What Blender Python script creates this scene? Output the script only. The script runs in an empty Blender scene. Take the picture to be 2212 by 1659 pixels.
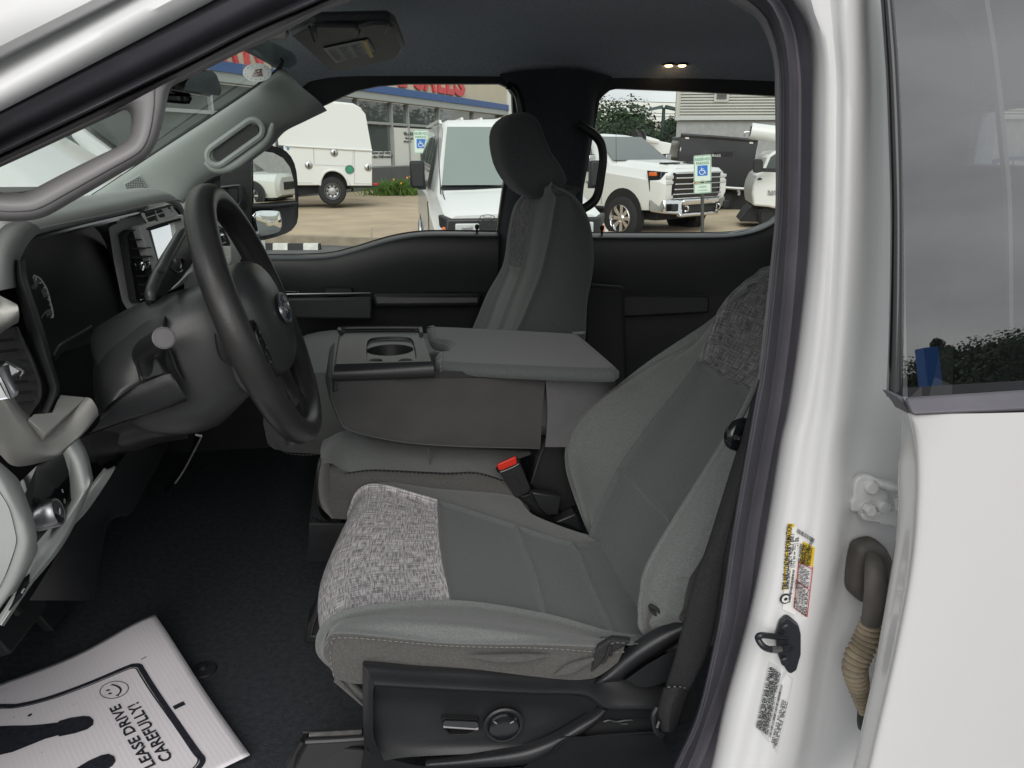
import bpy, bmesh, math, random
import numpy as np
from mathutils import Vector, Matrix
random.seed(7); rng = np.random.default_rng(7)
S = bpy.context.scene
COL = S.collection
R = math.radians

# ------------------------------------------------------------------ camera
F_PX, CX, CY, IMW = 1661.0, 1106.0, 829.5, 2212.0
PITCH, YAW, CAM = R(16.9), R(8.0), np.array([0, 0, 1.7])
cam = bpy.data.cameras.new('camera')
cam.sensor_width = 36.0
cam.lens = 36.0 * F_PX / IMW
cam.clip_start, cam.clip_end = 0.02, 2000
camo = bpy.data.objects.new('camera', cam); COL.objects.link(camo)
camo.location = CAM
camo.rotation_euler = (R(90) - PITCH, 0, -YAW)
S.camera = camo

# ------------------------------------------------------------------ sky, sun, exposure
SUN_EL, SUN_AZ = R(33), R(192)      # azimuth measured clockwise from +Y
w = bpy.data.worlds.new('World'); S.world = w; w.use_nodes = True
nt = w.node_tree; nt.nodes.clear()
wo = nt.nodes.new('ShaderNodeOutputWorld'); bg = nt.nodes.new('ShaderNodeBackground')
sky = nt.nodes.new('ShaderNodeTexSky'); sky.sky_type = 'NISHITA'; sky.sun_disc = False
sky.sun_elevation, sky.sun_rotation = SUN_EL, SUN_AZ
sky.air_density, sky.dust_density = 1.0, 4.0
tc = nt.nodes.new('ShaderNodeTexCoord')
mp = nt.nodes.new('ShaderNodeMapping'); mp.inputs['Scale'].default_value = (1.0, 1.0, 2.2)
nz = nt.nodes.new('ShaderNodeTexNoise'); nz.inputs['Scale'].default_value = 2.6; nz.inputs['Detail'].default_value = 6
rp = nt.nodes.new('ShaderNodeValToRGB')
rp.color_ramp.elements[0].position = .33; rp.color_ramp.elements[0].color = (5.0, 5.15, 5.5, 1)
rp.color_ramp.elements[1].position = .68; rp.color_ramp.elements[1].color = (10.5, 10.6, 10.6, 1)
mx = nt.nodes.new('ShaderNodeMix'); mx.data_type = 'RGBA'; mx.inputs['Factor'].default_value = .9
nt.links.new(tc.outputs['Generated'], mp.inputs['Vector']); nt.links.new(mp.outputs['Vector'], nz.inputs['Vector'])
nt.links.new(nz.outputs['Fac'], rp.inputs['Fac'])
nt.links.new(sky.outputs['Color'], mx.inputs['A']); nt.links.new(rp.outputs['Color'], mx.inputs['B'])
nt.links.new(mx.outputs['Result'], bg.inputs['Color']); nt.links.new(bg.outputs['Background'], wo.inputs['Surface'])
bg.inputs['Strength'].default_value = .10
sl = bpy.data.lights.new('sun', 'SUN'); sl.energy = 1.5; sl.angle = R(50); sl.color = (1, .975, .94)
so = bpy.data.objects.new('sun', sl); COL.objects.link(so)
so.rotation_euler = (R(90) - SUN_EL, 0, math.pi - SUN_AZ)
S.view_settings.view_transform = 'Standard'; S.view_settings.look = 'None'
S.view_settings.gamma = 1; S.view_settings.use_curve_mapping = False
S.view_settings.exposure = 0.38
S.render.engine = 'CYCLES'
S.cycles.use_denoising = True
S.cycles.max_bounces = 10; S.cycles.transparent_max_bounces = 16; S.cycles.glossy_bounces = 5
S.cycles.diffuse_bounces = 5; S.cycles.caustics_reflective = False; S.cycles.caustics_refractive = False

# ------------------------------------------------------------------ measuring helpers
_f = np.array([math.cos(PITCH)*math.sin(YAW), math.cos(PITCH)*math.cos(YAW), -math.sin(PITCH)])
_r = np.array([math.cos(YAW), -math.sin(YAW), 0]); _u = np.cross(_r, _f)
def ray(p): return _f + _r*(p[0]-CX)/F_PX + _u*(CY-p[1])/F_PX
def PY(p, Y): d = ray(p); return CAM + d*(Y/d[1])
def PZ(p, Z): d = ray(p); return CAM + d*((Z-1.7)/d[2])
def PX(p, X): d = ray(p); return CAM + d*(X/d[0])
def PL(p, p0, n):
    d = ray(p); n = np.asarray(n, float); return CAM + d*(((np.asarray(p0)-CAM)@n)/(d@n))
def reg(x0, y0, x1, wd):
    k = (x1-x0)/wd; s = 2212/4032
    return lambda x, y: ((x0+k*x)*s, (y0+k*y)*s)
zA=reg(0,0,1344,2212); zB=reg(1000,200,2344,2212); zC=reg(2200,200,3344,2212); zD=reg(2900,0,4032,2209)
zE=reg(0,700,1344,2212); zF=reg(1000,1150,2500,2212); zG=reg(2000,900,3344,2212); zH=reg(2900,800,4032,2209)
zI=reg(0,1600,1344,1566); zJ=reg(1100,1800,2700,2169); zK=reg(2200,2100,3100,1616); zL=reg(2900,1750,4032,1474)
zM=reg(0,1150,800,2212); zN=reg(0,1650,800,1659); zO=reg(1000,0,2200,2212); zQ=reg(500,750,1300,2212); zR=reg(0,2400,1100,2212)
def V(*a): return np.array(a, float)

# ------------------------------------------------------------------ materials
M = {}
def mat(name, col, rough=.5, metal=0, spec=.5, coat=0, noise=None, bump=None, emis=None, sheen=0, trans=0):
    """noise=(scale, amount) varies the colour; bump=(scale, strength, dist) fine relief."""
    m = bpy.data.materials.new(name); m.use_nodes = True; t = m.node_tree; b = t.nodes['Principled BSDF']
    b.inputs['Base Color'].default_value = (*col, 1); b.inputs['Roughness'].default_value = rough
    b.inputs['Metallic'].default_value = metal; b.inputs['Specular IOR Level'].default_value = spec
    b.inputs['Coat Weight'].default_value = coat; b.inputs['Coat Roughness'].default_value = .05
    if sheen: b.inputs['Sheen Weight'].default_value = sheen; b.inputs['Sheen Roughness'].default_value = .5
    if emis: b.inputs['Emission Color'].default_value = (*emis[0], 1); b.inputs['Emission Strength'].default_value = emis[1]
    if noise or bump:
        g = t.nodes.new('ShaderNodeNewGeometry')
    if noise:
        n = t.nodes.new('ShaderNodeTexNoise'); n.inputs['Scale'].default_value = noise[0]; n.inputs['Detail'].default_value = 5
        t.links.new(g.outputs['Position'], n.inputs['Vector'])
        r = t.nodes.new('ShaderNodeValToRGB'); a = noise[1]
        r.color_ramp.elements[0].position = .3; r.color_ramp.elements[1].position = .7
        r.color_ramp.elements[0].color = (*[c*(1-a) for c in col], 1); r.color_ramp.elements[1].color = (*[min(1, c*(1+a)) for c in col], 1)
        t.links.new(n.outputs['Fac'], r.inputs['Fac']); t.links.new(r.outputs['Color'], b.inputs['Base Color'])
        m['ramp'] = r.name
    if bump:
        n2 = t.nodes.new('ShaderNodeTexNoise'); n2.inputs['Scale'].default_value = bump[0]; n2.inputs['Detail'].default_value = 3
        t.links.new(g.outputs['Position'], n2.inputs['Vector'])
        bp = t.nodes.new('ShaderNodeBump'); bp.inputs['Strength'].default_value = bump[1]; bp.inputs['Distance'].default_value = bump[2]
        t.links.new(n2.outputs['Fac'], bp.inputs['Height']); t.links.new(bp.outputs['Normal'], b.inputs['Normal'])
    M[name] = m; return m
mat('white_paint', (.67,.675,.675), .42, coat=.12, noise=(3,.02))
mat('white_far', (.70,.71,.695), .35, coat=.4)
mat('door_paint', (.64,.635,.63), .2, coat=1.0, noise=(2.2,.03))
mat('seal', (.095,.092,.106), .5, bump=(900,.25,.0004), noise=(25,.12))
mat('trim_grey', (.28,.272,.276), .55, bump=(700,.3,.0004))
mat('dash_light', (.38,.395,.38), .55, bump=(650,.35,.0005), noise=(9,.05))
mat('pillar_trim', (.36,.38,.365), .6, bump=(500,.3,.0005), noise=(7,.06))
mat('taupe', (.41,.405,.375), .45, bump=(600,.2,.0004))
mat('dark_plastic', (.019,.020,.022), .40, bump=(520,.4,.0006), noise=(14,.12))
mat('mid_plastic', (.036,.038,.040), .46, bump=(520,.45,.0006), noise=(12,.10))
mat('col_plastic', (.042,.0435,.0445), .38, bump=(520,.4,.0005), noise=(10,.08))
mat('rim_leather', (.030,.029,.029), .36, bump=(430,.4,.0006), noise=(30,.12))
mat('gloss_black', (.008,.009,.011), .12)
mat('deep_black', (.009,.0095,.011), .7)
mat('cloth_insert', (.108,.117,.119), .95, spec=.2, sheen=.25, noise=(600,.24), bump=(1300,.6,.0008))
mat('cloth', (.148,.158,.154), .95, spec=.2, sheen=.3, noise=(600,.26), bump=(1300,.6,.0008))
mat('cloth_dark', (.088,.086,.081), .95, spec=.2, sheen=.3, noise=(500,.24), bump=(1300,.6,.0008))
mat('cloth_brown', (.074,.073,.073), .95, spec=.2, sheen=.2, noise=(14,.10), bump=(1200,.6,.0008))
mat('vinyl', (.12,.118,.122), .55, noise=(40,.06), bump=(300,.2,.0006))
mat('thread', (.24,.24,.225), .8)
mat('thread_dim', (.16,.165,.165), .8)
mat('headliner', (.62,.66,.72), .95, spec=.15, noise=(160,.15), bump=(900,.4,.0008))
mat('carpet', (.042,.047,.053), 1, spec=.1, noise=(90,.22), bump=(300,.8,.002))
mat('stalk_cap', (.15,.145,.147), .5)
mat('pillar_dark', (.07,.075,.085), .9, spec=.2, noise=(120,.1))
mat('chrome', (.75,.75,.76), .12, metal=1)
mat('satin', (.45,.45,.46), .35, metal=1)
mat('steel', (.5,.49,.47), .4, metal=1, noise=(60,.2))
mat('red', (.62,.03,.015), .35)
mat('screen', (.60,.63,.63), .12, emis=((.80,.86,.88), .55))
mat('stack_grey', (.56,.575,.56), .5, bump=(650,.3,.0005))
mat('van_glass', (.21,.25,.235), .06, spec=.6, coat=.4)  # pale base colour holds the sky reflected in the windshield
mat('mark', (.62,.64,.64), .6)
mat('mark_dim', (.20,.21,.22), .6)
mat('paper', (.76,.73,.75), .8, noise=(18,.05))
mat('ink', (.018,.02,.03), .7, noise=(120,.5))
mat('label_white', (.74,.74,.72), .4)
mat('label_grey', (.52,.54,.54), .5)
mat('label_yellow', (.72,.50,.03), .4)
mat('label_ink', (.02,.02,.02), .6)
mat('label_red', (.55,.06,.05), .6)
mat('webbing', (.022,.022,.024), .8, bump=(800,.8,.001), noise=(300,.3))
mat('boot', (.085,.078,.068), .6, noise=(30,.25), bump=(300,.3,.0006))
mat('boot_dusty', (.26,.215,.15), .75, noise=(40,.3))
mat('striker', (.018,.02,.024), .3)
mat('hinge_paint', (.62,.63,.62), .4, noise=(70,.12), bump=(200,.3,.0008))
mat('bulb', (1,.8,.5), .3, emis=((1,.72,.4), 9))
mat('tyre', (.018,.018,.02), .8, bump=(60,.3,.003))
mat('rubber_black', (.014,.015,.017), .6)
mat('concrete', (.46,.37,.26), .9, noise=(1.1,.14), bump=(60,.2,.004))
mat('kerb', (.33,.28,.21), .9, noise=(4,.2), bump=(40,.4,.006))
mat('asphalt', (.115,.115,.115), .9, noise=(2.2,.18), bump=(120,.5,.005))
mat('facade', (.62,.55,.42), .8, noise=(.6,.04))
mat('blue', (.045,.11,.30), .5)
mat('letter_red', (.62,.05,.055), .4)
mat('alu', (.42,.44,.43), .45, metal=.3)
mat('poster', (.72,.73,.70), .6)
mat('poster_ink', (.09,.1,.1), .6)
mat('plinth', (.10,.105,.11), .8, noise=(2,.1))
mat('siding', (.47,.47,.44), .6, noise=(1.5,.05))
mat('stucco', (.30,.31,.31), .95, noise=(5,.1), bump=(30,.6,.01))
mat('sign_green', (.03,.24,.14), .5)
mat('sign_face', (.66,.76,.68), .5)
mat('sign_blue', (.02,.16,.55), .5)
mat('post', (.06,.065,.06), .6)
mat('green_pole', (.05,.085,.085), .5)
mat('black_body', (.012,.013,.016), .3, coat=.3)
mat('gold', (.55,.36,.10), .3, metal=.4)
mat('amber', (.75,.16,.03), .3)
mat('tail_red', (.45,.02,.02), .3)
mat('lamp_lens', (.55,.57,.56), .15)
mat('white_mark', (.75,.75,.70), .8, noise=(8,.15))
mat('leaf', (.035,.075,.022), .7, noise=(1.5,.35))
mat('leaf_dark', (.022,.05,.018), .8, noise=(1.2,.4))
mat('grass_leaf', (.10,.19,.03), .7, noise=(3,.3))
mat('flower', (.8,.35,.02), .7)
mat('bark', (.07,.055,.04), .9, noise=(9,.3))
mat('far_wall', (.5,.5,.47), .8)
mat('blue_car', (.03,.06,.14), .25, coat=.6)
mat('maroon_car', (.12,.015,.018), .25, coat=.6)
mat('grey_car', (.2,.2,.2), .3, coat=.6)

def glassmat(name, tint, refl_rough=0.0, ior=1.5, boost=1.0):
    m = bpy.data.materials.new(name); m.use_nodes = True; t = m.node_tree; t.nodes.clear()
    o = t.nodes.new('ShaderNodeOutputMaterial'); mixn = t.nodes.new('ShaderNodeMixShader')
    tr = t.nodes.new('ShaderNodeBsdfTransparent'); gl = t.nodes.new('ShaderNodeBsdfGlossy'); fr = t.nodes.new('ShaderNodeFresnel')
    tr.inputs['Color'].default_value = (*tint, 1); gl.inputs['Roughness'].default_value = refl_rough
    gm = t.nodes.new('ShaderNodeNewGeometry'); im_ = t.nodes.new('ShaderNodeMix'); im_.data_type = 'FLOAT'
    im_.inputs['A'].default_value = ior; im_.inputs['B'].default_value = 1/ior     # a thin pane reflects alike from both sides
    t.links.new(gm.outputs['Backfacing'], im_.inputs['Factor']); t.links.new(im_.outputs['Result'], fr.inputs['IOR'])
    mu = t.nodes.new('ShaderNodeMath'); mu.operation = 'MULTIPLY'; mu.inputs[1].default_value = boost; mu.use_clamp = True
    t.links.new(fr.outputs[0], mu.inputs[0]); t.links.new(mu.outputs[0], mixn.inputs['Fac'])
    t.links.new(tr.outputs[0], mixn.inputs[1]); t.links.new(gl.outputs[0], mixn.inputs[2]); t.links.new(mixn.outputs[0], o.inputs['Surface'])
    M[name] = m; return m
glassmat('glass_clear', (.86,.91,.88), ior=1.22); glassmat('glass_windshield', (.80,.87,.83)); glassmat('glass_tint', (.70,.76,.73))
glassmat('glass_dark', (.36,.38,.38), ior=1.5, boost=4.6); glassmat('lens_clear', (.9,.9,.9), ior=1.3)
def mirrormat():
    m = bpy.data.materials.new('mirror'); m.use_nodes = True; b = m.node_tree.nodes['Principled BSDF']
    b.inputs['Metallic'].default_value = 1; b.inputs['Roughness'].default_value = .0; b.inputs['Base Color'].default_value = (.8,.84,.82,1); M['mirror'] = m
mirrormat()
def car_glass():
    m = mat('car_glass', (.085,.10,.095), .04, spec=.6, coat=.5); return m  # base colour lifted to stand in for reflected sky
car_glass()
def woven(name, lo, hi, sx, sy, ang=0.0, axes='XY'):
    """cross-hatched woven cloth: streaky threads in two directions"""
    m = mat(name, hi, .95, spec=.15); t = m.node_tree; b = t.nodes['Principled BSDF']
    g = t.nodes.new('ShaderNodeUVMap'); g.uv_map = 'UVMap'
    outs = []
    for k, sc in enumerate(((sx*1.0, sy*14.0), (sx*14.0, sy*1.0))):
        mpp = t.nodes.new('ShaderNodeMapping'); mpp.inputs['Scale'].default_value = (sc[0], sc[1], 1)
        n = t.nodes.new('ShaderNodeTexNoise'); n.inputs['Scale'].default_value = 1.0; n.inputs['Detail'].default_value = 2
        t.links.new(g.outputs[0], mpp.inputs[0]); t.links.new(mpp.outputs[0], n.inputs['Vector']); outs.append(n)
    a = t.nodes.new('ShaderNodeMath'); a.operation = 'MULTIPLY'
    t.links.new(outs[0].outputs['Fac'], a.inputs[0]); t.links.new(outs[1].outputs['Fac'], a.inputs[1])
    r = t.nodes.new('ShaderNodeValToRGB'); r.color_ramp.elements[0].position = .17; r.color_ramp.elements[1].position = .34
    r.color_ramp.elements[0].color = (*lo, 1); r.color_ramp.elements[1].color = (*hi, 1)
    t.links.new(a.outputs[0], r.inputs['Fac']); t.links.new(r.outputs['Color'], b.inputs['Base Color'])
    bp = t.nodes.new('ShaderNodeBump'); bp.inputs['Strength'].default_value = .7; bp.inputs['Distance'].default_value = .001
    t.links.new(a.outputs[0], bp.inputs['Height']); t.links.new(bp.outputs['Normal'], b.inputs['Normal'])
    return m
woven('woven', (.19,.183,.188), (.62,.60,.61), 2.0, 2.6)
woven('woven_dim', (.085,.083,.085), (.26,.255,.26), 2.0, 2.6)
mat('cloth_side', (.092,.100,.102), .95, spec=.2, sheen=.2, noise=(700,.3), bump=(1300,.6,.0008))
mat('cluster_black', (.010,.011,.013), .38)
def perforated(name, col):
    m = mat(name, col, .5); t = m.node_tree; b = t.nodes['Principled BSDF']
    g = t.nodes.new('ShaderNodeUVMap'); g.uv_map = 'UVMap'
    v = t.nodes.new('ShaderNodeTexVoronoi'); v.inputs['Scale'].default_value = 11; v.inputs['Randomness'].default_value = .12
    r = t.nodes.new('ShaderNodeValToRGB'); r.color_ramp.elements[0].position = .36; r.color_ramp.elements[1].position = .44
    r.color_ramp.elements[0].color = (.01,.01,.01,1); r.color_ramp.elements[1].color = (*col,1)
    t.links.new(g.outputs[0], v.inputs['Vector']); t.links.new(v.outputs['Distance'], r.inputs['Fac']); t.links.new(r.outputs['Color'], b.inputs['Base Color'])
perforated('speaker_mesh', (.24,.25,.245))
def ribbed_paper():
    m = M['paper']; t = m.node_tree; b = t.nodes['Principled BSDF']
    g = t.nodes.new('ShaderNodeUVMap'); g.uv_map = 'UVMap'
    wv = t.nodes.new('ShaderNodeTexWave'); wv.inputs['Scale'].default_value = 26; wv.inputs['Distortion'].default_value = .8; wv.bands_direction = 'Y'
    t.links.new(g.outputs[0], wv.inputs['Vector'])
    bp = t.nodes.new('ShaderNodeBump'); bp.inputs['Strength'].default_value = .10; bp.inputs['Distance'].default_value = .001
    t.links.new(wv.outputs['Fac'], bp.inputs['Height']); t.links.new(bp.outputs['Normal'], b.inputs['Normal'])
    # footprint dirt
    n = t.nodes.new('ShaderNodeTexNoise'); n.inputs['Scale'].default_value = 3.2; n.inputs['Detail'].default_value = 8
    r = t.nodes.new('ShaderNodeValToRGB'); r.color_ramp.elements[0].position = .60; r.color_ramp.elements[1].position = .78
    r.color_ramp.elements[0].color = (.88,.84,.87,1); r.color_ramp.elements[1].color = (.50,.43,.36,1)
    t.links.new(g.outputs[0], n.inputs['Vector']); t.links.new(n.outputs['Fac'], r.inputs['Fac']); t.links.new(r.outputs['Color'], b.inputs['Base Color'])
ribbed_paper()

# ------------------------------------------------------------------ building helpers
def put(o, parent):
    COL.objects.link(o)
    if parent is not None:
        o.parent = parent
        if o.get('local') is None: o.matrix_parent_inverse = world_of(parent).inverted()
    return o
def world_of(o):
    m = o.matrix_basis.copy()
    if o.parent is not None:
        m = world_of(o.parent) @ o.matrix_parent_inverse @ m
    return m
def empty(name, loc=(0,0,0), rz=0, label=None, cat=None, group=None, parent=None):
    o = bpy.data.objects.new(name, None); o.location = loc; o.rotation_euler = (0,0,rz); o.empty_display_size = .1
    put(o, parent); tag(o, label, cat, group); return o
def tag(o, label=None, cat=None, group=None, kind=None):
    if label: o['label'] = label
    if cat: o['category'] = cat
    if group: o['group'] = group
    if kind: o['kind'] = kind
    return o
LOCAL = [False]   # True: mesh coordinates are already in the parent's own frame
def mesh(name, verts, faces, m, parent=None, smooth=40, uv=None, label=None, bevel=0, bseg=2, subsurf=0, solid=0):
    me = bpy.data.meshes.new(name)
    me.from_pydata([tuple(map(float, v)) for v in verts], [], [tuple(f) for f in faces])
    me.materials.append(M[m] if isinstance(m, str) else m)
    if uv is not None:
        l = me.uv_layers.new(name='UVMap'); li = np.zeros(len(me.loops), int); me.loops.foreach_get('vertex_index', li)
        l.data.foreach_set('uv', np.asarray(uv, float)[li].ravel())
    if smooth:
        me.polygons.foreach_set('use_smooth', [True]*len(me.polygons))
        if smooth < 180: me.set_sharp_from_angle(angle=R(smooth))
    me.update()
    o = bpy.data.objects.new(name, me)
    if LOCAL[0]: o['local'] = 1
    put(o, parent)
    if LOCAL[0]: del o['local']
    if label: o['label'] = label
    if solid:
        s = o.modifiers.new('solid', 'SOLIDIFY'); s.thickness = solid; s.offset = 0
    if bevel:
        b = o.modifiers.new('bevel', 'BEVEL'); b.width = bevel; b.segments = bseg; b.limit_method = 'ANGLE'; b.angle_limit = R(30); b.harden_normals = False
    if subsurf:
        b = o.modifiers.new('sub', 'SUBSURF'); b.levels = subsurf; b.render_levels = subsurf
    return o
def crom(P, n, closed=False):
    """n samples per segment through control points P (k,3)"""
    P = np.asarray(P, float); k = len(P)
    if closed: Q = np.vstack([P[-1], P, P[0], P[1]]); segs = k
    else: Q = np.vstack([2*P[0]-P[1], P, 2*P[-1]-P[-2]]); segs = k-1
    t = np.arange(n)/n; out = []
    for i in range(segs):
        p0, p1, p2, p3 = Q[i], Q[i+1], Q[i+2], Q[i+3]
        tt = t[:, None]
        out.append(.5*((2*p1) + (-p0+p2)*tt + (2*p0-5*p1+4*p2-p3)*tt**2 + (-p0+3*p1-3*p2+p3)*tt**3))
    if not closed: out.append(P[-1:])
    return np.vstack(out)
def lin(P, n):
    P = np.asarray(P, float); out = [P[i]+(P[i+1]-P[i])*t for i in range(len(P)-1) for t in np.arange(n)/n]; out.append(P[-1]); return np.array(out)
def resample(P, n, smooth=True):
    P = np.asarray(P, float)
    Q = crom(P, 12) if smooth and len(P) > 2 else lin(P, 12)
    s = np.r_[0, np.cumsum(np.linalg.norm(np.diff(Q, axis=0), axis=1))]
    return np.array([[np.interp(x, s, Q[:, k]) for k in range(Q.shape[1])] for x in np.linspace(0, s[-1], n)])
def grid_faces(nr, nc, cr=False, cc=False):
    f = []
    for i in range(nr if cr else nr-1):
        for j in range(nc if cc else nc-1):
            a = i*nc+j; b = i*nc+(j+1) % nc; c = ((i+1) % nr)*nc+(j+1) % nc; d = ((i+1) % nr)*nc+j
            f.append((a, b, c, d))
    return f
def cgrid(rows, nu, nv, closed_v=False):
    """smooth surface through a grid of control points; rows x cols"""
    a = np.asarray(rows, float); r, c, _ = a.shape
    b = np.stack([crom(a[i], nv, closed_v) for i in range(r)])
    return np.stack([crom(b[:, j], nu) for j in range(b.shape[1])], axis=1)
def sheet(name, rows, m, parent, nu=6, nv=6, closed_v=False, flip=False, **kw):
    g = cgrid(rows, nu, nv, closed_v); nr, nc, _ = g.shape
    f = grid_faces(nr, nc, cc=closed_v)
    if flip: f = [x[::-1] for x in f]
    uv = None
    if kw.pop('uv', False):
        uu = np.r_[0, np.cumsum(np.linalg.norm(np.diff(g[:, nc//2], axis=0), axis=1))]; vv = np.r_[0, np.cumsum(np.linalg.norm(np.diff(g[nr//2], axis=0), axis=1))]
        U, W = np.meshgrid(vv, uu); uv = np.stack([U.ravel(), W.ravel()], 1)
    return mesh(name, g.reshape(-1, 3), f, m, parent, uv=uv, **kw)
def strips(name, lines, m, parent, n=40, nv=4, **kw):
    """a sheet swept between measured lines (each a list of 3-D points)"""
    L = [resample(l, n) for l in lines]
    g = np.stack([crom(np.array([l[i] for l in L]), nv) if nv > 1 else np.array([l[i] for l in L]) for i in range(n)])
    nr, nc, _ = g.shape
    return mesh(name, g.reshape(-1, 3), grid_faces(nr, nc), m, parent, **kw)
def tube(name, path, rad, m, parent, n=10, closed=False, sub=6, flat=None, cap=True, smooth_path=True, **kw):
    """round tube; flat=(axis vector, factor) squashes along an axis"""
    P = np.asarray(path, float)
    k = len(P); rad = np.full(k, rad) if np.isscalar(rad) else np.asarray(rad, float)
    Q4 = np.hstack([P, rad[:, None]])
    Q4 = (crom(Q4, sub, closed) if smooth_path else Q4); Q = Q4[:, :3]; rr = Q4[:, 3]
    T = np.gradient(Q, axis=0) if not closed else (np.roll(Q, -1, 0)-np.roll(Q, 1, 0))
    T /= np.linalg.norm(T, axis=1)[:, None]+1e-12
    ref = V(0,0,1) if abs(T[0][2]) < .9 else V(1,0,0)
    a = np.cross(T[0], ref); a /= np.linalg.norm(a); vs = []
    for i in range(len(Q)):
        a = a - T[i]*(a@T[i]); a /= np.linalg.norm(a); b = np.cross(T[i], a)
        for j in range(n):
            th = 2*math.pi*j/n; off = rr[i]*(math.cos(th)*a+math.sin(th)*b)
            if flat is not None:
                fx = np.asarray(flat[0], float); fx = fx/np.linalg.norm(fx); off = off + fx*(off@fx)*(flat[1]-1)
            vs.append(Q[i]+off)
    f = grid_faces(len(Q), n, cr=closed, cc=True)
    if cap and not closed: f += [tuple(range(n))[::-1], tuple((len(Q)-1)*n+j for j in range(n))]
    return mesh(name, vs, f, m, parent, **kw)
def loft(name, secs, m, parent, closed=True, cap=True, nu=1, nv=1, **kw):
    """secs: sections with equal point counts"""
    a = np.asarray(secs, float)
    if nv > 1: a = np.stack([crom(s, nv, closed) for s in a])
    if nu > 1: a = np.stack([crom(a[:, j], nu) for j in range(a.shape[1])], axis=1)
    nr, nc, _ = a.shape; f = grid_faces(nr, nc, cc=closed)
    if cap and closed: f += [tuple(range(nc))[::-1], tuple((nr-1)*nc+j for j in range(nc))]
    return mesh(name, a.reshape(-1, 3), f, m, parent, **kw)
def prism(name, poly, off, m, parent, bevel=.002, round_n=0, **kw):
    """a plate: polygon of 3-D points pushed by vector off"""
    p = np.asarray(poly, float)
    if round_n: p = crom(p, round_n, True)
    n = len(p); off = np.asarray(off, float)
    f = [tuple(range(n)), tuple(n+j for j in range(n))[::-1]]+[(j, n+j, n+(j+1) % n, (j+1) % n) for j in range(n)]
    return mesh(name, np.vstack([p, p+off]), f, m, parent, bevel=bevel, smooth=kw.pop('smooth', 35), **kw)
BOXF = [(0,1,3,2),(4,6,7,5),(0,4,5,1),(2,3,7,6),(0,2,6,4),(1,5,7,3)]
def box(name, lo, hi, m, parent, bevel=.004, rot=None, **kw):
    v = [V(x,y,z) for x in (lo[0],hi[0]) for y in (lo[1],hi[1]) for z in (lo[2],hi[2])]
    if rot is not None:
        c = (np.asarray(lo, float)+np.asarray(hi, float))/2; Rm = np.array(rot.to_3x3()); v = [c+Rm@(q-c) for q in v]
    return mesh(name, v, BOXF, m, parent, bevel=bevel, smooth=kw.pop('smooth', 35), **kw)
def hexa(name, b, t, m, parent, bevel=.004, **kw):
    """eight corners: b four bottom, t four top"""
    return mesh(name, list(b)+list(t), [(3,2,1,0),(4,5,6,7)]+[(i,(i+1) % 4,4+(i+1) % 4,4+i) for i in range(4)], m, parent, bevel=bevel, smooth=kw.pop('smooth', 35), **kw)
def lathe(name, prof, center, axis, m, parent, n=24, **kw):
    """prof: (radius, distance along axis)"""
    ax = np.asarray(axis, float); ax /= np.linalg.norm(ax); ref = V(0,0,1) if abs(ax[2]) < .9 else V(1,0,0)
    a = np.cross(ax, ref); a /= np.linalg.norm(a); b = np.cross(ax, a); vs = []
    for r_, h in prof:
        for j in range(n):
            th = 2*math.pi*j/n; vs.append(np.asarray(center)+ax*h+r_*(math.cos(th)*a+math.sin(th)*b))
    f = grid_faces(len(prof), n, cc=True)
    if prof[0][0] < .002: f.append(tuple(range(n))[::-1])
    if prof[-1][0] < .002: f.append(tuple((len(prof)-1)*n+j for j in range(n)))
    return mesh(name, vs, f, m, parent, smooth=kw.pop('smooth', 40), **kw)
def plate(name, outer, holes, o, ux, uy, m, parent, depth=.004, bevel=0, **kw):
    """flat sheet with holes: 2-D outlines laid on the plane o + x*ux + y*uy"""
    cu = bpy.data.curves.new('tmp', 'CURVE'); cu.dimensions = '2D'; cu.fill_mode = 'BOTH'; cu.extrude = depth/2; cu.bevel_depth = bevel; cu.bevel_resolution = 1
    for loop in [outer]+list(holes):
        sp = cu.splines.new('POLY'); sp.points.add(len(loop)-1); sp.use_cyclic_u = True
        for i, (x, y) in enumerate(loop): sp.points[i].co = (x, y, 0, 1)
    return _curve_mesh(name, cu, o, ux, uy, m, parent, **kw)
def _curve_mesh(name, cu, o, ux, uy, m, parent, **kw):
    tmp = bpy.data.objects.new('tmp', cu); me = bpy.data.meshes.new_from_object(tmp); bpy.data.objects.remove(tmp); bpy.data.curves.remove(cu)
    ux = np.asarray(ux, float); uy = np.asarray(uy, float); uz = np.cross(ux, uy); uz /= np.linalg.norm(uz)
    vs = [np.asarray(o)+ux*v.co.x+uy*v.co.y+uz*v.co.z for v in me.vertices]; fs = [tuple(p.vertices) for p in me.polygons]
    bpy.data.meshes.remove(me)
    return mesh(name, vs, fs, m, parent, smooth=kw.pop('smooth', 30), **kw)
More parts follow.
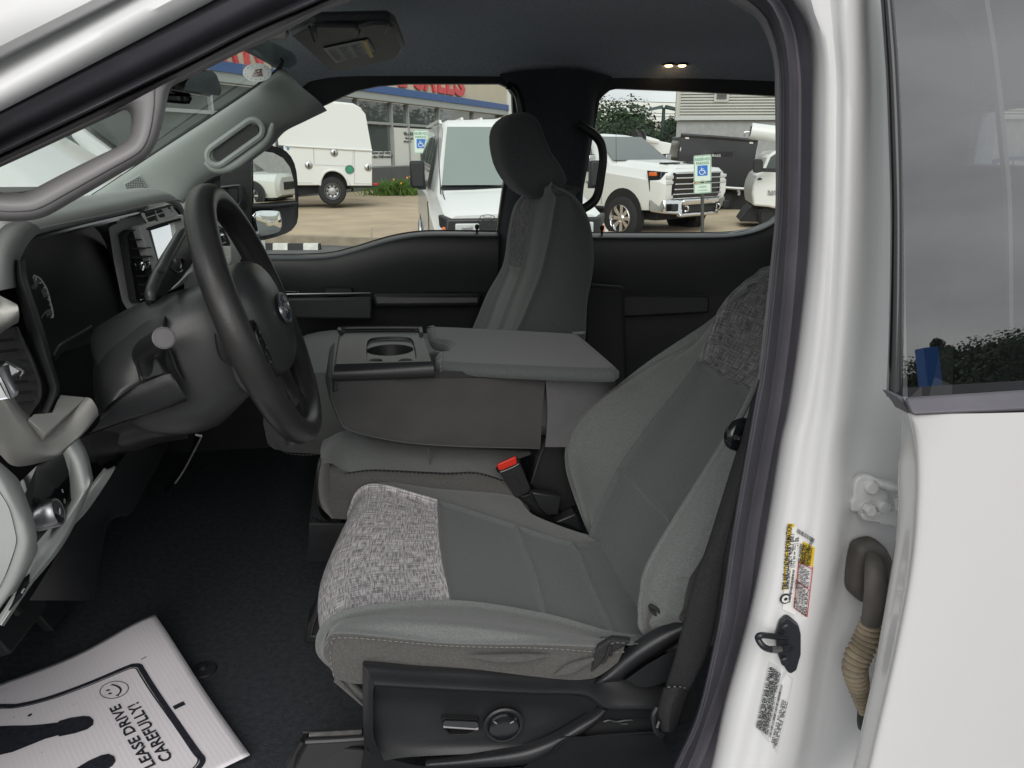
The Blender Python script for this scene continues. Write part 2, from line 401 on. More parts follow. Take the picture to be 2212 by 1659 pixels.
def text(name, s, o, ux, uy, m, parent, size=1.0, depth=.0004, width=None, align='LEFT', bold=0, **kw):
    cu = bpy.data.curves.new('tmp', 'FONT'); cu.body = s; cu.size = size; cu.extrude = depth/2; cu.align_x = align; cu.resolution_u = 2; cu.offset = bold*size
    tmp = bpy.data.objects.new('tmp', cu); me = bpy.data.meshes.new_from_object(tmp); bpy.data.objects.remove(tmp); bpy.data.curves.remove(cu)
    ux = np.asarray(ux, float); uy = np.asarray(uy, float); uz = np.cross(ux, uy); uz /= np.linalg.norm(uz)
    xs = [v.co.x for v in me.vertices]; k = 1.0
    if width and xs: k = width/(max(xs)-min(xs))
    vs = [np.asarray(o)+ux*v.co.x*k+uy*v.co.y+uz*v.co.z for v in me.vertices]; fs = [tuple(p.vertices) for p in me.polygons]
    bpy.data.meshes.remove(me)
    return mesh(name, vs, fs, m, parent, smooth=0, **kw)
def unit(v): v = np.asarray(v, float); return v/np.linalg.norm(v)
def stitch(name, path, m, parent, r=.0005, dash=.0042, gap=.0030, off=(0,0,0)):
    P = resample(path, 400); s = np.r_[0, np.cumsum(np.linalg.norm(np.diff(P, axis=0), axis=1))]; vs = []; fs = []
    off = np.asarray(off, float); x = 0
    while x+dash < s[-1]:
        a = V(*[np.interp(x, s, P[:, k]) for k in range(3)])+off; b = V(*[np.interp(x+dash, s, P[:, k]) for k in range(3)])+off
        t = unit(b-a); n1 = unit(np.cross(t, V(.3,.2,1))); n2 = np.cross(t, n1); i = len(vs)
        for q in (a, b):
            for c1, c2 in ((1,0),(0,1),(-1,0),(0,-1)): vs.append(q+n1*c1*r+n2*c2*r)
        fs += [(i+k, i+(k+1) % 4, i+4+(k+1) % 4, i+4+k) for k in range(4)]+[(i+3,i+2,i+1,i),(i+4,i+5,i+6,i+7)]
        x += dash+gap
    return mesh(name, vs, fs, m, parent, smooth=0)
def rrect(x0, y0, x1, y1, r, n=5):
    out = []
    for cx, cy, a in ((x1-r,y1-r,0),(x0+r,y1-r,90),(x0+r,y0+r,180),(x1-r,y0+r,270)):
        for i in range(n+1):
            t = R(a+90*i/n); out.append((cx+r*math.cos(t), cy+r*math.sin(t)))
    return out
from mathutils.bvhtree import BVHTree
def caster(o):
    t = BVHTree.FromPolygons([v.co for v in o.data.vertices], [tuple(p.vertices) for p in o.data.polygons])
    def hit(p, off=0.0, default=None):
        d = unit(ray(p)); h = t.ray_cast(Vector(CAM), Vector(d))
        return (np.array(h[0])-d*off) if h[0] is not None else default
    return hit
YC = 1.535   # centre line of the cab
# ================================================================== the pickup truck we look into
truck = empty('pickup_truck', (0.2, YC, 0), label='white crew cab pickup truck with its driver door open, grey cloth interior in full view', cat='pickup truck')
def part(name, label=None): 
    return empty(name, (0.2, YC, 0), parent=truck, label=label)
def D_(*pts): return [tuple(p) for p in pts]
def onY(pts, Y, z=None):
    z = z or (lambda x, y: (x, y)); n = len(pts); Ys = np.linspace(Y[0], Y[1], n) if isinstance(Y, tuple) else [Y]*n
    return [PY(z(*p), yy) for p, yy in zip(pts, Ys)]

# ---- windshield pillar beside the open door: painted metal, rubber seal, inner trim
pl = part('windshield_pillar', 'white painted windshield pillar with black rubber door seal above the grab handle')
rl = {0: [(-500,100),(0,-160),(300,-320),(700,-520),(1600,-980)], 1: [(-500,560),(0,300),(600,0),(1100,-250),(1900,-650)],
      2: [(-500,660),(0,400),(790,0),(1250,-240),(2000,-640)], 3: [(-500,800),(0,540),(1030,0),(1500,-240),(2200,-620)],
      4: [(-500,980),(0,722),(700,360),(1385,0),(2300,-480)], 5: [(-500,1050),(0,790),(850,385),(1620,0),(2400,-400)],
      6: [(-500,1180),(0,930),(860,520),(1500,205),(1900,20),(2500,-260)], 7: [(-500,1235),(0,1010),(1100,480),(1646,200),(2022,36),(2600,-230)],
      8: [(-500,1300),(0,1085),(650,785),(1100,568),(1560,340),(1760,250),(2073,82),(2290,0),(2700,-170)]}
def rline(k, Y, dy=0): return onY([(x, y+dy) for x, y in rl[k]], (Y, Y+.05), zA)
strips('painted_metal', [rline(0,.60), rline(1,.595), rline(2,.625), rline(3,.60), rline(4,.605,-14), rline(4,.64)], 'white_paint', pl)
strips('door_seal', [rline(4,.645,-4), rline(4,.620,14), rline(5,.622), rline(5,.628,70), rline(6,.650), rline(6,.637,34), rline(7,.638,-22), rline(7,.69)], 'seal', pl)
strips('pillar_cover', [rline(7,.692,-12), rline(7,.672,8), rline(7,.668,26), rline(8,.675,-12), rline(8,.72)], 'trim_grey', pl)
# grab handle: a fat bar that leaves the trim, runs along the pillar and returns
gi = [(-330,1040),(-200,1170),(-40,1235),(100,1250),(185,1238),(400,1128),(640,1008),(780,940),(836,888),(852,800),(842,738),(800,712),(700,740)]
go = [(-330,1300),(-200,1385),(-40,1428),(150,1432),(300,1402),(500,1290),(750,1143),(935,1032),(1000,950),(1040,850),(1074,700),(1100,585),(1150,500)]
def gmix(k): return [(a[0]+(b[0]-a[0])*k, a[1]+(b[1]-a[1])*k) for a, b in zip(gi, go)]
strips('grab_handle', [onY(gmix(.06),.715,zA), onY(gmix(0),.690,zA), onY(gmix(.10),.672,zA), onY(gmix(.35),.660,zA), onY(gmix(.62),.660,zA), onY(gmix(.68),.6625,zA), onY(gmix(.72),.662,zA), onY(gmix(.90),.668,zA), onY(gmix(1),.686,zA), onY(gmix(.97),.715,zA)], 'trim_grey', pl, n=90, nv=4)

# ---- windshield between the two pillars
wb, wt = PY(zA(560,1280), 2.24), PY(zA(1850,405), 2.20)
rows = []
for t in np.linspace(-.15, 1.06, 6):
    rows.append([V(*( (wb+(wt-wb)*t)[[0]] - .13*(1-((y-YC)/.70)**2)*(1-.3*t)), y, (wb+(wt-wb)*t)[2]+.02*(1-((y-YC)/.70)**2)) for y in np.linspace(.80, 2.27, 7)])
ws = part('windshield')
sheet('pane', rows, 'glass_windshield', ws, 3, 3)
# black edge band next to the passenger pillar
ea = [(540,1292),(700,1190),(1000,988),(1300,792),(1600,588),(1760,470),(1812,420),(1822,392),(1790,350),(1700,330)]
strips('edge_band', [onY(ea, (2.215,2.185), zA), onY([(x+10+(12 if i > 5 else 0), y+12-(6 if i > 7 else 0)) for i, (x, y) in enumerate(ea)], (2.215,2.185), zA)], 'rubber_black', ws, nv=1)
# inspection sticker: oval with a printed truck
sc_ = PY(zA(1667,470), 2.14); su, sv = unit(V(.30,1.0,.02)), unit(V(.62,-.1,.75))
ov = [(.036*math.cos(t), .0235*math.sin(t)) for t in np.linspace(0, 2*math.pi, 28, endpoint=False)]
sx, sy = _r, _u
plate('sticker', ov, [], sc_, sx, sy, 'label_white', ws, .0006, label='oval white inspection sticker on the windshield')
ink = plate('sticker_print', [(-.014,-.011),(.015,-.009),(.011,.001),(.012,.009),(-.004,.007),(-.008,.0)], [[(-.002,.001),(.006,.002),(.008,.006),(0,.005)], [(-.008,-.003),(.010,-.002),(.009,-.004),(-.008,-.005)]], sc_-_f*.0015, sx, sy, 'maroon_car', ws, .0004)
for a0 in range(0, 360, 24):
    t = R(a0); plate('sticker_dot', rrect(-.0016,-.0007,.0016,.0007,.0006,2), [], sc_-_f*.0015+sx*.0295*math.cos(t)+sy*.0185*math.sin(t), sx, sy, 'mark_dim', ws, .0003) if a0 not in (72, 96) else None

# ---- passenger windshield pillar trim with its grab handle
pa = [(430,1370),(620,1252),(1000,1000),(1300,804),(1600,600),(1768,484),(1822,440),(1846,445),(1882,505)]
pb = [(760,1370),(900,1250),(1130,1075),(1400,890),(1650,720),(1800,620),(1880,575),(1955,590),(2035,628)]
pc = [(1010,1400),(1165,1310),(1262,1200),(1380,1125),(1520,1085),(1740,930),(1830,835),(1960,768),(2105,698)]
pp = part('passenger_pillar', 'grey passenger windshield pillar trim with built-in grab handle')
strips('pillar_cover', [onY(pa, 2.235, zA), onY([(x+6,y+8) for x,y in pa], 2.20, zA), onY(pb, 2.205, zA), onY(pc, (2.235,2.26), zA), onY([(x+14,y+20) for x,y in pc], 2.31, zA)], 'pillar_trim', pp, n=40)
# raised oval of the grab handle: stadium ring + dark recess
def stad(x0,y0,x1,y1,r,n=8):
    a = math.atan2(y1-y0, x1-x0); o = []
    for cx, cy, s in ((x1,y1,-90),(x0,y0,90)):
        for i in range(n+1):
            t = a+R(s+180*i/n); o.append((cx+r*math.cos(t), cy+r*math.sin(t)))
    return o
st = stad(1408,1008,1640,842,64)
tube('grab_handle', [PY(zA(x,y), 2.178) for x,y in st], .0085, 'pillar_trim', pp, closed=True, sub=1, n=8)
tube('handle_bulge', [PY(zA(x,y), 2.19) for x,y in [(1330,1050),(1400,1092),(1500,1080),(1620,1000),(1730,905),(1772,800)]], [.008,.013,.014,.014,.013,.006], 'pillar_trim', pp, n=10)
prism('handle_recess', [PY(zA(x,y), 2.182) for x,y in stad(1420,1000,1630,850,44)], V(0,.02,0), 'dark_plastic', pp, bevel=0)
tq = [(810,1195),(905,1142),(945,1235),(940,1252),(830,1262)]
spk = [PY(zA(*p), 2.19) for p in tq]
mesh('speaker_grille', spk, [(0,1,2,3,4)], 'speaker_mesh', pp, smooth=0, uv=[(0,.5),(.8,.95),(1.05,.1),(1.0,0),(.12,0)])
prism('speaker_rim', [PY(zA(x,y), 2.196) for x,y in [(798,1190),(908,1128),(960,1240),(950,1268),(820,1275)]], V(0,.01,0), 'pillar_trim', pp, bevel=.002)

# ---- headliner and roof
hl = part('roof')
ys = [.70,.72,.80,1.0,1.3,YC,1.8,2.05,2.22,2.31,2.36]; zs = [1.86,1.90,1.935,1.96,1.975,1.98,1.975,1.965,1.95,1.93,1.90]
xs = [-.275,-.26,-.22,-.12,.2,.6,1.0,1.4,1.62,1.66]; dzx = [-.05,-.028,-.014,-.004,0,0,0,-.02,-.08,-.16]
hlo = sheet('headliner', [[V(x-.10*(1-((y-YC)/.8)**2)*(x < 0), y, z+d) for y, z in zip(ys, zs)] for x, d in zip(xs, dzx)], 'headliner', hl, 4, 4, label='dark grey cloth headliner')
sheet('roof_skin', [[V(x-.12*(1-((y-YC)/.85)**2)*(x < 0), YC+(y-YC)*1.07, z+d*.5+.045+.03*(1-((y-YC)/.85)**2)) for y, z in zip(ys, zs)] for x, d in zip([-.34,-.30,-.24,-.12,.2,.6,1.0,1.4,1.62,1.70], dzx)], 'white_paint', hl, 2, 2)
_hl = caster(hlo)
dl = part('dome_lamp', 'pair of small warm dome bulbs lit in the rear headliner')
for k, (x, y) in enumerate(((838,112),(940,112))):
    c = _hl(zC(x,y), .004)
    lathe('bulb', [(.0001,0),(.009,.001),(.011,.004),(.009,.009),(.0001,.0095)], c-V(0,0,.004), V(0,0,1), 'bulb', dl, n=12)
    lathe('lamp_rim', [(.0125,0),(.018,0),(.019,.008),(.0125,.008)], c, V(0,0,1), 'dark_plastic', dl, n=14)

# ---- passenger sun visor, folded up, with its warning sticker
sv_ = part('sun_visor', 'grey sun visor folded up on the passenger side, white warning sticker on it')
def vz(x,y,z=1.85): return PZ(zO(x,y), z)
vis = [vz(262,262,1.868),vz(565,522,1.868),vz(700,505,1.868),vz(1050,425,1.868),vz(1092,352,1.868),vz(1035,205,1.868),vz(985,172,1.868),vz(420,184,1.868)]
prism('visor_panel', vis, V(0,0,.018), 'mid_plastic', sv_, .006, round_n=0)
fl = [vz(440,195,1.862),(vz(448,296,1.862)),vz(735,278,1.862),vz(760,235,1.862),vz(745,200,1.862)]
prism('mirror_flap', fl, V(0,0,.006), 'mid_plastic', sv_, .003)
fl2 = [vz(760,200,1.862),vz(775,240,1.862),vz(755,278,1.862),vz(960,255,1.862),vz(978,215,1.862),vz(975,180,1.862),vz(860,178,1.862)]
prism('visor_pad', fl2, V(0,0,.006), 'mid_plastic', sv_, .003)
tube('flap_edge', [vz(402,195,1.86),vz(440,298,1.86)], .0022, 'deep_black', sv_, n=6)
stk = [vz(500,352,1.8655),vz(595,458,1.8655),vz(878,375,1.8655),vz(828,284,1.8655)]
mesh('warning_sticker', stk, [(0,1,2,3)], 'label_grey', sv_, smooth=0)
eu, evv = unit(stk[3]-stk[0]), unit(stk[1]-stk[0]); o_ = stk[0]
Lw, Lh = np.linalg.norm(stk[3]-stk[0]), np.linalg.norm(stk[1]-stk[0])
for i in range(9):
    for j in range(3):
        a = o_+eu*(Lw*(.06+.27*j))+evv*(Lh*(.12+.085*i))-V(0,0,.0012); wv = Lw*(.2 if (i+j) % 3 else .14)
        mesh('sticker_line', [a, a+eu*wv, a+eu*wv+evv*Lh*.028, a+evv*Lh*.028], [(0,1,2,3)], 'mark_dim', sv_, smooth=0)
a = o_+eu*(Lw*.87)-V(0,0,.0012); mesh('sticker_stripe', [a, a+eu*Lw*.1, a+eu*Lw*.1+evv*Lh, a+evv*Lh], [(0,1,2,3)], 'label_yellow', sv_, smooth=0)
# overhead clip lamp by the mirror foot
box('visor_clip', vz(105,255,1.86)-V(0,.03,0), vz(238,255,1.86)+V(0,.03,.02), 'mid_plastic', sv_, .004)
pc_ = [vz(100,280,1.842),vz(118,294,1.842),vz(238,292,1.842),vz(238,280,1.842)]
prism('clip_edge', pc_, V(0,0,.012), 'taupe', sv_, .002)

# ---- interior mirror on its arm
im = part('interior_mirror', 'black interior rear-view mirror hanging in front of the windshield')
def mz(x,y,Y): return PY(zA(x,y), Y)
mo = [(1085,610),(1130,540),(1200,480),(1330,448),(1375,450),(1398,475),(1402,545),(1392,600),(1365,628),(1320,622),(1110,588)]
sec = []
for dx, k in ((.0,.96),(.006,1.0),(.02,1.0),(.038,.82)):
    c = mz(1260,545,1.60); sec.append([c+(mz(x,y,1.60+.10*((x-1260)/160))-c)*k+V(-dx,0,0) for x,y in mo])
loft('mirror_shell', sec, 'gloss_black', im)
c = mz(1260,545,1.60); sec2 = [c+(mz(x,y,1.60+.10*((x-1260)/160))-c)*.90+V(.0015,0,0) for x,y in mo]
sec2 = [p+V(.012-(p[2]-c[2])*.36,0,0) for p in sec2]
mesh('mirror_glass', sec2, [tuple(range(len(mo)))], 'mirror', im, smooth=0)
tube('mirror_arm', [mz(1110,590,1.62), mz(1180,620,1.60), mz(1195,640,1.58), mz(1150,620,1.56)-V(.05,0,0), mz(1110,560,1.56)-V(.10,0,0)], [.006,.009,.010,.008,.008], 'gloss_black', im, n=8)

# ---- floor, toe board, rear wall, tunnel
fl_ = part('cab_floor')
sheet('carpet', [[V(x, y, z) for y in (.66,.9,1.2,1.535,1.9,2.36)] for x, z in ((-1.15,1.25),(-1.0,1.02),(-.86,.85),(-.74,.803),(-.5,.80),(0,.80),(.6,.80),(1.2,.80),(1.62,.82),(1.66,1.0))], 'carpet', fl_, 4, 3, label='black floor carpet')
box('back_panel', (1.64,.66,.8), (1.70,2.40,1.46), 'headliner', fl_)
box('firewall', (-1.22,.62,.8), (-1.17,2.45,1.56), 'deep_black', fl_)
for y in (.66, 2.10): box('back_panel', (1.64,y,1.44), (1.70,y+.30,1.95), 'headliner', fl_)
mesh('back_window', [V(1.67,.94,1.44),V(1.67,2.12,1.44),V(1.65,2.12,1.93),V(1.65,.94,1.93)], [(0,1,2,3)], 'glass_tint', fl_, smooth=0)
lathe('floor_hook', [(.024,0),(.022,.003),(.008,.005),(.006,.010),(.0001,.011)], PZ(zR(1610,480),.801), V(0,0,1), 'rubber_black', fl_, n=16)

# ---- far side: doors, window panes, middle pillar
YF = 2.37
def far_plate(name, outer, holes, m, parent, Y=YF, depth=.03, **kw):
    f = lambda L: [(float(q[0]), float(q[2])) for q in (PY(p, Y) if not isinstance(p, np.ndarray) else p for p in L)]
    return plate(name, f(outer), [f(h) for h in holes], V(0,Y,0), V(1,0,0), V(0,0,1), m, parent, depth, **kw)
fd = part('passenger_door', 'black passenger door panel with armrest and sweeping window sill')
sill = [(380,548),(572,552),(700,549),(762,536),(835,514),(892,503),(950,500),(1072,502)]
hole_f = [(474,550),(474,380),(500,362),(580,306),(610,276),(667,244),(737,211),(769,197),(816,187),(876,182),(1078,182),(1096,190),(1105,205),(1107,250),(1102,320),(1086,400),(1072,502)]+[tuple(p) for p in resample([(x,y,0) for x,y in sill[1:]], 20)[::-1][1:,:2]]
def corner(X, Z): return V(X, 0, Z)
far_plate('door_skin', [corner(-.95,.72), corner(-.95,1.5), corner(-.62,1.56), corner(-.2,1.92), corner(.36,1.95), corner(.34,1.44), corner(.36,.72)], [hole_f], 'dark_plastic', fd)
YG = 2.405
gl = [PY(p, YG) for p in [(440,565),(440,360),(590,290),(760,190),(880,165),(1120,165),(1125,330),(1090,420),(1088,520),(890,520),(760,560)]]
mesh('window_pane', gl, [tuple(range(len(gl)))], 'glass_clear', fd, smooth=0)
def roll(lines, name, m, parent, **kw): return strips(name, lines, m, parent, nv=4, n=60, **kw)
def shift(L, dx, dy): return [(x+dx, y+dy) for x, y in L]
S2 = [(380,549)]+sill[1:-1]+[(1076,501)]
roll([onY(shift(S2,0,0),2.384), onY(shift(S2,0,1.5),2.350), onY(shift(S2,0,6),2.325), onY(shift(S2,0,18),2.312), onY(shift(S2,0,60),2.306), onY(shift(S2,0,130),2.315)], 'door_panel', 'dark_plastic', fd)
tube('window_seal', onY(shift(S2,0,-1),2.388), .004, 'rubber_black', fd, n=6)
hexa('armrest', [PY((590,688),2.22),PY((803,690),2.22),PY((803,690),2.34),PY((590,688),2.34)], [PY((590,645),2.22),PY((803,642),2.22),PY((803,640),2.34),PY((590,643),2.34)], 'mid_plastic', fd, .006)
tube('armrest_line', [PY((590,636),2.235), PY((800,633),2.235)], .0022, 'satin', fd, n=6)
hexa('armrest_pad', [PY((806,664),2.23),PY((1040,662),2.23),PY((1040,662),2.34),PY((806,664),2.34)], [PY((806,634),2.24),PY((1040,634),2.24),PY((1040,631),2.34),PY((806,631),2.34)], 'dark_plastic', fd, .012)
hexa('map_pocket', [PY((560,790),2.24),PY((800,790),2.24),PY((800,790),2.33),PY((560,790),2.33)], [PY((560,750),2.24),PY((800,752),2.24),PY((800,746),2.33),PY((560,744),2.33)], 'mid_plastic', fd, .006)
hexa('window_switch', [PY(zB(185,1568),2.29),PY(zB(300,1570),2.29),PY(zB(300,1566),2.34),PY(zB(185,1562),2.34)], [PY(zB(185,1553),2.29),PY(zB(300,1557),2.29),PY(zB(300,1550),2.34),PY(zB(185,1545),2.34)], 'gloss_black', fd, .003)
for q in (262, 285): box('switch_mark', PY(zB(q,1562),2.287)-V(.003,.001,.001), PY(zB(q,1562),2.287)+V(.003,.001,.001), 'satin', fd, 0)
hexa('door_latch', [PY(zB(460,1590),2.28),PY(zB(635,1590),2.28),PY(zB(635,1590),2.33),PY(zB(460,1590),2.33)], [PY(zB(460,1535),2.29),PY(zB(640,1535),2.29),PY(zB(640,1535),2.33),PY(zB(460,1535),2.33)], 'deep_black', fd, .004)
def lock_pin(parent, p, Y):
    c = PY(p, Y); lathe('lock_pin', [(.009,0),(.009,.004),(.0035,.006),(.0035,.018),(.006,.021),(.0065,.030),(.004,.033),(.0001,.034)], c, V(0,0,1), 'deep_black', parent, n=12)
lock_pin(fd, zB(1446,1197), 2.35)
mesh('sail_panel', onY([(398,440),(430,395),(455,380),(476,376),(478,440),(476,560),(380,560)], 2.352), [tuple(range(7))], 'gloss_black', fd, smooth=0)
# glass maker marks and logo etched in the pane
gx, gz = V(1,0,0), V(0,0,1)
o_ = PY(zB(1512,1083), YG-.003)
plate('pane_logo', [(.024*math.cos(t), .0105*math.sin(t)) for t in np.linspace(0,2*math.pi,24,endpoint=False)], [[(.0215*math.cos(t), .0085*math.sin(t)) for t in np.linspace(0,2*math.pi,24,endpoint=False)]], o_, gx, gz, 'mark_dim', fd, .0006)
text('pane_text', 'Ford', o_+V(0,0,-.004), gx, gz, 'mark_dim', fd, .014, .0006, align='CENTER')
text('pane_text', 'DOMINION', PY(zB(1485,1103),YG-.003), gx, gz, 'mark_dim', fd, .009, .0006)
text('pane_text', 'TEMPERED', PY(zB(1482,1142),YG-.003), gx, gz, 'mark_dim', fd, .009, .0006)
plate('pane_mark', rrect(-.007,-.007,.007,.007,.001,1), [rrect(-.0055,-.0055,.0055,.0055,.001,1)], PY(zB(1468,1104),YG-.003), gx, gz, 'mark_dim', fd, .0006)

rd = part('far_rear_door', 'black rear passenger-side door panel below the far rear window')
hole_r = [zC(*p) for p in [(150,1388),(700,1391),(1050,1391),(1300,1385),(1480,1352),(1600,1305),(1690,1235),(1740,1100),(1750,700),(1740,380),(1700,350),(1640,346),(900,308),(440,290),(380,305),(330,345),(302,380),(255,640),(190,1000),(160,1110)]]
far_plate('door_skin', [corner(.42,.72), corner(.42,1.42), corner(.42,1.95), corner(1.66,1.95), corner(1.66,.72)], [hole_r], 'dark_plastic', rd)
gl = [PY(zC(*p), YG) for p in [(100,1420),(100,900),(260,330),(430,250),(1800,320),(1800,1420)]]
mesh('window_pane', gl, [tuple(range(len(gl)))], 'glass_clear', rd, smooth=0)
s3 = [zC(*p) for p in [(150,1390),(700,1392),(1050,1392),(1300,1386),(1480,1354),(1600,1307),(1690,1240)]]
roll([onY(s3,2.385), onY(shift(s3,0,1.5),2.35), onY(shift(s3,0,6),2.325), onY(shift(s3,0,16),2.312), onY(shift(s3,2,60),2.308), onY(shift(s3,4,130),2.315)], 'door_panel', 'dark_plastic', rd)
tube('window_seal', onY(shift(s3,0,-1),2.388), .004, 'rubber_black', rd, n=6)
hexa('armrest', [PY((1270,690),2.24),PY((1532,676),2.24),PY((1532,676),2.34),PY((1270,690),2.34)], [PY((1270,640),2.24),PY((1532,640),2.24),PY((1532,637),2.34),PY((1270,637),2.34)], 'dark_plastic', rd, .006)
tube('armrest_line', [PY((1262,636),2.235), PY((1530,637),2.235)], .0018, 'mid_plastic', rd, n=6)
hexa('seat_frame_panel', [PY((1262,1000),2.1),PY((1360,1000),2.1),PY((1360,1000),2.3),PY((1262,1000),2.3)], [PY((1262,612),2.16),PY((1348,618),2.16),PY((1348,616),2.3),PY((1262,610),2.3)], 'deep_black', rd, .012)
lock_pin(rd, zC(328,1412), 2.35)
bt_ = zC(1540,1232)
for i, s_ in enumerate(('TEMPERED GLASS','M2  DOT 22','AS2 43R','0072')):
    text('pane_text', s_, PY((bt_[0], bt_[1]+3.1*i-4), YG-.003), gx, gz, 'mark_dim', rd, .0058, .0006, align='CENTER')

mp_ = part('middle_pillar', 'black passenger-side middle pillar with assist handle')
mpl = [[(1080,160),(1100,182),(1112,205),(1116,260),(1110,340),(1096,420),(1084,520),(1080,720)], [(1150,150),(1165,200),(1172,260),(1172,340),(1170,420),(1170,520),(1170,720)], [(1250,150),(1262,230),(1262,300),(1256,360),(1250,420),(1250,520),(1250,720)], [(1320,165),(1300,190),(1287,215),(1280,280),(1264,380),(1258,440),(1262,520),(1262,720)]]
strips('pillar_cover', [onY(mpl[0],2.40)]+[onY(l, y) for l, y in zip(mpl, (2.345,2.30,2.30,2.345))]+[onY(mpl[3],2.40)], 'pillar_dark', mp_)
hd = [zC(*p) for p in [(150,560),(215,600),(285,655),(325,720),(338,830),(322,960),(300,1080),(262,1150),(180,1205),(110,1215)]]
tube('assist_handle', onY(hd, 2.27), [.012,.013,.0135,.013,.0125,.0125,.013,.0135,.013,.012], 'dark_plastic', mp_, n=12)
hb = [(1095,183),(1110,190),(1122,215),(1128,260),(1128,320)]
tube('belt_guide', onY(hb, 2.28), .012, 'gloss_black', mp_, n=10)
# ---- door pillar beside the driver seat: trim strip, rubber seal, painted jamb
dp = part('door_pillar', 'white painted door pillar with black rubber seal, stickers and latch striker')
def Ln(pts, Y): return onY(pts, Y)
edge_l = [(1480,-70),(1560,-10),(1591,11),(1633,39),(1656,79),(1671,135),(1674,208),(1675,439),(1665,563),(1651,692),(1637,818),(1625,877),(1578,1152),(1558,1289),(1537,1402),(1500,1549),(1451,1659),(1400,1780)]
edge_r = [(1490,-95),(1580,-30),(1612,-2),(1650,32),(1670,79),(1681,130),(1685,208),(1682,439),(1672,565),(1657,709),(1642,824),(1631,880),(1584,1152),(1564,1289),(1543,1402),(1507,1549),(1458,1659),(1408,1780)]
ridge = [(1500,-120),(1600,-60),(1640,-20),(1672,20),(1692,70),(1702,130),(1706,208),(1703,439),(1695,579),(1684,709),(1664,861),(1652,930),(1613,1152),(1589,1335),(1558,1457),(1506,1610),(1485,1659),(1440,1780)]
valley = [(x+9, y-3 if y < 100 else y) for x, y in ridge]
seal_r = [(1520,-190),(1640,-120),(1690,-40),(1712,0),(1731,31),(1748,79),(1755,135),(1755,208),(1751,439),(1744,565),(1729,706),(1712,832),(1699,905),(1686,960),(1660,1124),(1631,1280),(1599,1407),(1568,1519),(1537,1659),(1500,1780)]
strips('trim_strip', [Ln(edge_l[:11],.715), Ln([(x+1,y) for x,y in edge_l[:11]],.70), Ln(edge_r[:11],.688), Ln([(x+2,y) for x,y in edge_r[:11]],.70)], 'trim_grey', dp, n=60, nv=2)
strips('door_seal', [Ln([(x-3,y) for x,y in edge_r],.700), Ln(edge_r,.686), Ln([(x+9,y) for x,y in edge_r],.684), Ln([(x-7,y) for x,y in ridge],.668), Ln(ridge,.652), Ln(valley,.662), Ln([(x+16,y) for x,y in valley],.664), Ln([(x-5,y) for x,y in seal_r],.650), Ln([(x-1,y) for x,y in seal_r],.646), Ln(seal_r,.668)], 'seal', dp, n=80, nv=3)
# inner cover behind the seal, towards the seats
def back(L, dx, Y): return Ln([(x+dx, y) for x, y in L], Y)
strips('inner_cover', [Ln([(x+2,y) for x,y in edge_l],.705), [p+V(.06,.015,0) for p in Ln(edge_l,.715)], [p+V(.13,.01,0) for p in Ln(edge_l,.72)], [p+V(.19,-.01,0) for p in Ln(edge_l,.71)]], 'dark_plastic', dp, n=60)
w1 = [(1560,-260),(1690,-160),(1740,-40),(1760,30),(1778,80),(1786,135),(1788,208),(1785,439),(1780,565),(1768,706),(1752,832),(1738,905),(1724,960),(1700,1124),(1672,1280),(1640,1407),(1610,1519),(1578,1659),(1540,1780)]
w2 = [(1600,-260),(1745,-160),(1785,-40),(1793,0),(1800,80),(1805,135),(1807,208),(1803,439),(1798,565),(1790,706),(1775,832),(1764,905),(1754,960),(1735,1124),(1706,1280),(1675,1407),(1648,1519),(1615,1659),(1580,1780)]
w3 = [(1650,-260),(1800,-160),(1820,-40),(1824,0),(1828,80),(1832,135),(1834,208),(1832,439),(1828,565),(1820,706),(1808,832),(1800,905),(1790,960),(1770,1124),(1742,1280),(1712,1407),(1685,1519),(1655,1659),(1620,1780)]
w4 = [(1700,-260),(1842,-160),(1856,-40),(1860,0),(1864,80),(1867,135),(1869,208),(1868,439),(1864,565),(1854,706),(1840,832),(1831,905),(1821,960),(1812,1124),(1786,1280),(1758,1407),(1742,1519),(1715,1659),(1680,1780)]
w5 = [(1760,-260),(1880,-160),(1886,-40),(1890,0),(1894,80),(1898,135),(1902,208),(1905,439),(1902,565),(1896,706),(1884,832),(1872,905),(1858,960),(1846,1124),(1822,1280),(1796,1407),(1778,1519),(1750,1659),(1715,1780)]
w6 = [(1820,-260),(1920,-160),(1925,-40),(1930,0),(1936,80),(1940,135),(1945,208),(1952,439),(1955,565),(1957,706),(1960,832),(1962,905),(1960,960),(1958,1124),(1945,1280),(1930,1407),(1905,1519),(1880,1659),(1850,1780)]
jamb = strips('painted_jamb', [Ln([(x-4,y) for x,y in seal_r],.664), Ln([(x+3,y) for x,y in seal_r],.655), Ln(w1,.637), Ln(w2,.636), Ln(w3,.625), Ln(w4,.633), Ln(w5,.664), Ln(w6,.672)], 'white_paint', dp, n=90, nv=4)

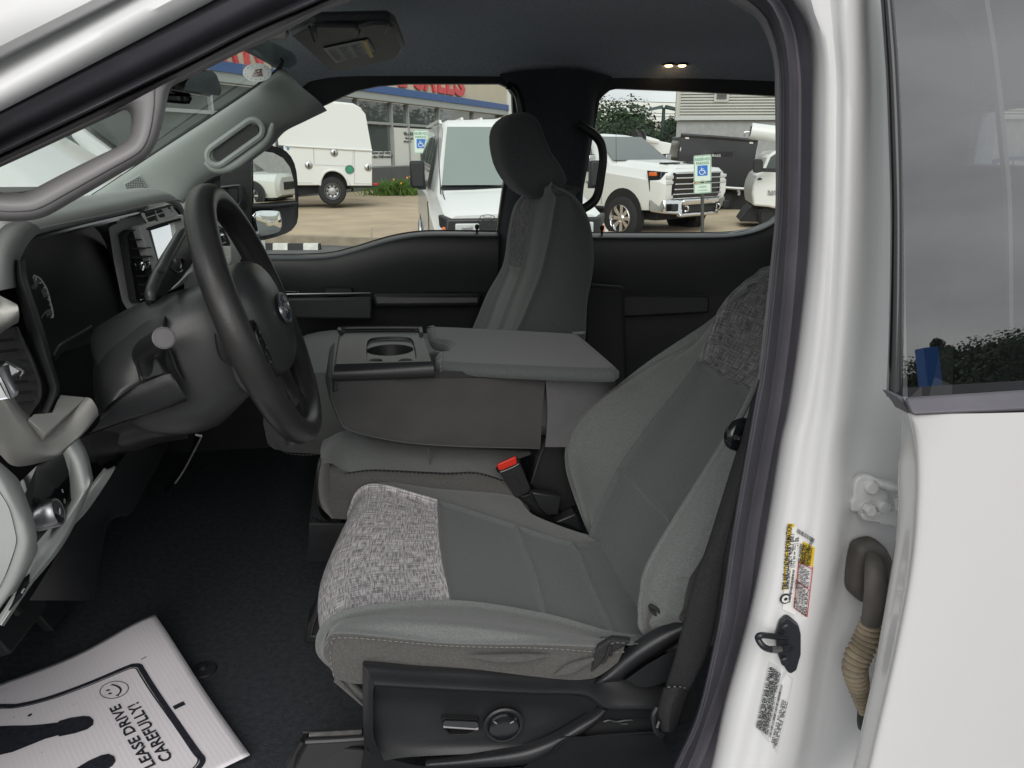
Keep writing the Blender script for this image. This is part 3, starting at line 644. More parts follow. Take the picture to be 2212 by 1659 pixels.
# latch striker with its loop; labels and fittings sit on the painted surface
_hit = caster(jamb)
def lz(x,y,Y): return PY(zL(x,y), Y)
def js(x,y,off=0.0):
    q = _hit(zL(x,y), off); return q if q is not None else PY(zL(x,y), .66)
sp = [(195,960),(215,895),(245,866),(265,870),(310,910),(322,960),(322,1060),(300,1140),(270,1160),(255,1150),(215,1090),(200,1050)]
stp = [js(x,y,.0005) for x,y in sp]
prism('striker_plate', stp, V(-.001,-.006,0), 'striker', dp, .003)
tube('striker_loop', [js(258,988,.004),js(200,985,.022),js(130,978,.040),js(110,995,.042),js(140,1038,.042),js(190,1054,.036),js(225,1052,.028),js(280,1040,.004)], .0032, 'striker', dp, n=10, sub=6)
tube('striker_wear', [js(175,1051,.039),js(222,1050,.029)], .0035, 'satin', dp, n=10)
for x, y in ((255,938),(248,1108)):
    lathe('striker_screw', [(.0001,0),(.005,0),(.005,-.002),(.0035,-.003),(.0001,-.003)], js(x,y,.006), V(0,1,0), 'striker', dp, n=14)
# labels follow the painted surface; built as thin sheets
def fan(name, cs, off, m, label=None):
    pts = [js(x,y,off) for x,y in cs]; ctr = js(np.mean([c[0] for c in cs]), np.mean([c[1] for c in cs]), off)
    mids = []
    n = len(cs)
    for i in range(n): mids.append(js((cs[i][0]+cs[(i+1)%n][0])/2, (cs[i][1]+cs[(i+1)%n][1])/2, off))
    vs = [ctr]+[q for i in range(n) for q in (pts[i], mids[i])]
    return mesh(name, vs, [(0,1+k,1+(k+1)%(2*n)) for k in range(2*n)], m, dp, smooth=180, label=label)
def label_sheet(name, cs, Y, m, label=None):
    return fan(name, cs, Y, m, label)
def frame(cs, Y):
    a, b, c = [js(x,y,Y) for x,y in cs]   # origin, along-text end, up end
    return a, unit(b-a), unit(c-a), np.linalg.norm(b-a), np.linalg.norm(c-a)
Yl = .0010
label_sheet('tyre_label', [(236,845),(268,403),(290,405),(310,426),(402,482),(400,560),(362,898),(350,896)], Yl, 'label_white', 'tyre and loading sticker with yellow bands on the door pillar')
# text runs upward along the sticker; its lines step to the right
o_, tu, tv, TL, TH = frame([(243,752),(268,404),(262,755)], Yl+.0008)
tv = unit(tv - tu*(tv@tu))*-1     # letters' up direction points to the left of the picture
fan('label_band', [(239,750),(264,403),(297,409),(273,746)], Yl+.0005, 'label_yellow')
text('label_text', 'TIRE AND LOADING INFORMATION', js(262,742,Yl+.0022), tu, tv, 'label_ink', dp, .0085, .0002, width=np.linalg.norm(js(262,742,Yl)-js(284,412,Yl)), bold=.012)
def ltxt(s, p0, p1, size, m='label_ink', bold=0): 
    a, b = js(*p0,Yl+.0022), js(*p1,Yl+.0022); u = unit(b-a); v = unit(tv-u*(tv@u))
    text('label_text', s, a, u, v, m, dp, size, .0002, width=np.linalg.norm(b-a), bold=bold)
ltxt('SEATING CAPACITY  TOTAL : 6   FRONT: 3   REAR: 3', (268,742),(297,460), .0052)
ltxt('The combined weight of occupants and cargo should never exceed :', (276,812),(300,640), .0048)
ltxt('1157 kg or 2551 lbs.', (303,632),(320,478), .0080, bold=.01)
ltxt('1FT7W2BT2REC95711', (374,548),(398,486), .0050)
fan('label_band', [(318,606),(331,490),(402,530),(392,628)], Yl+.0005, 'label_yellow')
for s_, a, b in (('SEE OWNERS',(336,606),(347,508)),('MANUAL FOR',(349,612),(361,515)),('ADDITIONAL',(364,618),(375,525)),('INFORMATION',(378,624),(391,532))): ltxt(s_, a, b, .0062, bold=.008)
for i, (a, b, s_) in enumerate((((306,838),(318,690),'TIRE     SIZE'),((318,848),(332,614),'FRONT LT275/70R18E   COLD TIRE'),((332,860),(346,626),'REAR  LT275/70R18E 420 KPA, 60 PSI'),((346,872),(360,640),'SPARE LT275/70R18E 450 KPA, 65 PSI'),((360,884),(374,650),'450 KPA, 65 PSI'))): ltxt(s_, a, b, .0042, 'label_ink')
for a, b in (((296,838),(320,596)),((362,884),(392,628)),((296,838),(362,884)),((310,700),(376,748)),((320,606),(392,640))):
    tube('label_rule', [js(*a,Yl+.0022), js(*b,Yl+.0022)], .0005, 'label_red', dp, n=4)
a = js(250,790,Yl+.0022); lathe('label_logo', [(.0001,0),(.0058,0),(.0058,-.0006),(.0001,-.0006)], a, V(0,1,0), 'label_ink', dp, n=18)
lathe('label_logo', [(.002,-.0008),(.0042,-.0008),(.0042,-.0012),(.002,-.0012)], a, V(0,1,0), 'label_white', dp, n=18)
def bars(p0, p1, q0, n, Y, seed):
    r_ = random.Random(seed); a, b, c = js(*p0,Y), js(*p1,Y), js(*q0,Y); vs = []; fs = []; t = 0
    while t < .98:
        w_ = r_.choice((.006,.009,.015)); i = len(vs); vs += [a+(b-a)*t, a+(b-a)*(t+w_), c+(b-a)*(t+w_), c+(b-a)*t]; fs.append((i,i+1,i+2,i+3)); t += w_+r_.choice((.006,.01,.014))
    mesh('barcode', vs, fs, 'label_ink', dp, smooth=0)
bars((312,430),(402,484),(308,452), 40, Yl+.0022, 3)
# certification sticker: fine print and barcode
Yc_ = .0010
label_sheet('certification_label', [(98,1446),(168,1112),(205,1136),(292,1200),(208,1584),(104,1450)], Yc_, 'label_grey', 'grey certification sticker with barcode low on the door pillar')
Yl = Yc_
rows_ = ['MFD. BY FORD MOTOR CO. IN U.S.A.','DATE: 07/24   GVWR: 4536 KG (10000 LB)','FRONT GAWR: 2381 KG   REAR GAWR: 2880 KG','LT275/70R18E   LT275/70R18E  TIRES','18X8.0J RIMS    AT 410 KPA/60 PSI COLD','THIS VEHICLE CONFORMS TO ALL APPLICABLE FEDERAL','MOTOR VEHICLE SAFETY STANDARDS IN EFFECT','VIN: 1FT7W2BT2REC95711    TYPE: TRUCK']
for i, s_ in enumerate(rows_):
    k = i*7.2; ltxt(s_, (112+k,1452+k*.75),(178+k*1.0,1140+k*.62), .0038)
bars((176,1506),(240,1228),(166,1496), 40, Yl+.0022, 9)
for i, s_ in enumerate(('EXT PNT: YZ  RC: 53  DSO:','WB 160  BRK 4  INT TR LS','AXLE TR X3  SPR CC')):
    k = i*9; ltxt(s_, (190+k,1530+k*.9),(246+k,1310+k*.7), .004)
ltxt('UTC', (200,1558),(206,1530), .004); 

# rear door hinge, wiring boot
hg = part('door_hinge', 'white painted rear door hinge with three bolt heads')
hy = .66
pts = [(592,345),(588,300),(600,285),(606,205),(625,172),(660,160),(700,165),(725,182),(745,200),(830,222),(835,250),(800,250),(790,290),(830,300),(835,400),(780,410),(730,405),(690,402),(645,390),(635,355)]
prism('hinge_leaf', [lz(x,y,hy-.008) for x,y in pts[:9]]+[lz(780,260,hy-.008), lz(800,330,hy-.008), lz(640,352,hy-.008)], V(0,.008,0), 'hinge_paint', hg, .003)
prism('hinge_arm', [lz(x,y,hy-.012) for x,y in [(640,358),(800,345),(850,330),(850,440),(780,415),(735,412),(728,402),(690,400),(650,388)]], V(0,.012,0), 'hinge_paint', hg, .004)
prism('hinge_arm', [lz(x,y,hy-.018) for x,y in [(735,190),(850,222),(850,260),(790,246),(740,226)]], V(0,.016,0), 'hinge_paint', hg, .004)
tube('hinge_pin', [lz(828,270,hy-.014), lz(835,330,hy-.014)], .005, 'hinge_paint', hg, n=12)
for x, y in ((684,214),(748,316)):
    lathe('bolt_head', [(.0001,-.006),(.0058,-.006),(.0066,-.005),(.0070,0)], lz(x,y,hy-.008), V(0.0,1,0), 'hinge_paint', hg, n=20)
lathe('bolt_washer', [(.0001,-.003),(.0078,-.003),(.0082,-.001),(.0082,0)], lz(665,322,hy-.008), V(0,1,0), 'hinge_paint', hg, n=20)
lathe('bolt_head', [(.0001,-.009),(.0052,-.009),(.0058,-.008),(.0058,0)], lz(668,325,hy-.012), V(0,1,0), 'hinge_paint', hg, n=6, smooth=20)
bt = part('wiring_boot', 'dusty rubber wiring boot with ribbed bellows running into the rear door')
mo_ = [(585,560),(605,510),(655,488),(700,490),(745,520),(772,580),(772,700),(765,790),(700,820),(655,800),(610,780),(572,735),(572,650)]
cb = lz(670,650,.655)
secs = []
for k, dy in ((1.04,.004),(1.03,-.005),(.97,-.010),(.80,-.013),(.55,-.014)): secs.append([cb+(lz(x,y,.655)-cb)*k+V(0,dy,0) for x,y in mo_])
loft('boot_flange', secs, 'boot', bt, nv=3, smooth=60)
tube('boot_neck', [lz(690,570,.640),lz(710,640,.626),lz(716,740,.618),lz(706,830,.618),lz(690,915,.620)], [.006,.0105,.0118,.0112,.0100], 'boot', bt, n=18, flat=(V(0,1,0),.8))
pth = [(690,905),(665,1000),(625,1080),(607,1145),(622,1220),(634,1300),(648,1375)]; rdp = [.0088,.0112,.0118,.0112,.0102,.0070,.0040]
P = resample([lz(x,y,.622) for x,y in pth], 20*6+1); rad = []
for i in range(len(P)):
    t = i/(len(P)-1); base = float(np.interp(t*6, range(7), rdp))
    rad.append(base*(1+.17*math.cos(i*math.pi/3)))
tube('bellows', P, rad, 'boot_dusty', bt, n=22, sub=1, smooth_path=False, smooth=75)
tube('boot_end', [lz(650,1365,.630),lz(650,1420,.634),lz(640,1450,.64)], [.006,.0065,.004], 'rubber_black', bt, n=12)

# ---- rear door on the driver side
rdoor = part('rear_door', 'white rear door with dark tinted window, edge seen behind the open front door')
de = [(1949,872),(1949,968),(1943,1002),(1941,1128),(1920,1276),(1886,1466),(1844,1659),(1815,1790)]
di = [(1962,892),(1978,960),(1981,1065),(1970,1213),(1941,1381),(1894,1592),(1872,1690),(1845,1790)]
dm = [(1985,894),(2010,960),(2012,1065),(2004,1213),(1980,1381),(1940,1592),(1922,1690),(1900,1790)]
dr1 = [(2120,893),(2120,960),(2120,1065),(2120,1213),(2110,1381),(2100,1592),(2090,1690),(2080,1790)]
dr2 = [(2330,888),(2330,960),(2330,1065),(2330,1213),(2330,1381),(2330,1592),(2330,1690),(2330,1790)]
dr3 = [(2600,884),(2600,960),(2600,1065),(2600,1213),(2600,1381),(2600,1592),(2600,1690),(2600,1790)]
strips('door_skin', [[p+V(.05,.045,0) for p in Ln(de,.575)], Ln([(x+2,y) for x,y in de],.580), Ln(de,.555), Ln([(x-3,y) for x,y in di],.528), Ln(di,.517), Ln(dm,.511), Ln(dr1,.506), Ln(dr2,.504), Ln(dr3,.508)], 'door_paint', rdoor, n=60, nv=4, label='glossy white rear door skin')
# belt moulding and window
def hz(x,y,Y): return PY(zH(x,y), Y)
hexa('belt_moulding', [hz(1350,1632,.505),hz(3400,1540,.505),hz(3400,1540,.54),hz(1350,1632,.54)], [hz(1285,1492,.520),hz(3400,1360,.520),hz(3400,1360,.55),hz(1285,1492,.55)], 'seal', rdoor, .003)
prism('moulding_end', [hz(x,y,.523) for x,y in [(1236,1490),(1285,1492),(1335,1625),(1318,1592),(1275,1538)]], V(0,.02,0), 'seal', rdoor, .002)
tl = [(1895,-160),(1897,-60),(1902,0),(1908,80),(1914,169),(1919,300),(1923,450),(1922,600),(1918.5,748),(1914,857)]
tr_ = [(1918,-160),(1924,-60),(1931,0),(1938,80),(1942.5,141),(1950,300),(1953,450),(1954,600),(1953,700),(1950,857)]
Yw = (.632,.540)
pw0, pwn = PY((1990,857),.548), unit(V(0,-1,.20))
def onp(L, off=0): return [PL(p, pw0+pwn*off, pwn) for p in L]
strips('window_frame', [onp([(x+3,y) for x,y in tl],-.03), onp(tl,-.006), onp([(x+5,y) for x,y in tl],.006), onp([(x-8,y) for x,y in tr_],.010), onp([(x-2,y) for x,y in tr_],.006), onp(tr_,-.012)], 'gloss_black', rdoor, n=40, nv=3)
strips('window_pane', [onp([(x-3,y) for x,y in tr_]), onp([(x+350,y) for x,y in tr_]), onp([(x+700,y) for x,y in tr_])], 'glass_dark', rdoor, n=12, nv=2, label='dark tinted rear door window reflecting sky and trees')
strips('window_post', [onY([(2104,-100),(2117,0),(2138,140),(2158,330),(2168,466),(2172,840)],.70), onY([(2112,-100),(2127,0),(2148,140),(2168,330),(2178,466),(2182,840)],.69), onY([(2122,-100),(2137,0),(2158,140),(2178,330),(2187,466),(2190,840)],.71)], 'pillar_trim', rdoor, n=30, nv=2)
strips('door_inner', [[p+V(.14,.14,.03) for p in Ln([(1960,905),(1962,960),(1950,1213),(1900,1592),(1860,1790)],.54)], [p+V(.6,.14,.03) for p in Ln([(1960,905),(1962,960),(1950,1213),(1900,1592),(1860,1790)],.54)]], 'dark_plastic', rdoor, n=10, nv=2)
# ================================================================== dashboard
da = part('dashboard', 'grey dashboard with instrument hood, centre screen, vents and taupe trim')
def pM(x,y,Y): return PY(zM(x,y), Y)
def pN(x,y,Y): return PY(zN(x,y), Y)
def pE(x,y,X): return PX(zE(x,y), X)
def pQ(x,y,X): return PX(zQ(x,y), X)
hexa('dash_core', [V(-1.15,.76,1.12),V(-.60,.76,1.12),V(-.60,2.33,1.12),V(-1.15,2.33,1.12)], [V(-1.15,.74,1.56),V(-.545,.74,1.56),V(-.545,2.33,1.56),V(-1.15,2.33,1.56)], 'deep_black', da, .02)
# top pad and instrument hood lip, swept across the cab
lipX, lipZ = -.437, 1.587
def hood(Y, k=0.0, dz=0.0):   # cross-section of the hood at lateral position Y
    return [V(-1.02,Y,1.578), V(-.86,Y,1.585+dz*.2), V(-.70,Y,1.588+dz*.45), V(-.55,Y,1.598+dz*.9), V(-.475,Y,1.607+dz), V(-.446,Y,1.600+dz), V(-.434,Y,1.590+dz), V(-.436,Y,1.578+dz), V(-.462,Y,1.571+dz), V(-.53,Y,1.570+dz)]
secs = [hood(y, dz=d+.026) for y, d in ((.78,-.05),(.84,-.018),(.92,-.004),(1.0,0),(1.2,0),(1.45,.001),(1.56,0),(1.62,-.008),(1.66,-.03),(1.68,-.08))]
sheet('dash_top', secs, 'dash_light', da, 4, 5)
sheet('dash_top', [[V(-1.02,y,1.575),V(-.8,y,1.575),V(-.6,y,1.568),V(-.5,y,1.545),V(-.47,y,1.50),V(-.46,y,1.42),V(-.50,y,1.30)] for y in (1.69,1.85,2.05,2.25,2.33)], 'dash_light', da, 3, 4)
box('top_tray', PY(zE(470,158),1.5)+V(-.18,-.28,-.004), V(-.60,1.52,1.638), 'mid_plastic', da, .004)
# black lip gasket under the hood edge
tube('hood_gasket', [V(-.440,y,1.5985+d) for y, d in ((.86,-.02),(.93,-.004),(1.1,0),(1.4,0),(1.55,0),(1.61,-.006),(1.645,-.022),(1.665,-.06),(1.672,-.12))], .004, 'gloss_black', da, n=8)
tube('hood_lip_line', [V(-.4335,y,1.6095+d) for y, d in ((.9,-.008),(1.0,0),(1.2,0),(1.4,0),(1.6,-.001),(1.66,-.010))], .0016, 'taupe', da, n=6)
# cheek: outer side of the hood next to the windshield pillar
ck1 = [(-260,210),(0,262),(120,262),(240,300),(420,262)]
strips('hood_cheek', [[p+V(-.20,0,0) for p in onY([(-420,760),(-420,560),(-380,380),(-280,270),(-120,215)],.86,zE)], onY([(-300,760),(-280,560),(-240,400),(-160,290),(20,232)],.868,zE), onY([(-60,740),(-40,560),(-20,430),(40,330),(150,270)],.875,zE), onY([(50,720),(60,560),(78,470),(140,368),(225,300)],.890,zE), onY([(100,710),(100,560),(118,480),(176,385),(252,322)],.915,zE), onY([(126,700),(128,560),(146,495),(196,410),(268,342)],.945,zE)], 'dash_light', da, n=30)
# post between left vent and instruments
strips('cluster_post', [onY([(110,-350),(120,-180),(175,0),(290,400),(385,700),(470,950),(500,1080),(410,1315)],.94,zM), onY([(185,-350),(200,-180),(250,0),(370,400),(455,700),(532,950),(560,1080),(462,1315)],.905,zM), onY([(230,-350),(245,-180),(300,0),(430,400),(520,700),(600,950),(620,1080),(530,1315)],.90,zM), onY([(275,-360),(290,-190),(342,0),(500,480),(580,780),(635,950),(652,1080),(577,1315)],.93,zM)], 'mid_plastic', da, n=40, label='dark curved post beside the instrument cluster')
# instrument cluster: recessed glossy panel, markings, side wall
cl = [pE(x,y,-.500) for x,y in [(130,400),(240,340),(430,290),(770,225),(820,560),(870,940),(610,1060),(330,1160),(220,900),(150,600)]]
mesh('cluster_face', cl, [tuple(range(len(cl)))], 'cluster_black', da, smooth=0)
strips('cluster_wall', [[pE(752,258,-.463),pE(775,420,-.474),pE(800,600,-.484),pE(822,800,-.49),pE(832,920,-.49)], [pE(700,300,-.470),pE(725,420,-.488),pE(762,600,-.498),pE(805,800,-.497),pE(822,930,-.494)], [pE(610,320,-.472),pE(660,380,-.492),pE(715,520,-.502),pE(770,800,-.50),pE(810,940,-.498)]][::-1], 'mid_plastic', da, n=24)
# speedometer arc, ticks and numerals
arc = [(222,632),(262,655),(300,715),(325,800),(340,860),(343,905)]
tube('gauge_arc', [pE(x,y,-.466) for x,y in arc], .0011, 'mark', da, n=5)
for a, b in (((222,632),(216,650)),((236,645),(228,668)),((272,675),(258,684)),((292,705),(284,715)),((308,745),(300,750)),((320,788),(312,789)),((330,822),(322,822)),((338,855),(330,856)),((344,905),(334,905))):
    tube('gauge_tick', [pE(*a,-.466),pE(*b,-.466)], .0010, 'mark', da, n=4)
ey, ez = V(0,1,0), unit(V(-.15,0,1))
for s_, x, y in (('60',226,700),('80',284,782),('100',303,905)):
    text('gauge_numeral', s_, pE(x,y,-.465), ey, ez, 'mark_dim', da, .017 if len(s_) < 3 else .013, .0004)
text('gauge_numeral', 'mph', pE(208,722,-.465), ey, ez, 'mark_dim', da, .010, .0004)
tube('gauge_needle', [pE(270,905,-.465),pE(293,870,-.465)], .0009, 'mark_dim', da, n=4)
tube('visor_edge_highlight', [pM(585,690,.98),pM(640,590,.985),pM(700,545,.99),pM(850,460,1.01),pM(1000,368,1.03)], .0016, 'mid_plastic', da, n=6)  # lighter than the visor, to draw the highlight along its lip
strips('lower_visor', [[pM(585,692,.98),pM(640,592,.985),pM(700,547,.99),pM(850,462,1.01),pM(1002,370,1.03)], [pM(600,760,.985),pM(670,660,.99),pM(730,610,.995),pM(870,540,1.02),pM(1012,440,1.04)]], 'deep_black', da, n=20, nv=2)
tube('column_edge_highlight', [pM(1040,474,1.06),pM(1100,474,1.06),pM(1180,455,1.06),pM(1265,430,1.06),pM(1320,390,1.06),pM(1372,325,1.06)], .0016, 'pillar_trim', da, n=6)  # pale tube draws the highlight arcs on the column's top trim
sn0 = PX(zE(1040,420),-.415); snn = unit(V(.86,-.42,.28))
def pS(x,y,X): return PL(zE(x,y), sn0+snn*(X+.462), snn)
# ---- centre stack: panel facing the seats
cs_o = [pS(760,262,-.462),pS(880,214,-.458),pS(1000,180,-.455),pS(1125,158,-.452),pS(1165,172,-.452),pS(1192,235,-.452),pS(1200,330,-.452),pS(1215,620,-.470),pS(1010,640,-.470),pS(985,840,-.480),pS(900,880,-.485),pS(850,800,-.482),pS(800,560,-.475),pS(765,330,-.466)]
mesh('stack_panel', [p-V(.014,0,0) for p in cs_o], [tuple(range(len(cs_o)))], 'stack_grey', da, smooth=0)
# raised frame of the screen
scr = [pS(962,322,-.452),pS(1116,290,-.450),pS(1160,540,-.462),pS(1030,552,-.466)]
def ring(name, outer, inner, m, parent, off):
    n = len(outer); o = np.asarray(off, float)
    v = list(outer)+list(inner)+[p+o for p in outer]+[p+o for p in inner]; f = []
    for i in range(n):
        j = (i+1) % n; f += [(i,j,n+j,n+i),(2*n+i,3*n+i,3*n+j,2*n+j),(i,2*n+i,2*n+j,j),(n+i,n+j,3*n+j,3*n+i)]
    return mesh(name, v, f, m, parent, bevel=.0015, smooth=30)
ring('screen_frame', [pS(905,312,-.450),pS(1190,238,-.446),pS(1235,640,-.462),pS(1005,640,-.466)], [pS(958,322,-.450),pS(1130,286,-.447),pS(1172,560,-.460),pS(1030,566,-.464)], 'stack_grey', da, V(-.014,0,0))
mesh('screen_border', [pS(955,322,-.458),pS(1130,286,-.456),pS(1172,570,-.468),pS(1030,572,-.472)], [(0,1,2,3)], 'gloss_black', da, smooth=0)
mesh('screen', [pS(978,342,-.4565),pS(1104,302,-.4545),pS(1146,532,-.465),pS(1030,540,-.468)], [(0,1,2,3)], 'screen', da, smooth=0, label='pale blank centre touch screen')
tube('panel_groove', [pS(955,334,-.4475),pS(1050,300,-.4465),pS(1168,268,-.445)], .0022, 'deep_black', da, n=6)
# button row
prism('button_tray', [pS(905,232,-.452),pS(1095,172,-.449),pS(1150,238,-.450),pS(955,306,-.453)], V(.003,0,0), 'stack_grey', da, .002)
for a, b, c, d in (((940,232),(995,214),(1022,272),(965,290)),((1005,214),(1050,200),(1078,252),(1030,270)),((1060,196),(1102,184),(1130,232),(1088,246))):
    ring('button_slot', [pS(a[0]-9,a[1]-6,-.4495),pS(b[0]+3,b[1]-6,-.4475),pS(d[0]+(c[0]-d[0])*1.06,c[1]+6,-.449),pS(d[0]-9,d[1]+5,-.451)], [pS(*a,-.4495),pS(*b,-.4475),pS(*c,-.449),pS(*d,-.451)], 'gloss_black', da, V(-.004,0,0))
    prism('rocker_button', [pS(*a,-.448),pS(*b,-.446),pS(*c,-.4475),pS(*d,-.4495)], V(-.006,0,0), 'col_plastic', da, .002)
    mid = [pS(*a,-.4475),pS(*b,-.4455)]; tube('button_line', [mid[0]+(pS(*d,-.449)-mid[0])*.45, mid[1]+(pS(*c,-.447)-mid[1])*.45], .0008, 'mark', da, n=4)
tube('switch_bar', [pS(935,222,-.443),pS(1005,204,-.442),pS(1105,178,-.441)], .0026, 'satin', da, n=6)
# centre vent with horizontal slats
vf = [pS(828,372,-.464),pS(850,350,-.463),pS(915,345,-.461),pS(938,362,-.461),pS(1000,790,-.474),pS(985,800,-.475),pS(915,800,-.478),pS(895,780,-.479)]
mesh('vent_recess', [p-V(.004,0,0) for p in vf], [tuple(range(len(vf)))], 'deep_black', da, smooth=0)
ring('vent_frame', [pS(815,362,-.459),pS(845,338,-.458),pS(925,335,-.456),pS(950,352,-.456),pS(1012,800,-.468),pS(995,812,-.470),pS(905,812,-.472),pS(882,790,-.474)], vf, 'col_plastic', da, V(-.012,0,0))
for (x0,y0,x1,y1) in ((838,404,918,396),(842,462,930,452),(852,520,940,508),(882,640,958,626),(892,696,965,682),(905,758,975,742)):
    a, b = pS(x0,y0,-.468), pS(x1,y1,-.466); mesh('slat', [a,b,b+V(.012,0,-.001),a+V(.012,0,-.001),a+V(0,0,.0018),b+V(0,0,.0018),b+V(.012,0,.0008),a+V(.012,0,.0008)], [(3,2,1,0),(4,5,6,7),(0,1,5,4),(1,2,6,5),(2,3,7,6),(3,0,4,7)], 'mid_plastic', da, smooth=0)
prism('vent_tab', [pS(880,548,-.455),pS(965,540,-.453),pS(972,592,-.454),pS(895,602,-.457)], V(-.008,0,0), 'gloss_black', da, .002)
tube('tab_clip', [pS(915,560,-.451),pS(925,552,-.449),pS(930,566,-.449),pS(922,600,-.452)], .0022, 'chrome', da, n=6)
tube('tab_clip', [pS(945,545,-.450),pS(966,543,-.449),pS(968,565,-.450)], .0018, 'chrome', da, n=6)
prism('vent_pull', [pS(915,785,-.470),pS(948,770,-.468),pS(944,782,-.468),pS(918,796,-.470)], V(-.004,0,0), 'chrome', da, .001)
# far vent and taupe band seen through the wheel
mesh('vent_recess', [pE(1395,300,-.452),pE(1450,330,-.446),pE(1492,420,-.442),pE(1482,520,-.448),pE(1440,570,-.456),pE(1400,500,-.462)], [tuple(range(6))], 'deep_black', da, smooth=0)
tube('vent_frame', [pE(1396,290,-.448),pE(1410,340,-.448),pE(1425,420,-.448),pE(1440,500,-.450),pE(1450,560,-.452)], .004, 'dash_light', da, n=8)
for (x0,y0,x1,y1) in ((1405,335,1425,330),(1415,368,1440,360),(1425,430,1462,418),(1432,460,1468,446),(1438,498,1470,484),(1446,530,1468,520)):
    tube('slat', [pE(x0,y0,-.446),pE(x1,y1,-.443)], .0018, 'dash_light', da, n=5)
tube('tab_clip', [pE(1425,375,-.440),pE(1445,372,-.438),pE(1462,395,-.438)], .0030, 'chrome', da, n=6)
tp = [(1478,600),(1470,580),(1500,520),(1496,440),(1510,455),(1535,505),(1562,545),(1572,612),(1530,660),(1515,668),(1500,640)]
tq_ = [pE(x,y,-.418) for x,y in tp]
prism('trim_band', tq_, V(-.05,.02,0), 'taupe', da, .004)
tube('band_ridge', [pE(1470,600,-.416),pE(1525,612,-.414),pE(1560,560,-.414)], .0025, 'label_grey', da, n=6)

# ---- left end of the dashboard: vent, taupe trim, lamp switch, end cap
strips('vent_cap', [onY([(-260,-60),(-80,0),(30,55),(110,95),(182,132)],.84,zM), onY([(-260,60),(-80,120),(20,190),(110,175),(195,160)],.815,zM), onY([(-260,330),(-60,390),(40,350),(120,320),(210,250)],.82,zM), onY([(-260,420),(-60,480),(50,420),(130,370),(200,330)],.86,zM)], 'taupe', da, n=20)
lv = [(-200,380),(50,410),(190,370),(260,560),(340,740),(430,950),(450,1060),(395,1240),(300,1385),(200,1300),(-200,1000)]
mesh('vent_recess', [pM(x,y,.90) for x,y in lv], [tuple(range(len(lv)))], 'deep_black', da, smooth=0)
strips('vent_frame', [onY([(150,375),(215,520),(300,700),(375,880),(415,1010),(405,1140),(365,1215)],.862,zM), onY([(175,378),(240,520),(328,700),(402,880),(445,1010),(440,1140),(390,1245)],.852,zM), onY([(200,380),(262,520),(350,700),(420,880),(455,1010),(450,1150),(395,1250)],.872,zM)], 'mid_plastic', da, n=30)
for k in range(7):
    y0 = 520+k*115; x1 = 210+k*38; tube('slat', [pM(-220,y0+40,.865), pM(x1-60,y0-10,.89)], .0035, 'dark_plastic', da, n=6, flat=(V(0,0,1),.4))
prism('vent_knob', [pM(-60,870,.835),pM(65,752,.845),(pM(245,852,.85)),pM(120,935,.845),pM(60,900,.84),pM(-40,960,.835)], V(0,.02,0), 'satin', da, .002)
tube('vent_knob_edge', [pM(60,750,.842),pM(150,800,.846),pM(247,855,.848),pM(235,900,.848),pM(205,935,.85)], .0013, 'chrome', da, n=6)
tube('door_window_wheel', [pM(-20,830,.79),pM(20,900,.79),pM(70,1000,.79),pM(120,1085,.79),pM(150,1110,.79)], [.010,.008,.007,.007,.006], 'satin', da, n=10)
prism('vent_trim', [pM(x,y,.775) for x,y in [(-200,880),(-10,960),(105,1150),(100,1190),(-200,1195)]], V(0,.02,0), 'label_grey', da, .003)
tube('vent_trim_edge', [pM(-60,850,.772),pM(20,985,.772),pM(100,1150,.772),pM(-60,1185,.772)], .0022, 'chrome', da, n=6, smooth_path=False)
# taupe L-shaped trim: upper face, lower face and the curved band running down
strips('taupe_trim', [onY([(150,1150),(235,1275),(340,1370),(440,1470),(505,1530),(620,1425),(780,1278),(935,1140)],(.83,.96),zM), onY([(110,1165),(200,1290),(310,1385),(420,1490),(500,1552),(620,1440),(780,1290),(940,1146)],(.775,.925),zM), onY([(60,1185),(165,1340),(290,1480),(405,1590),(520,1625),(680,1520),(850,1350),(995,1165)],(.762,.912),zM), onY([(0,1200),(120,1390),(250,1570),(390,1700),(560,1730),(760,1620),(930,1455),(1055,1255)],(.760,.915),zM), onY([(-130,1500),(20,1650),(170,1770),(420,1800),(640,1770),(830,1610),(960,1475),(1072,1330)],(.765,.925),zM), onY([(-120,1640),(0,1769),(160,1895),(440,1858),(680,1769),(853,1600),(960,1485),(1070,1345)],(.79,.95),zM)], 'taupe', da, n=60, nv=4, label='taupe curved trim band of the dashboard')
prism('taupe_ledge', [pM(x,y,Y) for x,y,Y in [(310,1385,.80),(370,1328,.82),(575,1310,.86),(655,1120,.92),(940,1146,.93),(720,1350,.87),(500,1556,.815)]], V(-.02,.03,-.02), 'taupe', da, .001, label='taupe ledge of the dashboard trim')
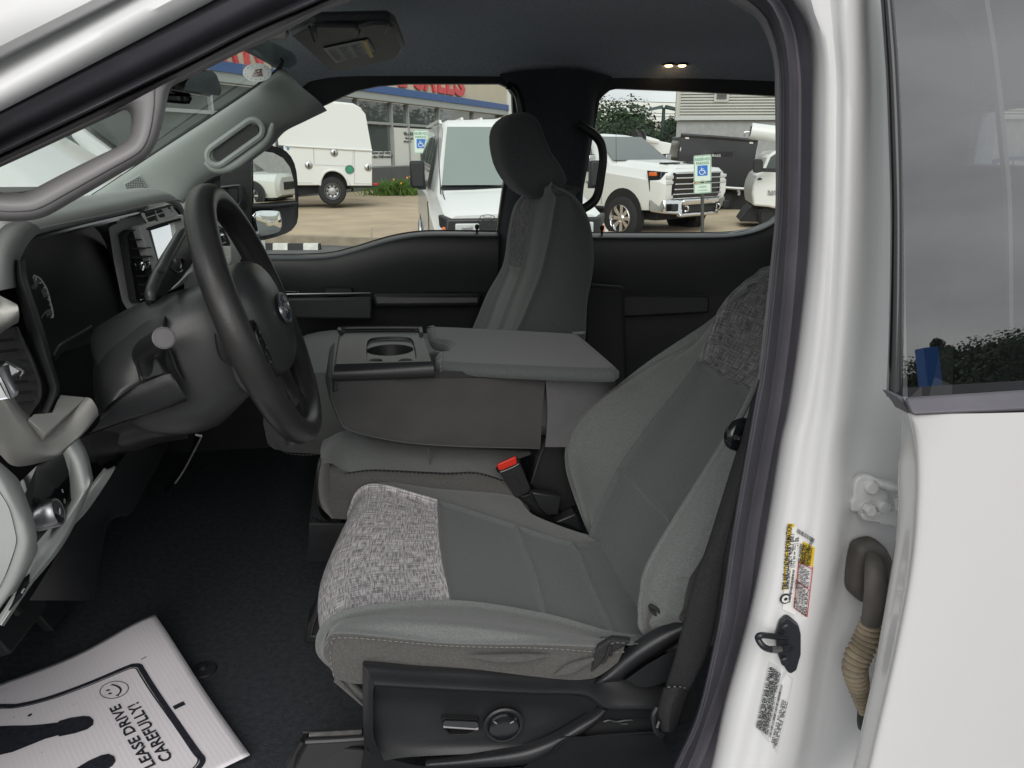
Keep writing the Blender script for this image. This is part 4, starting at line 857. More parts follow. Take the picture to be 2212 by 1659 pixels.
# end cap and rounded dash corner
strips('end_cap', [onY([(-500,420),(-500,700),(-500,1000),(-500,1400)],.725,zN), onY([(-200,520),(-200,750),(-200,1000),(-200,1450)],.718,zN), onY([(-10,590),(68,720),(118,900),(128,1020),(60,1230),(-10,1380)],.722,zN)], 'pillar_trim', da, n=30, label='grey end cap of the dashboard')
strips('dash_corner', [onY([(-60,500),(0,598),(72,720),(122,900),(132,1020),(64,1235),(-60,1450),(-140,1600)],.7235,zN), onY([(-60,400),(20,500),(110,660),(175,800),(215,900),(225,1060),(120,1350),(-40,1600)],.728,zN), onY([(-60,320),(60,440),(165,600),(240,780),(282,900),(292,1030),(240,1200),(40,1480)],.745,zN), onY([(-60,300),(110,450),(170,530),(250,740),(292,880),(302,1010),(300,1090),(150,1400)],.78,zN)], 'pillar_trim', da, n=40)
sw = [(165,512),(300,382),(520,290),(562,430),(576,620),(566,695),(300,1012),(290,880),(250,740),(200,620)]
swY = [.79,.80,.84,.85,.86,.86,.79,.785,.785,.785]
mesh('switch_panel', [pN(x,y,Yy) for (x,y),Yy in zip(sw,swY)], [tuple(range(len(sw)))], 'gloss_black', da, smooth=0, label='glossy black headlamp switch panel')
ss = [[(512,285),(560,430),(578,620),(570,690),(430,860),(300,1015),(282,1075),(170,1330),(-40,1660)], [(550,240),(610,380),(652,560),(645,640),(480,880),(330,1075),(270,1160),(180,1350),(-20,1670)], [(595,200),(670,340),(712,520),(695,610),(540,880),(400,1090),(290,1240),(190,1385),(0,1680)], [(640,162),(700,280),(738,440),(735,530),(605,845),(480,1062),(340,1240),(235,1366),(20,1690)]]
strips('switch_surround', [onY(ss[0],(.862,.79),zN), onY(ss[1],(.848,.772),zN), onY(ss[2],(.856,.770),zN), onY(ss[3],(.885,.778),zN), onY([(x+14,y) for x,y in ss[3]],(.97,.86),zN)], 'pillar_trim', da, n=60)
kc = pN(405,775,.80); kd = unit(V(.95,.10,.20))
lathe('lamp_knob', [(.0150,-.014),(.0158,.0),(.0152,.008),(.0140,.0095),(.0128,.009),(.0001,.0085)], kc, kd, 'satin', da, n=28)
lathe('knob_face', [(.0001,.0),(.0124,.0),(.012,.0006),(.0001,.0008)], kc+kd*.0090, kd, 'gloss_black', da, n=24)
sx2, sy2 = unit(np.cross(V(0,0,1),kd)), V(0,0,1)
for (x,y,r_) in ((440,608,.003),(310,748,.003),(482,590,.003),(498,680,.003),(448,655,.0015)):
    c_ = pN(x,y,.845 if x > 420 else .783); plate('switch_icon', [(r_*.7*math.cos(t), r_*math.sin(t)) for t in np.linspace(0,6.28,12,endpoint=False)], [[(r_*.4*math.cos(t), r_*.65*math.sin(t)) for t in np.linspace(0,6.28,12,endpoint=False)]], c_+kd*.004, sx2, sy2, 'mark', da, .0004)
plate('switch_icon', [(-.002,-.003),(.002,-.003),(.002,.003),(-.002,.002)], [], kc+kd*.0104, sx2, sy2, 'mark', da, .0004)
prism('lower_switch', [pN(x,y,.772) for x,y in [(242,1290),(240,1340),(180,1450),(75,1572),(70,1560),(150,1420),(190,1340)]], V(-.004,.01,0), 'gloss_black', da, .001)
tube('switch_icon', [pN(200,1385,.770),pN(186,1400,.770),pN(178,1420,.770)], .0010, 'mark', da, n=5)

# ---- steering column surround, knee panels, footwell
strips('column_cover', [onY([(1780,225),(1720,228),(1500,268),(1250,430),(1092,590),(1030,740),(1010,900),(1020,1100),(1050,1240),(1088,1352)],(1.09,1.0),zM), onY([(1790,232),(1750,245),(1590,320),(1370,500),(1220,660),(1150,800),(1120,920),(1120,1060),(1150,1180),(1140,1285)],(1.05,.972),zM), onY([(1800,280),(1770,330),(1700,430),(1560,600),(1430,740),(1370,840),(1330,930),(1310,1010),(1280,1080),(1220,1195)],(1.02,.968),zM), onY([(1790,260),(1790,340),(1790,450),(1770,570),(1740,680),(1710,760),(1680,820),(1640,880),(1590,940),(1500,1015)],(1.02,.985),zM), onY([(1830,280),(1840,380),(1850,500),(1855,610),(1860,690),(1862,750),(1858,800),(1850,840),(1830,880),(1810,895)],(1.05,1.005),zM)], 'col_plastic', da, n=40, label='smooth dark grey steering column surround')
tube('cover_seam', onY([(1480,735),(1482,780),(1500,850),(1520,930),(1540,1000)],.968,zM), .0012, 'deep_black', da, n=5)
tube('cover_seam', onY([(1705,720),(1740,790),(1780,850),(1812,892)],.985,zM), .0012, 'deep_black', da, n=5)
prism('stalk_slot', onY([(1500,800),(1700,720),(1800,890),(1660,930),(1590,960),(1545,940)],.984,zM), V(0,.01,0), 'mid_plastic', da, .002)
strips('knee_panel', [onY([(1088,1352),(1215,1195),(1300,1102),(1540,1002),(1815,892),(1880,905)],(.980,.990),zM), onY([(1080,1420),(1250,1270),(1400,1180),(1640,1090),(1850,1000),(1940,1010)],(.978,.988),zM), onY([(980,1530),(1200,1440),(1400,1360),(1640,1290),(1880,1200),(2020,1140)],(.982,.990),zM), onY([(865,1592),(1100,1500),(1320,1420),(1500,1370),(1830,1262),(2040,1180)],(.995,1.0),zM)], 'dark_plastic', da, n=40)
strips('knee_panel', [onY([(870,1600),(1100,1510),(1320,1428),(1500,1378),(1830,1270),(2100,1170)],(1.01,1.03),zM), onY([(860,1680),(1120,1620),(1340,1540),(1560,1470),(1860,1370),(2180,1300)],(1.04,1.06),zM), onY([(1000,1800),(1240,1700),(1420,1640),(1640,1580),(1880,1540),(2230,1480)],(1.06,1.07),zM), onY([(1100,1900),(1300,1780),(1500,1700),(1700,1630),(1980,1565),(2240,1500)],(1.10,1.10),zM)], 'dark_plastic', da, n=40)
hexa('column_bracket', [pM(1830,1330,1.04),pM(1980,1560,1.04),pM(2225,1480,1.04),pM(2090,1165,1.04)], [pM(1830,1330,1.12),pM(1980,1560,1.12),pM(2225,1480,1.12),pM(2090,1165,1.12)], 'dark_plastic', da, .006)
strips('lower_panel', [onY([(640,165),(850,90),(1050,15),(1300,-60)],(1.0,1.05),zN), onY([(690,240),(880,180),(1060,130),(1360,70)],(1.02,1.08),zN), onY([(720,340),(900,290),(1090,230),(1300,150),(1400,125),(1520,122)],(1.06,1.12),zN), onY([(720,370),(900,320),(1090,270),(1300,200),(1400,180),(1540,160)],(1.12,1.18),zN)], 'dark_plastic', da, n=40)
tube('panel_clip', [pN(985,163,1.06),pN(1003,162,1.06)], .0022, 'mark', da, n=6)
tube('panel_wire', [pN(860,205,1.06),pN(900,190,1.06),pN(950,186,1.06),pN(995,188,1.06)], .0012, 'mid_plastic', da, n=5)
tube('panel_wire', [pN(680,222,1.04),pN(780,186,1.04)], .0012, 'mid_plastic', da, n=5)
strips('dash_edge_highlight', [onY([(930,385),(940,400),(870,520),(720,740),(612,860)],(1.06,.95),zN), onY([(880,410),(840,450),(760,545),(690,650),(612,850)],(1.03,.94),zN), onY([(850,400),(745,535),(710,600),(660,700),(600,840)],(1.05,.95),zN)][::-1], 'dash_light', da, n=24)  # pale strip draws the highlight on the dashboard's lower edge
strips('kick_panel', [onY([(1060,240),(940,400),(800,620),(630,850),(500,1060),(240,1480)],(1.10,1.0),zN), onY([(1250,230),(1150,420),(1020,640),(870,830),(820,1060),(740,1480)],(1.24,1.12),zN), onY([(1390,150),(1330,300),(1200,540),(1060,780),(860,850),(760,1450)],(1.32,1.20),zN)], 'dark_plastic', da, n=30)
tube('pedal_bracket', onY([(1430,525),(1500,420),(1570,290),(1640,150),(1630,138),(1595,128)],1.25,zN), .0016, 'steel', da, n=6)
strips('pedal_arm', [onY([(1590,130),(1560,250),(1500,360),(1420,480),(1330,560)],1.28,zN), onY([(1640,150),(1570,290),(1500,420),(1430,525),(1360,600)],1.26,zN)], 'gloss_black', da, n=16, nv=2)
for x in (-.64,-.56):
    pass
tube('pedal_lever', [V(-.78,1.22,1.16),V(-.70,1.22,1.05),V(-.66,1.22,.96)], .009, 'deep_black', da, n=8)
hexa('brake_pedal', [V(-.665,1.15,.925),V(-.645,1.15,.93),V(-.645,1.29,.93),V(-.665,1.29,.925)], [V(-.695,1.15,.985),V(-.675,1.15,.99),V(-.675,1.29,.99),V(-.695,1.29,.985)], 'rubber_black', da, .004)
hexa('gas_pedal', [V(-.70,1.36,.83),V(-.68,1.36,.83),V(-.68,1.43,.83),V(-.70,1.43,.83)], [V(-.78,1.36,.98),V(-.76,1.36,.985),V(-.76,1.43,.985),V(-.78,1.43,.98)], 'rubber_black', da, .004)

# ================================================================== steering wheel and column
sw_ = part('steering_wheel', 'dark grey steering wheel with oval emblem')
C = V(-.203,1.10,1.477); tl_, yw_ = .3175, .0433
n_ = V(math.cos(tl_)*math.cos(yw_), math.cos(tl_)*math.sin(yw_), math.sin(tl_)); a_ = unit(V(-n_[1], n_[0], 0)); b_ = np.cross(n_, a_)
def W(u, v, s=0): return C+a_*u+b_*v+n_*s
RW = .1726
tube('rim', [W(RW*math.cos(t), RW*math.sin(t)) for t in np.linspace(0, 2*math.pi, 64, endpoint=False)], [.0172+.0016*math.exp(-((((math.degrees(t)) % 360)-a0)/14)**2) if False else .0172 for t in np.linspace(0, 2*math.pi, 64, endpoint=False) for a0 in (0,)], 'rim_leather', sw_, closed=True, n=18, sub=2, flat=(n_, 1.12), smooth=180)
# airbag pad
def pad(s, k, dv=0): return [W(u*k, v*k+dv, s) for u, v in [(-.078,.05),(-.05,.072),(0,.078),(.05,.072),(.078,.05),(.088,.01),(.082,-.035),(.055,-.075),(0,-.085),(-.055,-.075),(-.082,-.035),(-.088,.01)]]
loft('airbag_pad', [pad(-.045,.80),pad(-.02,.98),pad(.002,1.0),pad(.018,.90),pad(.028,.68),pad(.033,.35),pad(.034,.05)], 'col_plastic', sw_, nu=3, nv=3, smooth=60, label='smooth airbag pad of the steering wheel')
em = [(.042*math.cos(t), .0215*math.sin(t)) for t in np.linspace(0,2*math.pi,28,endpoint=False)]
em2 = [(.038*math.cos(t), .0180*math.sin(t)) for t in np.linspace(0,2*math.pi,28,endpoint=False)]
plate('emblem_ring', em, [em2], W(0,.0,.0365), a_, b_, 'satin', sw_, .003)
plate('emblem', em2, [], W(0,.0,.036), a_, b_, 'blue_car', sw_, .002)
text('emblem_script', 'Ford', W(0,-.008,.0376), a_, b_, 'satin', sw_, .030, .0006, align='CENTER')
# spokes: two side arms with switch pods and a split lower arm
for sgn in (-1, 1):
    sec = []
    for q, hh, tt in ((.070,.032,.016),(.105,.027,.013),(.135,.024,.012),(.165,.027,.013)):
        v0 = -.010-(q-.07)*.28; sec.append([W(sgn*q, v0+hh*math.cos(t), -.012+tt*math.sin(t)) for t in np.linspace(0,2*math.pi,12,endpoint=False)])
    loft('spoke', sec, 'rim_leather', sw_, nu=3, smooth=60)
    o1 = [(sgn*x, y) for x, y in ((.088,.012),(.128,.002),(.134,-.028),(.126,-.052),(.092,-.048))]
    loft('switch_pod', [[W(u,v,-.004) for u,v in o1],[W(u,v,.008) for u,v in o1],[W(sgn*.11+(u-sgn*.11)*.8,-.02+(v+.02)*.8,.0105) for u,v in o1]], 'gloss_black', sw_, smooth=30)
    for k,(u,v) in enumerate(((.100,-.004),(.115,-.010),(.100,-.026),(.117,-.030),(.112,-.043))):
        plate('switch_mark', rrect(-.0022,-.0006,.0022,.0006,.0005,2) if k % 2 else [(.0018*math.cos(t),.0018*math.sin(t)) for t in np.linspace(0,6.28,8,endpoint=False)], [], W(sgn*u,v,.0112), a_, b_, 'mark_dim', sw_, .0004)
    sec = []
    for q, hw, tt in ((.072,.020,.014),(.11,.013,.011),(.14,.013,.011),(.165,.022,.013)):
        u0 = sgn*(.030+(q-.07)*.42); sec.append([W(u0+hw*math.cos(t), -q, -.012+tt*math.sin(t)) for t in np.linspace(0,2*math.pi,12,endpoint=False)])
    loft('spoke', sec, 'rim_leather', sw_, nu=3, smooth=60)
co = part('steering_column', 'grey steering column shroud with turn stalk and gear lever')
def shr(s, ru, rv, dv=0, e=.7): 
    o = []
    for t in np.linspace(0,2*math.pi,20,endpoint=False):
        c, q = math.cos(t), math.sin(t); o.append(W(ru*math.copysign(abs(c)**e,c), dv+rv*math.copysign(abs(q)**e,q), s))
    return o
loft('shroud', [shr(-.028,.058,.062,-.008),shr(-.045,.072,.078,-.014),shr(-.075,.080,.088,-.020),shr(-.11,.082,.096,-.026),shr(-.15,.080,.094,-.024),shr(-.19,.075,.082,-.018),shr(-.205,.066,.070,-.014),shr(-.207,.03,.03,-.014)], 'col_plastic', co, nu=3, nv=2, smooth=60)
tube('shroud_seam', onY([(1395,1010),(1400,1060),(1415,1130),(1440,1175),(1500,1215),(1550,1280),(1590,1390)],1.014,zE), .0012, 'deep_black', co, n=5)
tube('column_gap_shade', onY([(1820,560),(1845,630),(1880,740),(1920,840),(1990,960)],(1.008,1.004),zM), [.0005,.003,.004,.0035,.0015], 'deep_black', co, n=8)  # black tube stands in for the shade between column cover and shroud
# turn stalk pointing at the door
tube('turn_stalk', [pM(1785,500,.895),pM(1740,522,.915),pM(1690,550,.935),pM(1600,610,.965),pM(1555,680,.978),pM(1570,770,.985),pM(1620,860,.995)], [.0120,.0121,.0121,.0125,.0125,.0108,.0120], 'dark_plastic', co, n=20)
sd = unit(pM(1785,500,.895)-pM(1740,522,.915))
lathe('stalk_cap', [(.0122,-.003),(.0128,-.001),(.0124,.0008),(.0114,.0012),(.0112,.0006),(.0108,.0012),(.0001,.0016)], pM(1785,500,.895), sd, 'stalk_cap', co, n=28)
# gear lever behind the wheel
def lv_(pts, X, dY): return [PX(zQ(x,y), X) for x,y in pts]
lo1 = [(655,424),(600,428),(560,480),(480,610),(400,740),(340,880),(330,890),(285,960),(240,1090),(232,1180),(255,1260),(300,1270),(330,1190),(430,1100),(560,960),(640,860),(720,760),(700,560)]
c0 = np.mean([PX(zQ(x,y), -.335) for x,y in lo1], axis=0)
base_ = [PX(zQ(x,y), -.335) for x,y in lo1]
loft('gear_lever', [[c0+(p-c0)*k+V(dx,0,0) for p in base_] for dx, k in ((-.008,.90),(-.005,.98),(0,1.0),(.004,.97),(.006,.88))], 'dark_plastic', co, nu=2, smooth=50)
rid = [(640,432),(590,470),(520,590),(450,710),(385,840),(345,900),(300,1000),(262,1110),(262,1200)]
tube('lever_edge', [PX(zQ(x,y), -.324) for x,y in rid], [.005,.007,.0075,.0075,.0075,.0075,.0075,.0075,.006], 'col_plastic', co, n=10)
tube('lever_seam', [PX(zQ(330,884), -.316),PX(zQ(370,890), -.3155),PX(zQ(405,886), -.317)], .0012, 'deep_black', co, n=5)
ring('lever_button', [PX(zQ(x,y), -.317) for x,y in [(446,820),(505,735),(610,730),(640,760),(600,880),(560,910)]], [PX(zQ(x,y), -.317) for x,y in [(462,822),(515,750),(605,742),(622,762),(590,868),(555,890)]], 'gloss_black', co, V(-.004,0,0))
pb_ = PX(zQ(530,805), -.3155)
text('lever_mark', '+', pb_, V(0,1,0), unit(V(-.25,-.15,1)), 'mark', co, .018, .0005)
tube('lever_mark', [PX(zQ(586,884), -.315),PX(zQ(604,866), -.315)], .0010, 'mark', co, n=4)
strips('column_collar', [[PX(zQ(x,y), -.300) for x,y in [(440,1100),(540,1060),(640,990),(700,900),(722,850)]], [PX(zQ(x,y), -.298) for x,y in [(470,1085),(550,1020),(620,950),(680,895),(712,885)]], [PX(zQ(x,y), -.31) for x,y in [(500,1050),(570,980),(640,900),(690,830),(720,770)]]], 'pillar_trim', co, n=20)
# ================================================================== seats
TL_ = np.array([0,.018,.04,.075,.13,.22,.35,.5,.65,.78,.87,.925,.96,.982]); NT = len(TL_)
def crom_t(P):
    P = np.asarray(P, float); Q = np.vstack([2*P[0]-P[1], P, 2*P[-1]-P[-2]]); out = []; t = TL_[:, None]
    for i in range(len(P)-1):
        p0, p1, p2, p3 = Q[i:i+4]; out.append(.5*((2*p1)+(-p0+p2)*t+(2*p0-5*p1+4*p2-p3)*t**2+(-p0+3*p1-3*p2+p3)*t**3))
    out.append(P[-1:]); return np.vstack(out)
def cgrid_t(rows):
    a = np.asarray(rows, float); b = np.stack([crom_t(r_) for r_ in a]); return np.stack([crom_t(b[:, j]) for j in range(b.shape[1])], axis=1)
def surf(rows, nu, nv):
    g = cgrid_t(rows); du = np.gradient(g, axis=0); dv = np.gradient(g, axis=1)
    n = np.cross(du, dv); n /= np.linalg.norm(n, axis=2)[..., None]+1e-12
    return g, n
def panels(rows, nu, nv, spec, parent, sign=1, dep=.006, wid=.007):
    """spec: name, r0, r1, c0, c1, material, seam flags (r0,r1,c0,c1), label"""
    nu = nv = NT; g, nrm = surf(rows, nu, nv); out = {}
    for name, r0, r1, c0, c1, m, fl, lab in spec:
        s = g[r0*nu:r1*nu+1, c0*nv:c1*nv+1].copy(); nn = nrm[r0*nu:r1*nu+1, c0*nv:c1*nv+1]*sign
        cr = np.concatenate([np.zeros((1, s.shape[1])), np.cumsum(np.linalg.norm(np.diff(s, axis=0), axis=2), 0)]); cc = np.concatenate([np.zeros((s.shape[0], 1)), np.cumsum(np.linalg.norm(np.diff(s, axis=1), axis=2), 1)], axis=1)
        d = np.zeros(s.shape[:2])
        for k, dist in enumerate((cr, cr[-1:]-cr, cc, cc[:, -1:]-cc)):
            if fl[k]: d = np.maximum(d, np.exp(-(dist/wid)**2))
        puff = .0025*np.clip(np.minimum(np.minimum(cr if fl[0] else 1, (cr[-1:]-cr) if fl[1] else 1), np.minimum(cc if fl[2] else 1, (cc[:, -1:]-cc) if fl[3] else 1))/.05, 0, 1)
        s = s+nn*(puff-dep*d)[..., None]
        uu = cr.mean(1); vv = cc.mean(0); U, Wv = np.meshgrid(vv, uu)
        f = grid_faces(s.shape[0], s.shape[1]); f = f if sign > 0 else [x[::-1] for x in f]
        out[name+str(r0)+str(c0)] = mesh(name, s.reshape(-1, 3), f, m, parent, uv=np.stack([U.ravel()*18, Wv.ravel()*18], 1), label=lab, smooth=180)
    return g, nrm
ds = part('driver_seat', 'grey cloth driver seat with light woven panel on the cushion front')
jz = lambda x, y, z: PZ(zJ(x, y), z)
jy = lambda x, y, Y: PY(zJ(x, y), Y)
F2 = [V(-.07,1.33,.96),V(-.098,1.345,1.02),V(-.098,1.348,1.06),V(-.060,1.350,1.103),jy(850,158,1.35),jy(1240,203,1.335),jy(1360,302,1.30),jy(1600,398,1.27),jy(1750,470,1.25)]
F1 = [p+V(.01,.030,-.035) for p in F2]; F0 = [p+V(.01,.028,-.12) for p in F2]
F3 = [V(-.08,1.31,.955),V(-.112,1.325,1.02),V(-.112,1.325,1.065),V(-.075,1.327,1.105),V(.042,1.272,1.091),V(.178,1.215,1.06),V(.268,1.170,1.044),V(.34,1.19,1.03),V(.42,1.19,1.02)]
MM = [V(-.07,1.10,.95),V(-.125,1.10,.99),V(-.153,1.10,1.045),V(-.108,1.10,1.088),V(.038,1.10,1.087),V(.182,1.08,1.056),V(.27,1.04,1.040),V(.34,1.04,1.027),V(.42,1.04,1.02)]
N3 = [V(-.05,.93,.955),V(-.095,.925,1.0),V(-.133,.925,1.052),V(-.098,.932,1.096),V(.044,.946,1.090),V(.176,.938,1.062),V(.265,.900,1.050),V(.33,.885,1.046),V(.42,.88,1.04)]
N2 = [V(-.04,.90,.96),V(-.085,.897,1.005),V(-.121,.897,1.056),jz(345,862,1.104),jz(900,880,1.110),jz(1380,925,1.088),jz(1650,955,1.070),jz(1850,962,1.055),jz(2050,1000,1.05)]
N1 = [V(-.05,.872,.965),jy(288,1110,.872),jy(282,990,.876),jy(350,944,.878),jy(900,987,.862),jy(1400,1000,.850),jy(1690,1020,.842),jy(1840,1020,.838),jy(2000,1020,.835)]
N0 = [V(-.05,.862,.97),jy(322,1215,.868),jy(312,1195,.862),jy(450,1215,.855),jy(900,1190,.848),jy(1350,1200,.838),jy(1660,1190,.832),jy(1790,1130,.835),jy(1980,1110,.835)]
NN = [p+V(.01,.03,-.004) for p in N0]
rows = [F0,F1,F2,F3,MM,N3,N2,N1,N0,NN]
g, nr_ = panels(rows, 8, 9, [
  ('cushion_bolster',0,3,0,8,'cloth',(0,1,0,0),None),
  ('woven_panel',3,5,0,4,'woven',(1,1,0,1),'light grey cross-hatched woven panel at the cushion front'),
  ('cushion_insert',3,5,4,5,'cloth_insert',(1,1,1,1),None),
  ('cushion_insert',3,5,5,6,'cloth_insert',(1,1,1,1),None),
  ('cushion_insert',3,5,6,8,'cloth_insert',(1,1,1,0),None),
  ('cushion_bolster',5,7,0,8,'cloth',(1,1,0,0),None),
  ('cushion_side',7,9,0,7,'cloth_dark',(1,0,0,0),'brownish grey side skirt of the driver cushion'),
  ], ds, sign=-1, dep=.007, wid=.0045)
def seam(gr, nrm, sl, sgn, parent, m='deep_black', r=.0013):
    P = gr[sl]+nrm[sl]*sgn*-.0012; tube('seam', P[::3], r, m, parent, n=5, sub=1, smooth_path=False)
A_ = slice
for sl in ((3*NT,A_(2*NT,8*NT)),(5*NT,A_(2*NT,8*NT)),(A_(3*NT,5*NT+1),4*NT),(A_(3*NT,5*NT+1),5*NT),(A_(3*NT,5*NT+1),6*NT),(7*NT,A_(2*NT,7*NT))): seam(g, nr_, sl, -1, ds)
stitch('seat_stitching', [p+V(0,-.0075,-.0005) for p in g[7*NT, 2*NT+4:int(7*NT)]], 'thread', ds)
stitch('seat_stitching', [p+V(-.001,-.002,0) for p in [jy(283,1000,.874),jy(276,1030,.872),jy(282,1100,.868),jy(296,1170,.862)]], 'thread', ds)
# folds in the side cloth
tube('cloth_fold', [jy(1000,1060,.842),jy(1150,1072,.838),jy(1300,1070,.834),jy(1440,1058,.836)], [.001,.0045,.005,.001], 'cloth_dark', ds, n=10)
tube('cloth_fold', [jy(1470,1165,.832),jy(1560,1125,.828),jy(1680,1075,.828)], [.001,.006,.002], 'cloth_dark', ds, n=10)
prism('cloth_flap', [jy(x,y,.826) for x,y in [(1690,1025),(1750,985),(1770,975),(1880,985),(1850,1010),(1790,1040),(1745,1080),(1660,1160),(1680,1080)]], V(.004,.012,.0), 'webbing', ds, .003)
stitch('seat_stitching', [jy(1770,998,.822),jy(1790,990,.822),jy(1870,995,.822)], 'thread_dim', ds, r=.0006)
tube('cloth_flap_edge', [jy(1770,1060,.823),jy(1765,1010,.822),jy(1745,1070,.823),jy(1720,1100,.825)], .002, 'webbing', ds, n=6)

# backrest
kz = lambda x, y, Y: PY(zK(x, y), Y); gz_ = lambda x, y, Y: PY(zG(x, y), Y)
u1 = [jy(1690,470,1.27),jy(1570,190,1.335),gz_(385,1500,1.345),gz_(450,1262,1.345),gz_(860,893,1.335),gz_(1300,588,1.30),gz_(1500,395,1.25),gz_(1610,318,1.20)]
u0 = [p+V(.07,.022,.0) for p in u1]; u0_ = [p+V(.14,.0,.0) for p in u1]
u2 = [jy(1720,480,1.25),jy(1612,215,1.312),gz_(408,1435,1.322),gz_(540,1192,1.32),gz_(900,934,1.312),gz_(1243,742,1.29),gz_(1420,520,1.245),gz_(1590,370,1.19)]
u3 = [V(.318,1.215,1.01),V(.335,1.235,1.07),V(.369,1.24,1.151),V(.417,1.24,1.225),V(.497,1.224,1.347),V(.542,1.245,1.435),V(.572,1.215,1.488),V(.595,1.18,1.515)]
u4 = [V(.325,1.10,1.01),V(.346,1.12,1.07),V(.386,1.125,1.151),V(.428,1.12,1.225),V(.502,1.118,1.350),V(.545,1.12,1.440),V(.572,1.12,1.495),V(.605,1.12,1.524)]
u5 = [V(.330,.95,1.01),V(.350,.985,1.08),V(.388,1.000,1.151),V(.430,.995,1.231),V(.502,1.010,1.354),V(.55,1.0,1.445),V(.58,1.02,1.495),V(.61,1.05,1.52)]
r6_ = kz(690,160,.890)
u6 = [kz(622,690,.868),kz(596,575,.880),kz(606,430,.886),r6_,r6_+V(.105,.02,.17),r6_+V(.165,.05,.27),r6_+V(.20,.09,.33),r6_+V(.24,.13,.37)]
r7_ = kz(980,190,.838)
u65 = [kz(700,650,.845),kz(690,560,.846),kz(730,400,.848),kz(850,160,.850),kz(850,160,.850)+V(.105,.02,.17),kz(850,160,.850)+V(.165,.05,.27),kz(850,160,.850)+V(.20,.09,.33),kz(850,160,.850)+V(.24,.13,.37)]
u7 = [kz(850,600,.838),kz(866,500,.836),kz(905,320,.836),r7_,r7_+V(.105,.02,.17),r7_+V(.165,.05,.27),r7_+V(.20,.09,.33),r7_+V(.24,.13,.37)]
u8 = [p+V(.06,.012,0) for p in u7]; u9 = [p+V(.12,.06,0) for p in u7]
cols = [u0_,u0,u1,u2,u3,u4,u5,u6,u65,u7,u8,u9]
L = [[c[k] for c in cols] for k in range(8)]
bot = [p+V(.05,0,-.04) for p in L[0]]
top = [p+V(.09,0,.0)+(V(YC,1.11,0)-V(YC,p[1],0))*.25 for p in L[-1]]
brow = [bot]+L+[top]
g2, n2 = panels(brow, 8, 6, [
  ('backrest_bolster',0,5,0,3,'cloth',(0,0,0,1),None), ('backrest_bolster',0,5,3,4,'cloth',(0,0,1,1),None),
  ('backrest_insert',0,3,4,6,'cloth_insert',(0,1,1,1),None), ('backrest_insert',3,5,4,6,'cloth_insert',(1,1,1,1),None),
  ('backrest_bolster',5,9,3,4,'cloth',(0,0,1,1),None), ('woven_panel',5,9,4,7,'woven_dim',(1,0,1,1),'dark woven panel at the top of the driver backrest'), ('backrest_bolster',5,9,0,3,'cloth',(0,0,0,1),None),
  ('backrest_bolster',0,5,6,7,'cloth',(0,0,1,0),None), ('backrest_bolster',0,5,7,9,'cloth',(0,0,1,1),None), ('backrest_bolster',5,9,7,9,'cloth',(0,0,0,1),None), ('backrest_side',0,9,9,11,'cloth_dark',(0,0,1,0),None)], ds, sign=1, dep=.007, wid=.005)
nv_ = NT
for sl in ((A_(NT,6*NT),3*NT),(A_(NT,9*NT),4*NT),(3*NT,A_(4*NT,6*NT+1)),(5*NT,A_(4*NT,7*NT)),(A_(NT,5*NT),6*NT),(A_(NT,7*NT),9*NT)): seam(g2, n2, sl, 1, ds)
stitch('seat_stitching', [p+V(-.002,.0005,.0015) for p in g2[2*NT:6*NT, 3*nv_]], 'thread_dim', ds, r=.0006, dash=.005)
stitch('seat_stitching', [p+V(-.006,.002,.007) for p in g2[2*NT:6*NT, 3*nv_]], 'thread_dim', ds, r=.0006, dash=.005)
stitch('seat_stitching', [p+V(-.003,-.003,0) for p in g2[1*NT+2:6*NT, 9*nv_]], 'thread', ds)
tube('bolster_piping', [p+V(-.003,-.001,.001) for p in g2[1*NT-4:6*NT, 7*nv_]][::5], .0042, 'cloth', ds, n=8, sub=2)
# bolster foot, folded cloth, recliner arms
prism('bolster_foot', [kz(x,y,.852) for x,y in [(622,690),(612,640),(640,512),(690,560),(760,590),(870,600),(740,608),(660,660)]], V(.02,.05,.0), 'cloth_dark', ds, .006)
tube('bolster_loop', [kz(645,510,.848),kz(690,535,.846),kz(740,585,.846),kz(700,580,.848),kz(660,545,.85),kz(645,515,.848)], .0028, 'webbing', ds, n=8)
hd_ = [[V(.66+dx, 1.11+w_*math.copysign(abs(math.cos(t))**.7,math.cos(t)), 1.60+h_*math.copysign(abs(math.sin(t))**.7,math.sin(t))) for t in np.linspace(0,2*math.pi,16,endpoint=False)] for dx,w_,h_ in ((-.055,.03,.03),(-.05,.105,.07),(-.02,.125,.09),(.03,.125,.088),(.06,.10,.07),(.068,.04,.03))]
loft('headrest', hd_, 'woven_dim', ds, nu=3, nv=2, smooth=180, label='dark headrest of the driver seat partly hidden by the pillar')
for y in (1.04,1.18): tube('headrest_post', [V(.665,y,1.50),V(.665,y,1.58)], .006, 'satin', ds, n=8)

